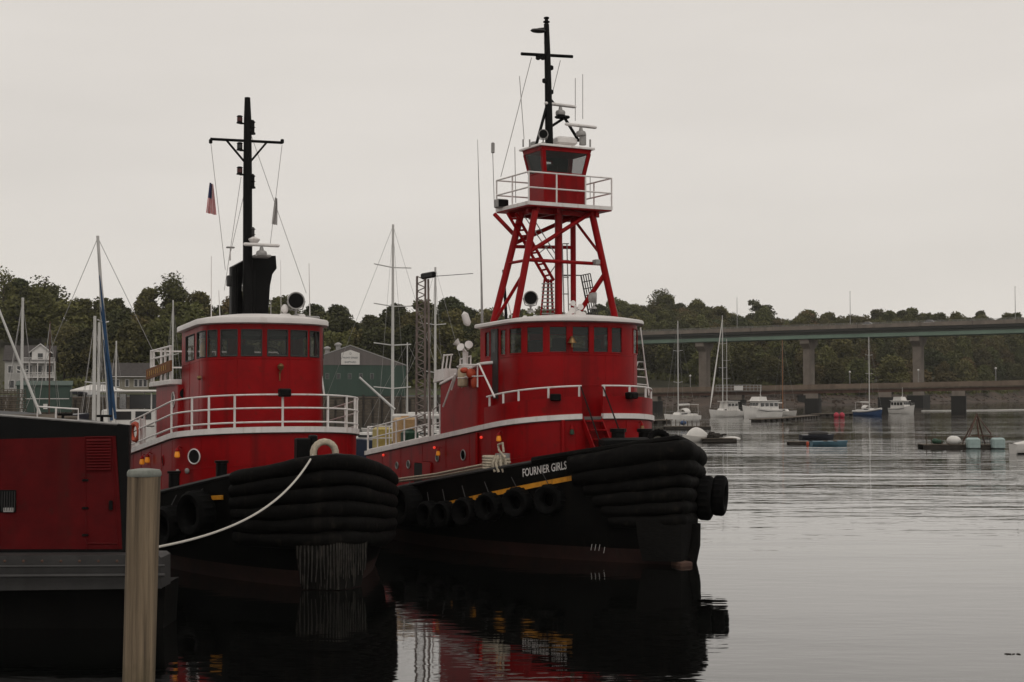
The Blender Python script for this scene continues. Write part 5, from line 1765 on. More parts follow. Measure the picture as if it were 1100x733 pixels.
for f in (0.0, 0.13, 0.28, 0.45, 0.64, 0.82, 0.93, 1.0):             # across the river
    th = 655 + rnd.uniform(0, 10)
    while th < 1125:
        Ys, Yr = max(interp(th, SHORE) + 42, 545 - 120 * (th - 540) / 720 + 28), interp(th, RIDGE)
        Y = Ys + (Yr - Ys) * f + rnd.uniform(-6, 6)
        s = rnd.uniform(0.85, 1.2) if f < 1 else rnd.uniform(0.8, 1.2)
        plant(rnd.choice(KS), th, Y, s, True)
        nfar += 1
        th += FPX * (9.3 if f < 0.9 else 5.6) / Y * rnd.uniform(0.6, 1.4)
for f in (0.0, 0.3, 0.62, 1.0):                                      # on the left hill
    th = -25 + rnd.uniform(0, 12)
    while th < 655:
        Yr = interp(th, RIDGE)
        Y = 338 + (Yr - 338) * f + rnd.uniform(-6, 6)
        skip = (f < 0.6 and th < 62) or (f == 0.0 and 62 <= th < 92)
        hid = 205 < th < 340 and f < 0.5 or 525 < th < 655 and f < 0.7   # wholly behind the tugs
        if not skip and not hid:
            plant(rnd.choice(KL), th, Y, rnd.uniform(0.85, 1.15), False)
            nleft += 1
        th += FPX * 8.8 / Y * rnd.uniform(0.75, 1.2)
print('TREES', nfar, nleft)
def solo(name, label, seed, h, wd, m, style, th, Y, dz=0.0, **kw):
    o = make_tree(name, label, seed, h, wd, m, style, None, **kw)
    o.location = ((th - 550) / FPX * Y, Y, land(th, Y) - 0.3 + dz)
    return o
solo('willow_tree', 'pale rounded willow-like tree on the slope right of the white balconied house', 31, 15, 14, M['leaf_pale'], 'broad', 69, 344, -0.5, lobes=34, leaves=130, leaf=0.4)
solo('broadleaf_tree', 'greenish shade tree standing on the lawn right of the pale willow', 32, 13.5, 9, M['leaf'], 'broad', 104, 338, 0, lobes=24, leaves=120, leaf=0.45)
solo('broadleaf_tree', 'rust-tinted tree above the peak of the green shed roof', 33, 14, 13, M['leaf_warm'], 'broad', 385, 344, 0, lobes=24, leaves=120, leaf=0.45)
solo('broadleaf_tree', 'tall dark round-headed tree breaking the skyline above the grey house', 34, 20, 16, M['leaf_dark'], 'broad', 45, 405, -1.5, lobes=30, leaves=120, leaf=0.5)
solo('broadleaf_tree', 'tall open-crowned tree on the skyline left of the black-masted tug\'s wheelhouse', 35, 18, 15, M['leaf'], 'broad', 185, 418, 0, lobes=26, leaves=100, leaf=0.45)
solo('broadleaf_tree', 'tall sparse tree at the left edge on the skyline above the grey house', 36, 19, 12, M['leaf'], 'broad', 3, 400, 0, lobes=18, leaves=90, leaf=0.45)
solo('pine_tree', 'flat-topped dark pine standing alone on the skyline above the road bridge', 37, 24, 15, M['leaf_dark'], 'flat', 819, 770, -2.0, lobes=22, leaves=110, leaf=0.6)
solo('broadleaf_tree', 'big round tree crown on the skyline just right of the towered tug', 38, 23, 20, M['leaf'], 'broad', 712, 765, -2.0, lobes=30, leaves=110, leaf=0.6)
# the wood goes on behind the tugs, where it reads as one mass
mb = MB()
r9 = random.Random(9)
for i in range(110):
    if i < 46:
        th, Y = r9.uniform(200, 350), r9.uniform(336, 400)
    else:
        th = r9.uniform(515, 668)
        Y = interp(th, SHORE) + 45 + (interp(th, RIDGE) - interp(th, SHORE) - 45) * r9.random() ** 0.8
    x = (th - 550) / FPX * Y
    z = land(th, Y)
    if z < 1.5:
        continue
    h = r9.uniform(11, 15)
    for L in range(16):
        a, k = r9.uniform(0, 6.28), r9.random()
        d = 4.2 * math.sqrt(r9.random()) * math.sin(math.pi * (0.25 + 0.68 * k))
        c = Vector((x + d * math.cos(a), Y + d * math.sin(a), z + h * (0.15 + 0.7 * k)))
        sx = r9.uniform(1.5, 2.6)
        for _ in range(42):
            u = Vector((r9.gauss(0, 1), r9.gauss(0, 1), r9.gauss(0, 1))).normalized() * sx * r9.uniform(.6, 1.05)
            t1 = Vector((r9.gauss(0, 1), r9.gauss(0, 1), r9.gauss(0, .7))).normalized()
            t2 = t1.cross(Vector((r9.gauss(0, 1), r9.gauss(0, 1), r9.gauss(0, 1)))).normalized()
            q = c + u
            e = r9.uniform(.4, .85)
            mb.add([q - t1 * e, q + t2 * e * .6, q + t1 * e, q - t2 * e * .6], [(0, 1, 2, 3)])
mb.build('distant_wood', M['leaf'], kind='stuff', smooth=False)
# undergrowth along the edge of the wood
mb = MB()
for i in range(5200):
    th = rnd.uniform(645, 1130)
    Y = max(interp(th, SHORE) + 38, 545 - 120 * (th - 540) / 720 + 20) + abs(rnd.gauss(0, 6))
    x = (th - 550) / FPX * Y
    z = land(th, Y) + rnd.uniform(0, 2.6)
    a = rnd.uniform(0, 6.28)
    d1, d2 = Vector((math.cos(a), math.sin(a), rnd.uniform(-.5, .5))) * 0.8, Vector((rnd.uniform(-.3, .3), rnd.uniform(-.3, .3), 0.7))
    c = Vector((x, Y, z))
    mb.add([c - d1, c + d2, c + d1, c - d2], [(0, 1, 2, 3)])
for i in range(4200):
    th = rnd.uniform(-30, 520)
    Y = 330 + abs(rnd.gauss(0, 5))
    if th < 70 and rnd.random() < 0.8:
        continue
    x = (th - 550) / FPX * Y
    z = land(th, Y) + rnd.uniform(0, 2.2)
    a = rnd.uniform(0, 6.28)
    d1, d2 = Vector((math.cos(a), math.sin(a), rnd.uniform(-.5, .5))) * 0.5, Vector((rnd.uniform(-.3, .3), rnd.uniform(-.3, .3), 0.45))
    c = Vector((x, Y, z))
    mb.add([c - d1, c + d2, c + d1, c - d2], [(0, 1, 2, 3)])
mb.build('undergrowth', M['leaf'], kind='stuff', smooth=False)
mb = MB()
for i in range(420):                                                  # boulders along the low-tide line
    th = rnd.uniform(650, 1130)
    Y = interp(th, SHORE) + rnd.uniform(1, 38)
    s = rnd.uniform(0.3, 1.3)
    x = (th - 550) / FPX * Y
    mb.box((x, Y, land(th, Y) + s * 0.1), (s * rnd.uniform(.8, 1.8), s, s * 0.7), rnd.uniform(0, 3), 0.6, rnd.uniform(-.3, .3), rnd.uniform(-.3, .3))
mb.build('boulders', M['rock'], kind='stuff')

# ------------------------------------------------------------------ left waterfront: wharf, buildings, cars
def XZ(px, py, Y):
    p = W(px, py, Y)
    return p.x, p.z
YW = 262
x0, _ = XZ(-120, 400, YW)
x1, _ = XZ(575, 400, YW)
wf = thing('timber_wharf', 'long grey timber wharf wall below the green shed and the houses', 'wharf', ((x0 + x1) / 2, YW, 0))
LW = x1 - x0
MB().box((0, 6, 3.75), (LW, 14, 0.3)).build('wharf_deck', M['oldwood'], wf)
mb = MB()
for k in range(7):
    mb.box((0, -0.85 + 0.006 * (k % 2), 0.25 + 0.5 * k), (LW, 0.12, 0.44))
mb.build('plank_face', M['oldwood'], wf)
mb = MB()
N_ = 70
for k in range(N_):
    x = -LW / 2 + LW * (k + 0.5) / N_
    mb.tube([(x, -1.15, -2), (x, -1.15, rnd.choice((3.4, 3.6, 4.3)))], 0.19, 7)
pz_ = mb.build('wharf_piles', M['wetwood'], wf)
def house(name, label, cat, px0, px1, py_base, Y, wall_h, roof_h, depth, wm, rm, rz=0.0, ridge='x', over=0.4, wins=(), porch=0, dormer=False, win_frame='clap', zoff=0.0):
    xa, zb = XZ(px0, py_base, Y)
    xb, _ = XZ(px1, py_base, Y)
    wd = abs(xb - xa)
    root = thing(name, label, cat, ((xa + xb) / 2, Y + depth / 2, zb + zoff), rz)
    mb = MB()
    hy = depth / 2
    mb.box((0, 0, wall_h / 2), (wd, depth, wall_h))
    if ridge == 'x':
        for s_ in (-1, 1):
            mb.add([(s_ * wd / 2, -hy, wall_h), (s_ * wd / 2, hy, wall_h), (s_ * wd / 2, 0, wall_h + roof_h)], [(0, 1, 2)])
    else:
        for s_ in (-1, 1):
            mb.add([(-wd / 2, s_ * hy, wall_h), (wd / 2, s_ * hy, wall_h), (0, s_ * hy, wall_h + roof_h)], [(0, 1, 2)])
    mb.build('wall', wm, root, smooth=False)
    rb = MB()
    th_ = 0.18
    if ridge == 'x':
        for s_ in (-1, 1):
            rb.prism([(-wd / 2 - over, s_ * (hy + over), wall_h - roof_h * over / hy + 0.02), (-wd / 2 - over, 0, wall_h + roof_h + 0.02), (-wd / 2 - over, 0, wall_h + roof_h + 0.02 + th_), (-wd / 2 - over, s_ * (hy + over), wall_h - roof_h * over / hy + 0.02 + th_)], (1, 0, 0), wd + 2 * over, False)
    else:
        for s_ in (-1, 1):
            rb.prism([(s_ * (wd / 2 + over), -hy - over, wall_h - roof_h * over / (wd / 2) + 0.02), (0, -hy - over, wall_h + roof_h + 0.02), (0, -hy - over, wall_h + roof_h + 0.02 + th_), (s_ * (wd / 2 + over), -hy - over, wall_h - roof_h * over / (wd / 2) + 0.02 + th_)], (0, 1, 0), depth + 2 * over, False)
    roof = rb.build('roof', rm, root, smooth=False)
    for (wx, wz, ww, wh) in wins:
        fb = MB()
        fb.box((wx * wd, -hy - 0.03, wz), (ww + 0.24, 0.06, wh + 0.24))
        f = fb.build('window', M[win_frame], root)
        MB().box((wx * wd, -hy - 0.07, wz), (ww, 0.03, wh)).build('pane', M['winglass'], f)
    return root, wd, hy, roof
# green metal shed with the sign
root, wd, hy, roof = house('boat_shed', 'large green metal boat shed with a grey gable and a white sign', 'shed', 290, 410, 425.5, 270, 5.8, 3.7, 46, M['sheet_green'], M['roof_grey'], rz=0.2, ridge='y', over=0.12,
                           wins=[(-0.31 + 0.1 * k + 0.005, 3.75, 0.5, 0.9) for k in range(6)], win_frame='shed_frame')
MB().prism([(-wd / 2 + 0.02, -hy - 0.05, 5.85), (wd / 2 - 0.02, -hy - 0.05, 5.85), (0, -hy - 0.05, 9.42)], (0, 1, 0), 0.06).build('gable_cladding', M['sheet_grey'], root, smooth=False)
sx = 0.0
sg = MB().prism([(sx - 1.75, -hy - 0.2, 5.95), (sx + 1.75, -hy - 0.2, 5.95), (sx + 1.75, -hy - 0.2, 8.15), (sx, -hy - 0.2, 8.75), (sx - 1.75, -hy - 0.2, 8.15)], (0, 1, 0), 0.12).build('sign', M['canvas'], root, smooth=False)
vs1, fs1 = text_mesh('FRONT STREET', 0.44, 0.02)
vs2, fs2 = text_mesh('SHIPYARD', 0.48, 0.02)
mb = MB()
mb.add([(sx + v.x, -hy - 0.28, 7.1 + v.y) for v in vs1], fs1)
mb.add([(sx + v.x, -hy - 0.28, 6.25 + v.y) for v in vs2], fs2)
mb.ring((sx, -hy - 0.28, 8.05), (0, 1, 0), 0.16, 0.03, 16, 5)
mb.build('sign_lettering', M['ink'], sg, smooth=False)
for vx, vy in ((-3.6, -12.0), (-1.6, -14.0)):
    MB().lathe((vx, vy, 5.8 + 3.7 * (1 - abs(vx) / (wd / 2))), [(0.5, 0), (0.5, 0.9), (0.75, 0.95), (0.75, 1.2), (0.2, 1.5)], n=14).build('roof_vent', M['galv'], root)
# white house with balconies
root, wd, hy, roof = house('white_house', 'white three storey house with stacked balconies on the left waterfront', 'house', 0, 50, 420.5, 300, 6.6, 3.0, 9, M['clap_wall'], M['shingle'], rz=0.26, ridge='x',
                           wins=[(-0.38, 4.6, 0.9, 1.4), (-0.2, 4.6, 0.9, 1.4), (0.0, 4.5, 1.2, 1.9), (0.2, 4.5, 1.2, 1.9), (0.40, 4.5, 1.3, 1.9), (-0.36, 1.5, 1.0, 1.5), (-0.16, 1.5, 1.1, 1.6), (0.06, 1.4, 1.3, 1.9), (0.26, 1.4, 1.2, 1.9), (0.43, 1.4, 1.0, 1.9)])
for z in (2.9, 6.0):
    mb = MB()
    w0, w1 = -0.16 * wd, 0.53 * wd
    mb.box(((w0 + w1) / 2, -hy - 1.2, z), (w1 - w0, 2.4, 0.18))
    mb.box(((w0 + w1) / 2, -hy - 2.36, z + 1.05), (w1 - w0, 0.08, 0.09))
    mb.box(((w0 + w1) / 2, -hy - 2.36, z + 0.2), (w1 - w0, 0.06, 0.07))
    for k in range(44):
        mb.box((w0 + (w1 - w0) * k / 43, -hy - 2.36, z + 0.6), (0.05, 0.04, 0.8))
    mb.build('balcony', M['clap'], root, smooth=False)
mb = MB()
for k in range(5):
    x = w0 + (w1 - w0) * k / 4
    mb.box((x, -hy - 2.3, 2.9), (0.18, 0.18, 6.0))
mb.build('balcony_posts', M['clap'], root, smooth=False)
mb = MB()
gx = 0.23 * wd
mb.prism([(gx - 1.7, -hy + 0.2, 6.65), (gx + 1.7, -hy + 0.2, 6.65), (gx + 1.7, -hy + 0.2, 8.4), (gx, -hy + 0.2, 9.8), (gx - 1.7, -hy + 0.2, 8.4)], (0, 1, 0), 2.6)
dm = mb.build('dormer', M['clap'], root, smooth=False)
MB().box((gx, -hy - 1.14, 7.4), (1.0, 0.04, 1.2)).build('window', M['winglass'], dm)
for s_ in (-1, 1):
    MB().prism([(gx, -hy - 1.5, 9.86), (gx + s_ * 2.3, -hy - 1.5, 8.0), (gx + s_ * 2.3, -hy - 1.5, 8.2), (gx, -hy - 1.5, 10.08)], (0, 1, 0), 3.6, False).build('dormer_roof', M['clap'], dm, smooth=False)
# grey house higher on the hill
house('grey_house', 'grey shingled house with dark windows high among the trees', 'house', 9, 38, 352, 385, 5.6, 1.8, 8, M['clap_grey'], M['shingle'], rz=0.28, ridge='x',
      wins=[(-0.36, 4.3, 0.8, 1.2), (-0.12, 4.3, 0.8, 1.2), (0.14, 4.3, 0.8, 1.2), (0.36, 4.3, 0.8, 1.2), (-0.3, 1.4, 1.1, 1.3), (0.05, 1.4, 1.1, 1.3), (0.32, 1.4, 1.1, 1.3)], win_frame='clap_grey')
# cream shop with porch roof
root, wd, hy, roof = house('cream_house', 'low cream clapboard building with a dark shingle roof behind the boats', 'house', 114, 154, 420.5, 292, 3.3, 2.4, 7, M['cream'], M['shingle'], rz=0.24, ridge='x',
      wins=[(-0.4, 1.7, 0.6, 1.4), (-0.3, 1.7, 0.6, 1.4), (-0.05, 1.7, 0.6, 1.4), (0.18, 1.7, 0.6, 1.4), (0.3, 1.7, 0.6, 1.4), (0.42, 1.7, 0.6, 1.4)])
MB().box((0, -hy - 0.5, 3.0), (wd + 0.6, 1.0, 0.14)).build('porch_roof', M['clap'], root, smooth=False)
# green lean-to in front of the white house
root, wd, hy, roof = house('green_shed', 'low green clad shed with a pale eave line in front of the white house', 'shed', 14, 70, 443, 248, 4.6, 0.7, 6, M['sheet_green'], M['sheet_green'], rz=0.27, ridge='x', over=0.2)
MB().box((0.06 * wd, -hy - 0.06, 2.35), (wd * 0.8, 0.08, 0.14)).build('eave_board', M['clap'], root, smooth=False)
mb = MB().box((0.29 * wd - 2.4, -hy - 0.06, 1.0), (0.7, 0.08, 0.9))
mb.build('notice_board', M['canvas'], root, smooth=False)
# white tent canopy
tx, tz = XZ(105, 422, 250)
tn = thing('canopy_tent', 'white fabric canopy tent behind the blue sail cover', 'tent', (tx, 250, 3.9))
MB().loft([[(-4.3, -2, 1.0), (4.3, -2, 1.0), (4.3, 2, 1.0), (-4.3, 2, 1.0)], [(-4.2, -2, 1.25), (4.2, -2, 1.25), (4.2, 2, 1.25), (-4.2, 2, 1.25)], [(-1.2, -.2, 2.2), (1.2, -.2, 2.2), (1.2, .2, 2.2), (-1.2, .2, 2.2)]], True, True).build('canopy', M['canvas'], tn, smooth=False)
for x in (-4.1, 4.1):
    for y in (-1.9, 1.9):
        MB().tube([(x, y, 0), (x, y, 1.1)], 0.06, 6).build('leg', M['galv'], tn)
# parked cars on the wharf and on the bridge
def car(label, p, rz, m, group=None):
    o = thing('parked_car' if group is None else 'car', label, 'car', p, rz, group)
    prof = [(-2.1, 0.35), (2.1, 0.35), (2.15, 0.7), (1.9, 0.88), (1.0, 0.98), (-1.9, 1.0), (-2.15, 0.8)]
    MB().prism([(x, 0, z) for x, z in prof], (0, 1, 0), 1.75).build('body', m, o, ang=0.5)
    cab_ = [(1.05, 0.97), (0.35, 1.45), (-1.2, 1.48), (-1.8, 0.99)]
    MB().prism([(x, 0, z) for x, z in cab_], (0, 1, 0), 1.5).build('cabin_glass', M['winglass'], o, ang=0.3)
    MB().box((-0.45, 0, 1.49), (1.5, 1.42, 0.06)).build('roof', m, o)
    for x in (-1.35, 1.35):
        for y in (-0.82, 0.82):
            MB().lathe((x, y - 0.1, 0.33), [(0.33, 0), (0.33, 0.2)], (0, 1, 0), 14).build('wheel', M['tyre'], o)
    return o
for px, py, Y, m, lab, rz in ((75, 430, 262, 'cardark', 'dark parked car on the wharf beside the green clad shed', 0.1), (88, 427.5, 266, 'carwhite', 'pale parked car on the wharf left of the white canopy tent', 0.2)):
    x, z = XZ(px, py, Y)
    car(lab, (x, Y + 3, 3.93), rz, M[m])

# ------------------------------------------------------------------ road bridge
def BP(px, Y):
    return Vector(((px - 550) / FPX * Y, Y, 0))
hbA, hbB = (540, 545), (1260, 425)                                   # (column, distance) at both ends
def hb_at(px):
    k = (px - hbA[0]) / (hbB[0] - hbA[0])
    A_, B_2 = BP(*hbA), BP(*hbB)
    best = min((abs(theta(*(A_.lerp(B_2, i / 800)).xy) - px), i) for i in range(801))[1]
    return A_.lerp(B_2, best / 800)
def top_z(px):                                                       # deck top follows the photograph's slight rise
    p = hb_at(px)
    return W(px, interp(px, [(540, 361.5), (690, 356.5), (820, 352), (1100, 343), (1260, 338)]), p.y).z
pxs = [540 + 15 * i for i in range(49)]
dirb = (BP(*hbB) - BP(*hbA)).normalized()
perp = Vector((-dirb.y, dirb.x, 0))
rb = thing('road_bridge', 'high road bridge with green girders on paired concrete piers', 'bridge', (0, 0, 0))
def sweep_deck(name, m, z0, z1, y0, y1):
    mb = MB()
    rings = []
    for px in pxs:
        p = hb_at(px)
        z = top_z(px)
        rings.append([(p + perp * y0 + Vector((0, 0, z + z0))), (p + perp * y1 + Vector((0, 0, z + z0))), (p + perp * y1 + Vector((0, 0, z + z1))), (p + perp * y0 + Vector((0, 0, z + z1)))])
    mb.loft(rings, True, True)
    return mb.build(name, m, rb, smooth=False)
sweep_deck('parapet', M['concrete'], -1.25, 0.0, -0.25, 0.15)
sweep_deck('parapet', M['concrete'], -1.25, 0.0, 11.85, 12.25)
sweep_deck('deck', M['asphalt'], -1.75, -1.05, 0.16, 11.84)
sweep_deck('deck_fascia', M['fascia'], -2.15, -1.26, -0.05, 0.14)
sweep_deck('girder', M['girder_dark'], -3.05, -1.76, 1.0, 1.35)
sweep_deck('girder', M['girder'], -4.25, -3.06, 0.85, 1.45)
sweep_deck('girder', M['girder'], -4.25, -1.8, 10.3, 10.9)
for px in (628, 750, 863, 981, 1110):
    p = hb_at(px)
    zt = top_z(px) - 4.26
    mb = MB()
    c = p + perp * 6
    ang = math.atan2(dirb.y, dirb.x)
    mb.box((c.x, c.y, (zt - 3.0) / 2 - 1), (2.6, 4.4, zt - 3.0 + 2), ang)
    mb.loft([[c + dirb * sx_ * a + perp * sy_ * b + Vector((0, 0, z)) for sx_, sy_ in ((-1, -1), (1, -1), (1, 1), (-1, 1))] for a, b, z in ((1.33, 2.25, zt - 3.4), (1.6, 4.6, zt - 1.6), (1.6, 4.6, zt - 0.25))], True, True)
    pr = mb.build('pier', M['concrete'], rb, smooth=False)
    gz0 = 0.0
    MB().box((c.x, c.y, 1.0), (5.2, 9.0, 5.0), ang).build('footing', M['dark_conc'], pr, smooth=False)
lamp_lab = {779: 'tall lamp post on the road bridge, above the pair of masts', 902: 'tall lamp post on the road bridge, above the middle pier', 1083.5: 'tall lamp post on the road bridge near the photo\'s right edge'}
for side, nm in ((0.0, 'near'), (12.0, 'far')):
    mb = MB()
    for h in (0.35, 0.7):
        mb.tube([hb_at(px) + perp * (side - 0.05) + Vector((0, 0, top_z(px) + h - 0.2)) for px in pxs], 0.05, 5)
    for i in range(150):
        px = 545 + 700 * i / 149
        p = hb_at(px) + perp * (side - 0.05)
        z = top_z(px)
        mb.tube([p + Vector((0, 0, z - 0.1)), p + Vector((0, 0, z + 0.52))], 0.045, 4)
    mb.build('railing', M['galv'], rb)
mb = MB()
for px in (690, 807, 922, 1045):
    p = hb_at(px) - perp * 0.26
    mb.box((p.x, p.y, top_z(px) - 0.62), (0.12, 0.06, 1.2), ang)
mb.build('expansion_joints', M['fascia'], rb, smooth=False)
for px, py in ((779, 320), (902, 313), (1083.5, 308)):
    p = hb_at(px) + perp * 11.6
    zt = top_z(px)
    top = W(px, py, p.y).z
    o = thing('lamp_post', lamp_lab[px], 'lamp post', (p.x, p.y, zt - 1.1), 0, 'lamp posts on the road bridge')
    MB().tube([(0, 0, 0), (0, 0, top - zt + 0.6)], [0.13, 0.08], 8).build('post', M['galv'], o)
    MB().bbox((0, -0.15, top - zt + 1.0), (0.25, 0.9, 0.12), 0.03).tube([(0, 0, top - zt + 0.5), (0, 0, top - zt + 1.0)], 0.07, 6).build('lamp_head', M['galv'], o)
for px, lab, m in ((931, 'white car crossing the road bridge left of the right-hand pier', 'carwhite'), (998, 'pale car crossing the road bridge right of the right-hand pier', 'carwhite')):
    p = hb_at(px) + perp * 3.2
    o = car(lab, (p.x, p.y, top_z(px) - 1.04), math.atan2(dirb.y, dirb.x), M[m], 'cars on the road bridge')
    o.scale = (1.1, 1.1, 1.25)

# ------------------------------------------------------------------ footbridge
fA, fB = BP(560, 372), BP(1240, 322)
fdir = (fB - fA).normalized()
fper = Vector((-fdir.y, fdir.x, 0))
def fb_at(px):
    best = min((abs(theta(*(fA.lerp(fB, i / 900)).xy) - px), i) for i in range(901))[1]
    return fA.lerp(fB, best / 900)
def f_z(px):
    p = fb_at(px)
    return W(px, interp(px, [(560, 420.5), (690, 417), (1100, 408.5), (1240, 405.5)]), p.y).z
fb = thing('footbridge', 'low brown footbridge on dark stone piers in front of the road bridge', 'bridge', (0, 0, 0))
pxs2 = [560 + 17 * i for i in range(41)]
def sweep_f(name, m, z0, z1, y0, y1):
    mb = MB()
    mb.loft([[fb_at(px) + fper * a + Vector((0, 0, f_z(px) + b)) for a, b in ((y0, z0), (y1, z0), (y1, z1), (y0, z1))] for px in pxs2], True, True)
    return mb.build(name, m, fb, smooth=False)
sweep_f('parapet', M['footdeck'], -1.15, 0, -0.15, 0.15)
sweep_f('parapet', M['footdeck'], -1.15, 0, 4.85, 5.15)
sweep_f('deck', M['oldwood'], -1.45, -1.16, -0.1, 5.1)
sweep_f('girder', M['rust'], -2.2, -1.46, 0.2, 0.6)
sweep_f('girder', M['rust'], -2.2, -1.46, 4.4, 4.8)
ang = math.atan2(fdir.y, fdir.x)
for px in (700, 790, 872, 950, 1029, 1112):
    p = fb_at(px) + fper * 2.5
    zt = f_z(px) - 2.2
    pr = MB().box((p.x, p.y, zt - 0.6), (3.0, 4.6, 1.2), ang).build('pier', M['concrete'], fb, smooth=False)
    MB().box((p.x, p.y, (zt - 1.2) / 2 - 0.8), (3.3, 6.0, zt - 1.2 + 1.6), ang).build('footing', M['dark_conc'], pr, smooth=False)
# lattice ramp span near the white yachts
mb = MB()
a, b = fb_at(770), fb_at(818)
for k in range(13):
    p = a.lerp(b, k / 12) - fper * 0.8
    mb.box((p.x, p.y, f_z(790) - 0.55), (0.12, 0.12, 1.5), ang)
for z in (0.25, -0.4, -1.2):
    m_ = a.lerp(b, 0.5) - fper * 0.8
    mb.box((m_.x, m_.y, f_z(790) + z), ((b - a).length, 0.10, 0.16), ang)
mb.build('truss_panel', M['galv'], fb, smooth=False)
m_ = a.lerp(b, 0.5) - fper * 0.95
MB().box((m_.x, m_.y, f_z(790) - 0.5), (2.2, 0.08, 1.1), ang).build('notice_panel', M['canvas'], fb, smooth=False)
lampl = {741: 'globe lamp on the footbridge left of the road bridge pier', 913: 'globe lamp on the footbridge between the two road bridge piers', 986.5: 'globe lamp on the footbridge in front of a road bridge pier', 1070: 'globe lamp on the footbridge standing clear at the right end', 650: 'x'}
for px, py in ((741, 404), (913, 400), (986.5, 398), (1070, 396)):
    p = fb_at(px) + fper * 0.35
    zt = f_z(px)
    top = W(px, py, p.y).z
    o = thing('globe_lamp', lampl[px], 'lamp', (p.x, p.y, zt - 1.1), 0, 'globe lamps on the footbridge')
    MB().tube([(0, 0, 0), (0, 0, top - zt + 1.0)], 0.09, 8).build('post', M['galv'], o)
    MB().sphere((0, 0, top - zt + 1.15), 0.26).build('lamp_globe', M['canvas'], o)

# ------------------------------------------------------------------ damp autumn air
hz = bpy.data.materials.new('damp_air')
hz.use_nodes = True
ht = hz.node_tree
ht.nodes.remove(ht.nodes['Principled BSDF'])
pv = ht.nodes.new('ShaderNodeVolumePrincipled')
pv.inputs['Color'].default_value = (0.88, 0.88, 0.84, 1)
pv.inputs['Density'].default_value = 0.00009
ht.links.new(pv.outputs[0], ht.nodes['Material Output'].inputs['Volume'])
MB().box((100, 655, 62), (2020, 1400, 136)).build('haze', hz, kind='stuff', smooth=False)
# ------------------------------------------------------------------ boats
def boat_hull(L, B, fb_, bow_up=0.35, transom=0.75, draft=0.3, nst=14):
    """hull with the bow at +x"""
    mb = MB()
    rings = []
    for i in range(nst + 1):
        t = i / nst
        x = -L / 2 + L * t
        k = (1 - max(0, (t - 0.35) / 0.65) ** 2.2) if t > 0.35 else transom + (1 - transom) * math.sin(t / 0.35 * math.pi / 2)
        b = max(0.02, B / 2 * k)
        s = fb_ * (1 + bow_up * max(0, t - 0.3) ** 1.6 * 1.6)
        xo = 0.10 * L * max(0, t - 0.8) / 0.2
        ring = []
        for (kb, kz) in ((0.0, -draft), (0.55, -draft * 0.6), (0.84, 0.06), (0.95, s * 0.5), (1.0, s)):
            ring.append((x + xo * (kz + draft) / (s + draft) * 0.6, kb * b, kz))
        ring = [(a, -c, d) for a, c, d in ring[::-1]] + ring[1:] if True else ring
        rings.append(ring)
    mb.loft(rings, False, False)
    n = len(rings[0])
    mb.f.append(tuple(range(n)))
    top = [r[0] for r in rings], [r[-1] for r in rings]
    o = len(mb.v)
    for a, b in zip(*top):
        mb.v += [a, ((a[0]), 0, a[2] + 0.05), b]
    for i in range(nst):
        for j in range(2):
            q = o + i * 3 + j
            mb.f.append((q, q + 1, q + 4, q + 3))
    return mb, fb_ * (1 + bow_up * 0.7 ** 1.6 * 1.6)
def cabin(mb, x0, x1, w0, z0, h, rake=0.35, k=0.8):
    mb.loft([[(x0, -w0, z0), (x1, -w0 * k, z0), (x1, w0 * k, z0), (x0, w0, z0)], [(x0 + 0.1, -w0 * 0.9, z0 + h), (x1 - rake, -w0 * k * 0.86, z0 + h), (x1 - rake, w0 * k * 0.86, z0 + h), (x0 + 0.1, w0 * 0.9, z0 + h)]], True, True)
def spar(root, x, z0, top, r, m, lean=0.0, spreaders=(0.45, 0.7), sw=0.9, name='mast'):
    mast = MB().tube([(x, 0, z0), (x + lean, 0, top)], [r, r * 0.7], 8).build(name, m, root)
    for s_ in spreaders:
        z = z0 + (top - z0) * s_
        MB().tube([(x + lean * s_, -sw, z + 0.12), (x + lean * s_, 0, z), (x + lean * s_, sw, z + 0.12)], r * 0.35, 5).build('spreader', m, mast)
    return mast
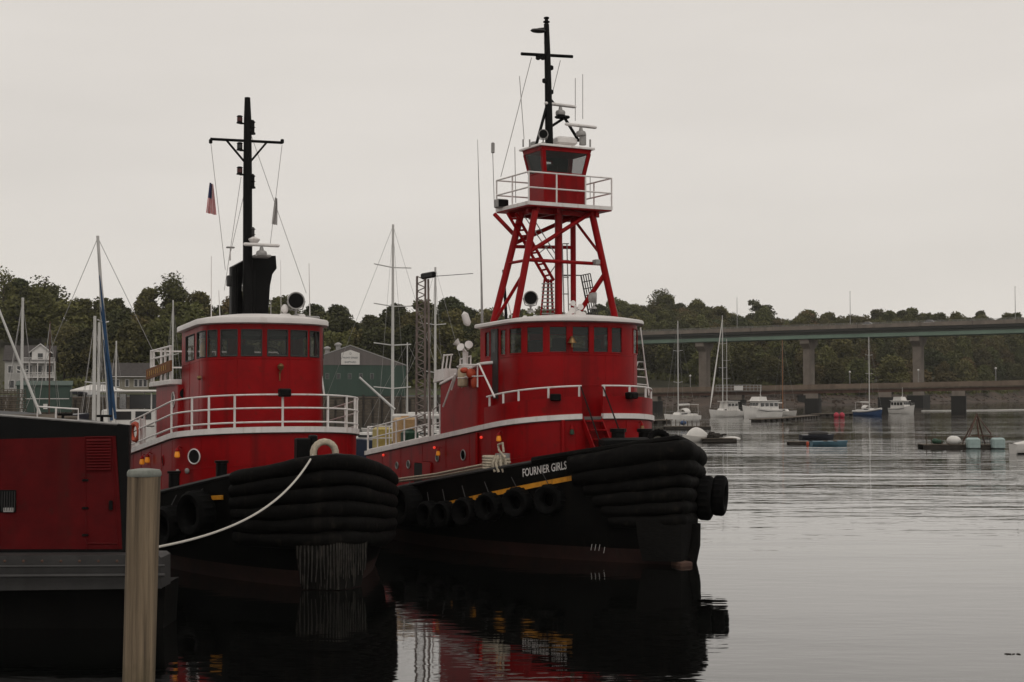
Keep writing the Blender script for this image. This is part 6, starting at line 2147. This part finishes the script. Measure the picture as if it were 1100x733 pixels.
def sailboat(label, px, py, L, heading, mast_top, hm, mast_px=None, name='sailboat', mm=None, r=0.10, furl=None, Y=None, lean=0.0, group=None, wheelhouse=False, second=None, spreaders=(0.45, 0.7), sw=0.9, dodger=False, boom=True):
    p = OW(px, py) if Y is None else Vector(((px - 550) / FPX * Y, Y, 0))
    root = thing(name, label, 'sailboat', (p.x, p.y, 0), heading, group)
    B = L * 0.30
    mb, fb_ = boat_hull(L, B, L * 0.10 + 0.15)
    mb.build('hull', hm, root)
    if hm == M['bluehull']:
        wm = MB()
        for s_ in (-1, 1):
            wm.tube([(-L / 2, s_ * B * 0.38, L * 0.1 + 0.1), (-0.15 * L, s_ * B * 0.5, L * 0.1 + 0.1), (0.12 * L, s_ * B * 0.46, L * 0.1 + 0.2), (0.35 * L, s_ * B * 0.27, L * 0.1 + 0.45), (0.52 * L, 0, L * 0.1 + 0.7)], 0.2, 6)
        wm.build('white_topside', M['gel'], root)
    z0 = L * 0.10 + 0.15
    cb = MB()
    cabin(cb, -0.15 * L, 0.20 * L, B * 0.33, z0, 0.55, 0.5)
    cb.bbox((-0.30 * L, 0, z0 + 0.15), (0.25 * L, B * 0.55, 0.3), 0.05)
    cbo = cb.build('cabin', M['gel'], root, ang=0.5)
    for s_ in (-1, 1):
        MB().box((0.02 * L, s_ * B * 0.292, z0 + 0.32), (0.2 * L, 0.02, 0.18)).build('window', M['winglass'], cbo)
    if dodger:
        MB().loft([[(-0.15 * L + 0.3 * math.sin(a) * 0, B * 0.36 * math.cos(a), z0 + 0.5 + 0.75 * math.sin(a)) for a in [math.pi * i / 8 for i in range(9)]], [(0.02 * L, B * 0.33 * math.cos(a), z0 + 0.5 + 0.55 * math.sin(a)) for a in [math.pi * i / 8 for i in range(9)]]], False, False).build('dodger', M['canvas'], root)
        mb = MB()
        for s_ in (-1, 1):
            mb.tube([(-0.40 * L, s_ * B * 0.36, z0), (-0.40 * L, s_ * B * 0.34, z0 + 1.75)], 0.03, 5)
        mb.bbox((-0.36 * L, 0, z0 + 1.8), (0.12 * L, B * 0.75, 0.07), 0.02)
        mb.build('bimini', M['canvas'], root)
    if wheelhouse:
        wb = MB()
        cabin(wb, -0.32 * L, 0.08 * L, B * 0.38, z0 + 0.1, 1.75, 0.3, 0.9)
        wb.bbox((-0.13 * L, 0, z0 + 1.9), (0.46 * L, B * 0.86, 0.10), 0.03)
        wo = wb.build('wheelhouse', M['gel'], root, ang=0.5)
        for s_ in (-1, 1):
            for k in range(3):
                MB().box((-0.25 * L + k * 0.12 * L, s_ * (B * 0.368 - 0.01 * k), z0 + 1.25), (0.085 * L, 0.05, 0.5)).build('window', M['winglass'], wo)
    mt = W(mast_px or px, mast_top, p.y).z
    mx_ = 0.08 * L
    if mast_px is not None:
        wx = (mast_px - 550) / FPX * p.y - p.x
        mx_ = max(-0.35 * L, min(0.35 * L, wx * math.cos(heading))) if abs(math.cos(heading)) > 0.3 else mx_
    m = mm or M['alu']
    spar(root, mx_, z0, mt, r, m, lean, spreaders, sw)
    if boom:
        b = MB().tube([(mx_, 0, z0 + 1.6), (mx_ - 0.38 * L, 0, z0 + 1.7)], r * 0.6, 6).build('boom', m, root)
        MB().tube([(mx_ - 0.1, 0, z0 + 1.75), (mx_ - 0.36 * L, 0, z0 + 1.82)], [0.16, 0.12], 8).build('sail_cover', M['canvas'] if furl != 'blue' else M['blue_canvas'], b)
    rg = MB()
    rg.tube([(mx_ + lean, 0, mt - 0.1), (L * 0.53, 0, z0 + 0.5)], 0.015, 4)
    rg.tube([(mx_ + lean, 0, mt - 0.1), (-L / 2, 0, z0)], 0.015, 4)
    for s_ in (-1, 1):
        rg.tube([(mx_ + lean, 0, mt - 0.3), (mx_, s_ * B * 0.46, z0)], 0.013, 4)
        for k in range(5):
            x = -0.45 * L + 0.22 * L * k
            rg.tube([(x, s_ * B * 0.42 * (1 if k < 4 else 0.5), z0), (x, s_ * B * 0.42 * (1 if k < 4 else 0.5), z0 + 0.65)], 0.015, 4)
        rg.tube([(-0.45 * L, s_ * B * 0.42, z0 + 0.65), (0.21 * L, s_ * B * 0.42, z0 + 0.65), (0.45 * L, s_ * B * 0.20, z0 + 0.75)], 0.012, 4)
    rg.build('rigging', M['galv'], root)
    if furl:
        a, b = Vector((mx_ + lean * 0.9, 0, mt - 0.8)), Vector((L * 0.52, 0, z0 + 0.7))
        MB().tube([a, a.lerp(b, .5), a.lerp(b, .85), b], [0.06, 0.12, 0.16, 0.05], 8).build('furled_jib', M['blue_canvas'] if furl == 'blue' else M['canvas'], root)
    if second:
        spar(root, *second, m)
    return root
# moored sailboats in front of the bridges
sailboat('white sailboat with a bimini moored just right of the towered tug\'s rail', 732, 453.5, 8.5, R(228), 345, M['gel'], 723, r=0.10, dodger=True, spreaders=(0.35, 0.68))
sailboat('white ketch with a pilothouse and a furled jib, between two white boats', 779, 448.0, 9.3, R(226), 339, M['gel'], 772.5, r=0.11, furl='white', wheelhouse=True, second=(-0.6, 1.0, 15.0, 0.07))
sailboat('small white sloop with a varnished wooden mast beside the white trawler yacht', 842, 446.5, 6.0, R(-50), 365, M['gel2'], 839.5, r=0.09, mm=M['wood'], spreaders=(0.62,), sw=0.5)
sailboat('blue hulled sailboat with white topsides, left of the white motor yacht', 933, 447.0, 8.0, R(-68), 362, M['bluehull'], 937, r=0.11, dodger=True, spreaders=(0.5, 0.75))
# trawler yacht
def motor_yacht(label, px, py, L, heading, name='motor_yacht', fly=False, hm=None, Y=None):
    p = OW(px, py) if Y is None else Vector(((px - 550) / FPX * Y, Y, 0))
    root = thing(name, label, 'motor boat', (p.x, p.y, 0), heading)
    B = L * 0.32
    mb, _ = boat_hull(L, B, L * 0.11 + 0.35, bow_up=0.7, transom=0.9)
    h = mb.build('hull', hm or M['gel'], root)
    z0 = L * 0.11 + 0.35
    MB().tube([(-L / 2, -B * 0.45, z0 - 0.25), (0, -B * 0.5, z0 - 0.2), (L * 0.25, -B * 0.43, z0 + 0.05)], 0.06, 6).tube([(-L / 2, B * 0.45, z0 - 0.25), (0, B * 0.5, z0 - 0.2), (L * 0.25, B * 0.43, z0 + 0.05)], 0.06, 6).build('rub_rail', M['cardark'], h)
    cb = MB()
    cabin(cb, -0.40 * L, 0.24 * L, B * 0.40, z0, 1.6, 0.6, 0.85)
    cb.bbox((-0.10 * L, 0, z0 + 1.66), (0.66 * L, B * 0.84, 0.12), 0.04)
    if fly:
        cabin(cb, -0.30 * L, 0.08 * L, B * 0.34, z0 + 1.7, 0.8, 0.4, 0.9)
    else:
        cabin(cb, -0.05 * L, 0.20 * L, B * 0.36, z0 + 1.7, 0.75, 0.5, 0.9)
    cbo = cb.build('cabin', M['gel'], root, ang=0.5)
    for s_ in (-1, 1):
        for k in range(4):
            MB().box((-0.32 * L + k * 0.135 * L, s_ * (B * 0.386 - 0.012 * k * B), z0 + 1.0), (0.095 * L, 0.07, 0.6)).build('window', M['winglass'], cbo)
    for k in (-1, 0, 1):
        MB().box((0.24 * L - 0.38, k * B * 0.21, z0 + 1.05), (0.22, B * 0.16, 0.5), 0, 1.0, 0, -0.35).build('window', M['winglass'], cbo)
    mb = MB().tube([(0.0, 0, z0 + 1.7), (0.0, 0, z0 + 4.6)], [0.07, 0.04], 6).tube([(-0.05 * L, 0, z0 + 2.5), (0.02 * L, 0, z0 + 2.8)], 0.04, 5)
    mb.build('mast', M['alu'], root)
    mb = MB()
    for s_ in (-1, 1):
        for k in range(4):
            x = 0.22 * L + 0.09 * L * k
            y = s_ * B * 0.5 * (0.86 - 0.2 * k)
            mb.tube([(x, y, z0 + 0.2 + 0.1 * k), (x, y, z0 + 0.95 + 0.1 * k)], 0.022, 4)
        mb.tube([(0.22 * L, s_ * B * 0.43, z0 + 0.95), (0.40 * L, s_ * B * 0.25, z0 + 1.15), (0.5 * L, s_ * B * 0.1, z0 + 1.25)], 0.022, 4)
    mb.build('pulpit_rail', M['galv'], root)
    return root
motor_yacht('white trawler yacht with a long windowed cabin and a short mast', 817, 449, 10.0, R(224))
motor_yacht('white flybridge motor yacht, the farthest right of the boats under the bridges', 969.5, 444.5, 7.5, R(-68), fly=True)
q = W(148, 452, 88)
o = thing('cabin_cruiser', 'white cabin cruiser with a pale hardtop and dark windows left of the black-masted tug', 'motor boat', (q.x, 88, 0), R(205))
mb, _ = boat_hull(10, 3.4, 2.75, bow_up=0.15, transom=0.95)
mb.build('hull', M['gel'], o)
cb = MB().bbox((-0.6, 0, 3.35), (5.2, 2.5, 1.0), 0.08)
cb.bbox((-2.9, 0, 3.2), (0.9, 2.2, 0.7), 0.06).bbox((1.6, 0.3, 3.4), (0.7, 0.7, 1.1), 0.1)
cbo = cb.build('cabin', M['gel'], o, ang=0.5)
for s_ in (-1, 1):
    for k in range(4):
        MB().box((-2.5 + 1.2 * k, s_ * 1.25, 3.5), (0.95, 0.05, 0.5)).build('window', M['winglass'], cbo)
for x in (-2.9, -0.6, 1.6):
    for y in (-1.15, 1.15):
        MB().tube([(x, y, 3.8), (x, y, 4.9)], 0.045, 6).build('hardtop_post', M['gel'], o)
MB().bbox((-0.6, 0, 4.98), (5.4, 2.8, 0.16), 0.06).build('hardtop', M['gel'], o)
MB().box((0.9, 0, 4.35), (0.04, 2.2, 0.9)).box((-0.6, 1.12, 4.35), (2.6, 0.03, 0.85)).build('screen', M['winglass'], o)
# floats and rafts
def dock_float(label, pa, pb, wd, group=None, m='oldwood'):
    a, b = OW(*pa), OW(*pb)
    d = b - a
    root = thing('floating_dock', label, 'float', a.lerp(b, 0.5), math.atan2(d.y, d.x), group)
    MB().bbox((0, 0, 0.42), (d.length, wd, 0.14), 0.03).build('deck', M[m], root)
    mb = MB()
    n = max(2, int(d.length / 2.4))
    for k in range(n):
        mb.bbox((-d.length / 2 + d.length * (k + .5) / n, 0, 0.1), (1.6, wd * 0.9, 0.5), 0.08)
    mb.build('floats', M['wetwood'], root)
    return root
dock_float('low grey float beside the trawler yacht', (811, 453.5), (846, 451.5), 2.0)
dock_float('long grey float between the sloop and the dark stone pier', (848, 451), (875, 448.5), 2.0)
dock_float('grey float carrying two pink buoys', (876, 447), (926, 446), 2.2)
dock_float('dark float left of the white sailboat with the bimini', (690, 455), (717, 454), 2.0)
for k, (px, lab) in enumerate(((898.5, 'round pink-red buoy on the grey float, beside the darker gap'), (904.5, 'round pink-red buoy on the grey float, next to the blue hulled sailboat'))):
    p = OW(px, 448.5)
    o = MB().lathe((0, 0, 0), [(0.05, -0.2), (0.35, -0.05), (0.52, 0.3), (0.46, 0.65), (0.26, 0.85), (0.08, 0.95)], n=16).build('buoy', M['pinkbuoy'], None, loc=p)
    tag(o, lab, 'buoy', 'pink-red buoys on the float')
# dinghy with a white cover
p = OW(746, 475)
o = thing('dinghy', 'small white skiff under a domed white canvas cover by the towered tug\'s bow', 'dinghy', p, R(-150))
mb, _ = boat_hull(2.6, 1.3, 0.55, transom=0.8)
mb.build('hull', M['gel2'], o)
MB().loft([[(-1.2 + 2.2 * i / 8, 0.64 * math.cos(a) * (1 - 0.9 * (i / 8) ** 2.4), 0.5 + 0.95 * math.sin(a) * math.sin(math.pi * (0.12 + 0.85 * i / 8)) ** 0.7) for a in [math.pi * j / 10 for j in range(11)]] for i in range(9)], False, False).build('cover', M['canvas'], o)
def raft(name, label, px, py, L, wd, heading, m='oldwood', h=0.35):
    p = OW(px, py)
    o = thing(name, label, 'raft', p, heading)
    mb = MB()
    n = max(4, int(L / 0.3))
    for k in range(n):
        mb.box((-L / 2 + L * (k + .5) / n, 0, h + rnd.uniform(-.008, .008)), (L / n * 0.93, wd, 0.06))
    mb.build('planking', M[m], o, smooth=False)
    MB().bbox((0, wd * 0.4, h - 0.2), (L, 0.25, 0.3), 0.03).bbox((0, -wd * 0.4, h - 0.2), (L, 0.25, 0.3), 0.03).build('beams', M['wetwood'], o)
    return o
r1 = raft('work_raft', 'small dark raft heaped with gear right of the canvas covered skiff', 771, 475, 3.4, 1.8, 0.1)
mb = MB()
for k in range(16):
    mb.bbox((rnd.uniform(-1.0, .6), rnd.uniform(-.6, .6), 0.5 + rnd.uniform(0, .35)), (rnd.uniform(.2, .6), rnd.uniform(.2, .5), rnd.uniform(.15, .4)), 0.03, rnd.uniform(0, 3))
tag(mb.build('gear_heap', M['wetwood'], None, loc=r1.location), 'heap of dark fishing gear on the small raft by the covered skiff', 'gear')
o = MB().sphere((0, 0, 0.25), 0.45, 2.0, 0.9, 0.6).build('tarpaulin_bundle', M['canvas'], None, loc=OW(786, 474.5))
tag(o, 'crumpled white bundle at the right end of the gear raft', 'bundle')
r2 = raft('work_raft', 'low dark raft in front of the white bimini sailboat', 738, 461, 6.0, 2.0, 0.05)
for k in range(10):
    h = rnd.uniform(.4, 1.0)
    tag(MB().tube([(0, 0, 0), (rnd.uniform(-.04, .04), 0.03, h)], 0.06, 5).build('stake', M['oldwood'], None, loc=r2.location + Vector((-2.6 + .55 * k, rnd.uniform(-.6, .6), 0.36))), 'short grey stake in the row on the low raft before the bimini sailboat', 'stake', 'stakes on the low raft')
o = MB().sphere((0, 0, 0.75), 0.38, 1.2, 0.8, 0.8).build('blue_tarpaulin', M['bluehull'], None, loc=OW(734, 460.5))
tag(o, 'blue tarpaulin bundle on the low raft in front of the bimini sailboat', 'tarpaulin')
# blue boat with its raft
p = OW(890, 478.5)
o = thing('rowing_boat', 'flat turquoise blue skiff lying beside a plank raft', 'dinghy', p, R(4))
mb, _ = boat_hull(3.2, 1.3, 0.36, bow_up=0.1, transom=0.9, nst=10)
mb.build('hull', M['skyblue'], o)
MB().box((-0.4, 0, 0.40), (0.3, 1.2, 0.05)).box((0.5, 0, 0.40), (0.3, 1.1, 0.05)).build('thwart', M['oldwood'], o)
raft('work_raft', 'brown plank raft tied to the turquoise skiff', 864, 477.5, 3.0, 1.6, 0.0, h=0.25)
o = MB().lathe((0, 0, 0), [(0.08, 0), (0.12, 0.1), (0.12, 0.3), (0.06, 0.38)], n=12).build('marker_buoy', M['orange'], None, loc=OW(867.5, 479))
tag(o, 'small orange marker between the plank raft and the turquoise skiff', 'buoy')
p = OW(877, 471.5)
o = thing('outboard_skiff', 'dark inflatable skiff with a grey cover behind the turquoise skiff', 'dinghy', p, 0.1)
mb, _ = boat_hull(3.4, 1.5, 0.4, bow_up=0.2, transom=0.9)
mb.build('hull', M['cardark'], o)
MB().sphere((0.2, 0, 0.55), 0.5, 2.2, 1.0, 0.55).build('cover', M['rail_grey'], o)
# raft with the A-frame
p = OW(1033, 481.5)
o = thing('work_raft', 'long dark raft carrying a brown timber A-frame hoist', 'raft', p, -0.02)
mb = MB()
for k in range(26):
    mb.box((-3.4 + 0.26 * k, 0, 0.32 + rnd.uniform(-.006, .006)), (0.235, 2.2, 0.07))
mb.build('planking', M['oldwood'], o, smooth=False)
MB().bbox((-0.15, -0.95, 0.10), (6.8, 0.28, 0.34), 0.03).bbox((-0.15, 0.95, 0.10), (6.8, 0.28, 0.34), 0.03).build('beams', M['wetwood'], o)
mb = MB()
mb.tube([(0.1, -0.9, 0.35), (1.35, 0, 2.95), (2.3, 0.9, 0.35)], 0.075, 6)
mb.tube([(0.3, 0.9, 0.35), (1.35, 0, 2.9), (2.35, -0.8, 1.2)], 0.06, 6)
mb.tube([(1.35, 0, 2.5), (1.4, -0.6, 0.3)], 0.07, 6)
mb.tube([(0.7, -0.4, 1.1), (2.6, -0.3, 1.05)], 0.05, 6)
mb.tube([(2.2, -0.6, 0.9), (3.0, -0.6, 1.0)], 0.05, 6)
mb.build('hoist_frame', M['rust'], o)
mb = MB()
for k in range(9):
    mb.tube([(1.0 + 0.16 * k, -1.05, 0.15), (1.0 + 0.16 * k, -1.05, 0.95)], 0.022, 5)
for z in (0.3, 0.55, 0.8):
    mb.tube([(0.95, -1.05, z), (2.35, -1.05, z)], 0.02, 5)
mb.build('wire_cage', M['rail_grey'], o)
for k in range(14):
    x, y = -3.2 + 0.24 * k, rnd.uniform(-.8, .8)
    MB().tube([(x, y, 0.35), (x + rnd.uniform(-.05, .05), y + rnd.uniform(-.1, .1), 0.35 + rnd.uniform(.5, 1.05))], 0.04, 5).build('stake', M['oldwood'], o)
for dx, lab in ((0.58, 'pale teal square tank on the raft, left of the wire cage'), (2.72, 'pale teal square tank at the right end of the A-frame raft')):
    tk = thing('float_tank', lab, 'tank', (p.x + dx, p.y - 1.3, -0.05), 0, 'teal tanks of the A-frame raft')
    MB().bbox((0, 0, 0.5), (1.08, 0.9, 1.0), 0.14).build('tank_body', M['teal'], tk)
    MB().tube([(-0.45, -0.46, 0.5), (0.45, -0.46, 0.5)], 0.02, 5).build('seam', M['teal'], tk)
o = MB().sphere((0, 0, 0), 0.62, 1.0, 0.8, 0.66).build('float_buoy', M['canvas'], None, loc=(p.x - 0.9, p.y - 0.7, 0.70))
tag(o, 'round white float lying on the A-frame raft', 'buoy')
o = MB().bbox((0, 0, 0), (0.7, 0.5, 0.35), 0.1).sphere((-0.35, 0, 0.05), 0.3, 1.2, 1, 0.8).build('net_bundle', M['green_plastic'], None, loc=(p.x - 1.9, p.y + 0.2, 0.55))
tag(o, 'dark green net bundle among the stakes on the A-frame raft', 'net')
# white boat cut by the frame at the right
p = OW(1116, 487.5)
o = thing('dinghy', 'white flat-decked work skiff cut by the right edge of the photo', 'dinghy', p, R(2))
mb, _ = boat_hull(4.2, 1.8, 0.78, bow_up=0.05, transom=0.95)
mb.build('hull', M['gel'], o)
MB().loft([[(-1.9, -0.7, 0.80), (1.8, -0.5, 0.8), (1.8, 0.5, 0.8), (-1.9, 0.7, 0.8)], [(-0.8, -0.4, 1.05), (1.4, -0.4, 1.08), (1.4, 0.4, 1.08), (-0.8, 0.4, 1.05)]], True, True).build('deck_cover', M['canvas'], o)
MB().box((0, 0, 0.03), (4.0, 1.6, 0.14)).build('waterline_band', M['black'], o)
# little bit of weed afloat
mb = MB()
pw = OW(1088, 703)
for k in range(26):
    mb.bbox((rnd.uniform(-.16, .16), rnd.uniform(-.05, .05), 0.006), (rnd.uniform(.02, .06), 0.02, 0.012), 0.003, rnd.uniform(0, 3))
o = mb.build('seaweed', M['wetwood'], None, loc=pw)
o['kind'] = 'stuff'
# boom line across the river
mb = MB().tube([OW(990, 441.8) + Vector((0, 0, .1)), OW(1060, 441.2) + Vector((0, 0, .1)), OW(1130, 440.2) + Vector((0, 0, .1))], 0.14, 6)
tag(mb.build('floating_boom', M['canvas'], None), 'thin pale floating boom stretched across the water past the footbridge pier', 'boom')

# ------------------------------------------------------------------ yachts and masts behind the barge and between the tugs
def parked_mast_boat(label, px, Y, L, heading, top, hm, mast_px, r, **kw):
    return sailboat(label, px, 0, L, heading, top, hm, mast_px, Y=Y, r=r, **kw)
parked_mast_boat('black hulled yacht with the thick white mast between the tugs', 414, 102, 13, R(146), 242, M['navy'], 426, 0.12, spreaders=(0.24, 0.44, 0.62, 0.8), sw=2.1, boom=True)
parked_mast_boat('white yacht with a tall mast just left of the lattice boom\'s far side', 470, 118, 10, R(140), 287, M['gel'], 465.5, 0.12, spreaders=(0.38, 0.66), sw=1.3)
parked_mast_boat('white yacht with a short mast behind the lattice boom', 463, 125, 8.5, R(190), 352, M['gel2'], 461, 0.12, spreaders=(0.6,), sw=0.6)
parked_mast_boat('grey yacht with a thin mast between the thick white mast and the lattice boom', 440, 140, 8.5, R(178), 368, M['gel2'], 437.5, 0.08, spreaders=(0.5,), sw=0.6)
s1 = parked_mast_boat('sailboat with a leaning mast and a hanging blue sail left of the black-masted tug', 107, 72, 10, R(100), 254, M['gel2'], 107, 0.11, spreaders=(0.62,), sw=0.95, lean=0.0, boom=False)
s1.rotation_euler = (0, R(-4.2) * 1.0, 0)
s1.rotation_euler = Matrix.Rotation(R(-4.3), 3, 'Y').to_euler()
a_ = W(106, 292, 71.9); b_ = W(122, 452, 71.9)
inv = s1.matrix_world
mb = MB()
for k, (pa, pb, w0) in enumerate((((107, 296), (120, 452), 0.085), ((108, 330), (124, 450), 0.07), ((111, 365), (118, 448), 0.05))):
    q0, q1 = W(*pa, 71.8) - s1.location, W(*pb, 71.8 - 0.2 * k) - s1.location
    mt_ = Matrix.Rotation(R(-4.3), 3, 'Y').transposed()
    q0, q1 = mt_ @ q0, mt_ @ q1
    mid = q0.lerp(q1, 0.55) + Vector((0.06, 0, 0))
    mb.tube([q0, q0.lerp(mid, .5), mid, mid.lerp(q1, .5), q1], [0.02, w0 * .8, w0, w0 * 1.15, w0 * 0.9], 8)
mb.build('hanging_sail', M['blue_canvas'], s1)
parked_mast_boat('sailboat with a slim white mast behind the leaning mast', 99, 96, 9, R(95), 339, M['gel2'], 99, 0.14, spreaders=(), boom=False)
parked_mast_boat('sailboat with a short off-white mast close behind the blue sail', 104, 104, 9, R(95), 346, M['gel'], 104, 0.14, spreaders=(0.5,), sw=1.0, boom=False)
parked_mast_boat('sailboat with a stubby tan mast right of the blue sail', 123, 110, 8, R(95), 366, M['gel2'], 123, 0.08, spreaders=(), boom=False)
parked_mast_boat('sailboat with a slender mast rising just left of the black-masted tug\'s wheelhouse', 184, 120, 9, R(95), 322, M['gel2'], 184.5, 0.09, spreaders=(0.6,), sw=0.5, boom=False)
parked_mast_boat('sailboat with a white mast in front of the white balconied house', 20, 78, 9, R(95), 319, M['gel'], 19.5, 0.10, spreaders=(0.55,), sw=0.3, boom=False)
parked_mast_boat('sailboat with a dark red mast in front of the willow', 51, 100, 8, R(95), 345, M['gel2'], 52, 0.06, spreaders=(), boom=False, mm=M['rust'])
# white spar lying against the barge roof
o = MB().tube([W(-14, 300, 33), W(43, 445, 33)], [0.024, 0.034], 10).build('spar', M['alu'])
tag(o, 'long white spar slanting down behind the barge roof at the left edge', 'spar')
o = MB().tube([W(386, 405.5, 98), W(424, 440, 98)], [0.07, 0.09], 8).build('spar', M['alu'])
tag(o, 'white boom slanting across the front of the green boat shed', 'spar')
# stacked traps and boxes at the far left
for k in range(6):
    p = W(14, 443.5 - 4.2 * k, 60)
    o = thing('lobster_trap', 'wire lobster trap in the stack at the far left, ' + ('at the bottom', 'second from the bottom', 'third from the bottom', 'third from the top', 'second from the top', 'topmost')[k], 'lobster trap', p, 0.1 * (k % 3) - 0.1, 'stack of lobster traps')
    mb = MB()
    for x in np.linspace(-0.45, 0.45, 7):
        mb.tube([(x, -0.28, 0), (x, -0.28, 0.15), (x, 0.28, 0.15), (x, 0.28, 0)], 0.012, 4)
    for y in (-0.28, 0.28):
        for z in (0.01, 0.08, 0.15):
            mb.tube([(-0.45, y, z), (0.45, y, z)], 0.012, 4)
    mb.build('wire_cage', M['oldwood'], o)
p = W(14, 447, 60)
o = thing('trap_skiff', 'dark skiff carrying the stack of lobster traps beyond the barge', 'skiff', (p.x, p.y, 0), 0.2)
mb, _ = boat_hull(5.5, 2.4, p.z - 0.1, bow_up=0.05, transom=0.95)
mb.build('hull', M['cardark'], o)
MB().box((0, 0, p.z + 0.02), (3.5, 1.9, 0.06)).build('deck', M['oldwood'], o)
p = W(2, 425, 45)
o = thing('fishing_boat', 'dark fishing boat stern just showing at the left edge above the barge', 'boat', (p.x - 0.9, p.y, 0), R(90))
mb, _ = boat_hull(7, 2.6, 3.2, bow_up=0.1, transom=0.95)
mb.build('hull', M['black'], o)
MB().bbox((-1.5, 0, 4.2), (2.2, 1.8, 2.2), 0.08).build('cabin', M['black'], o)
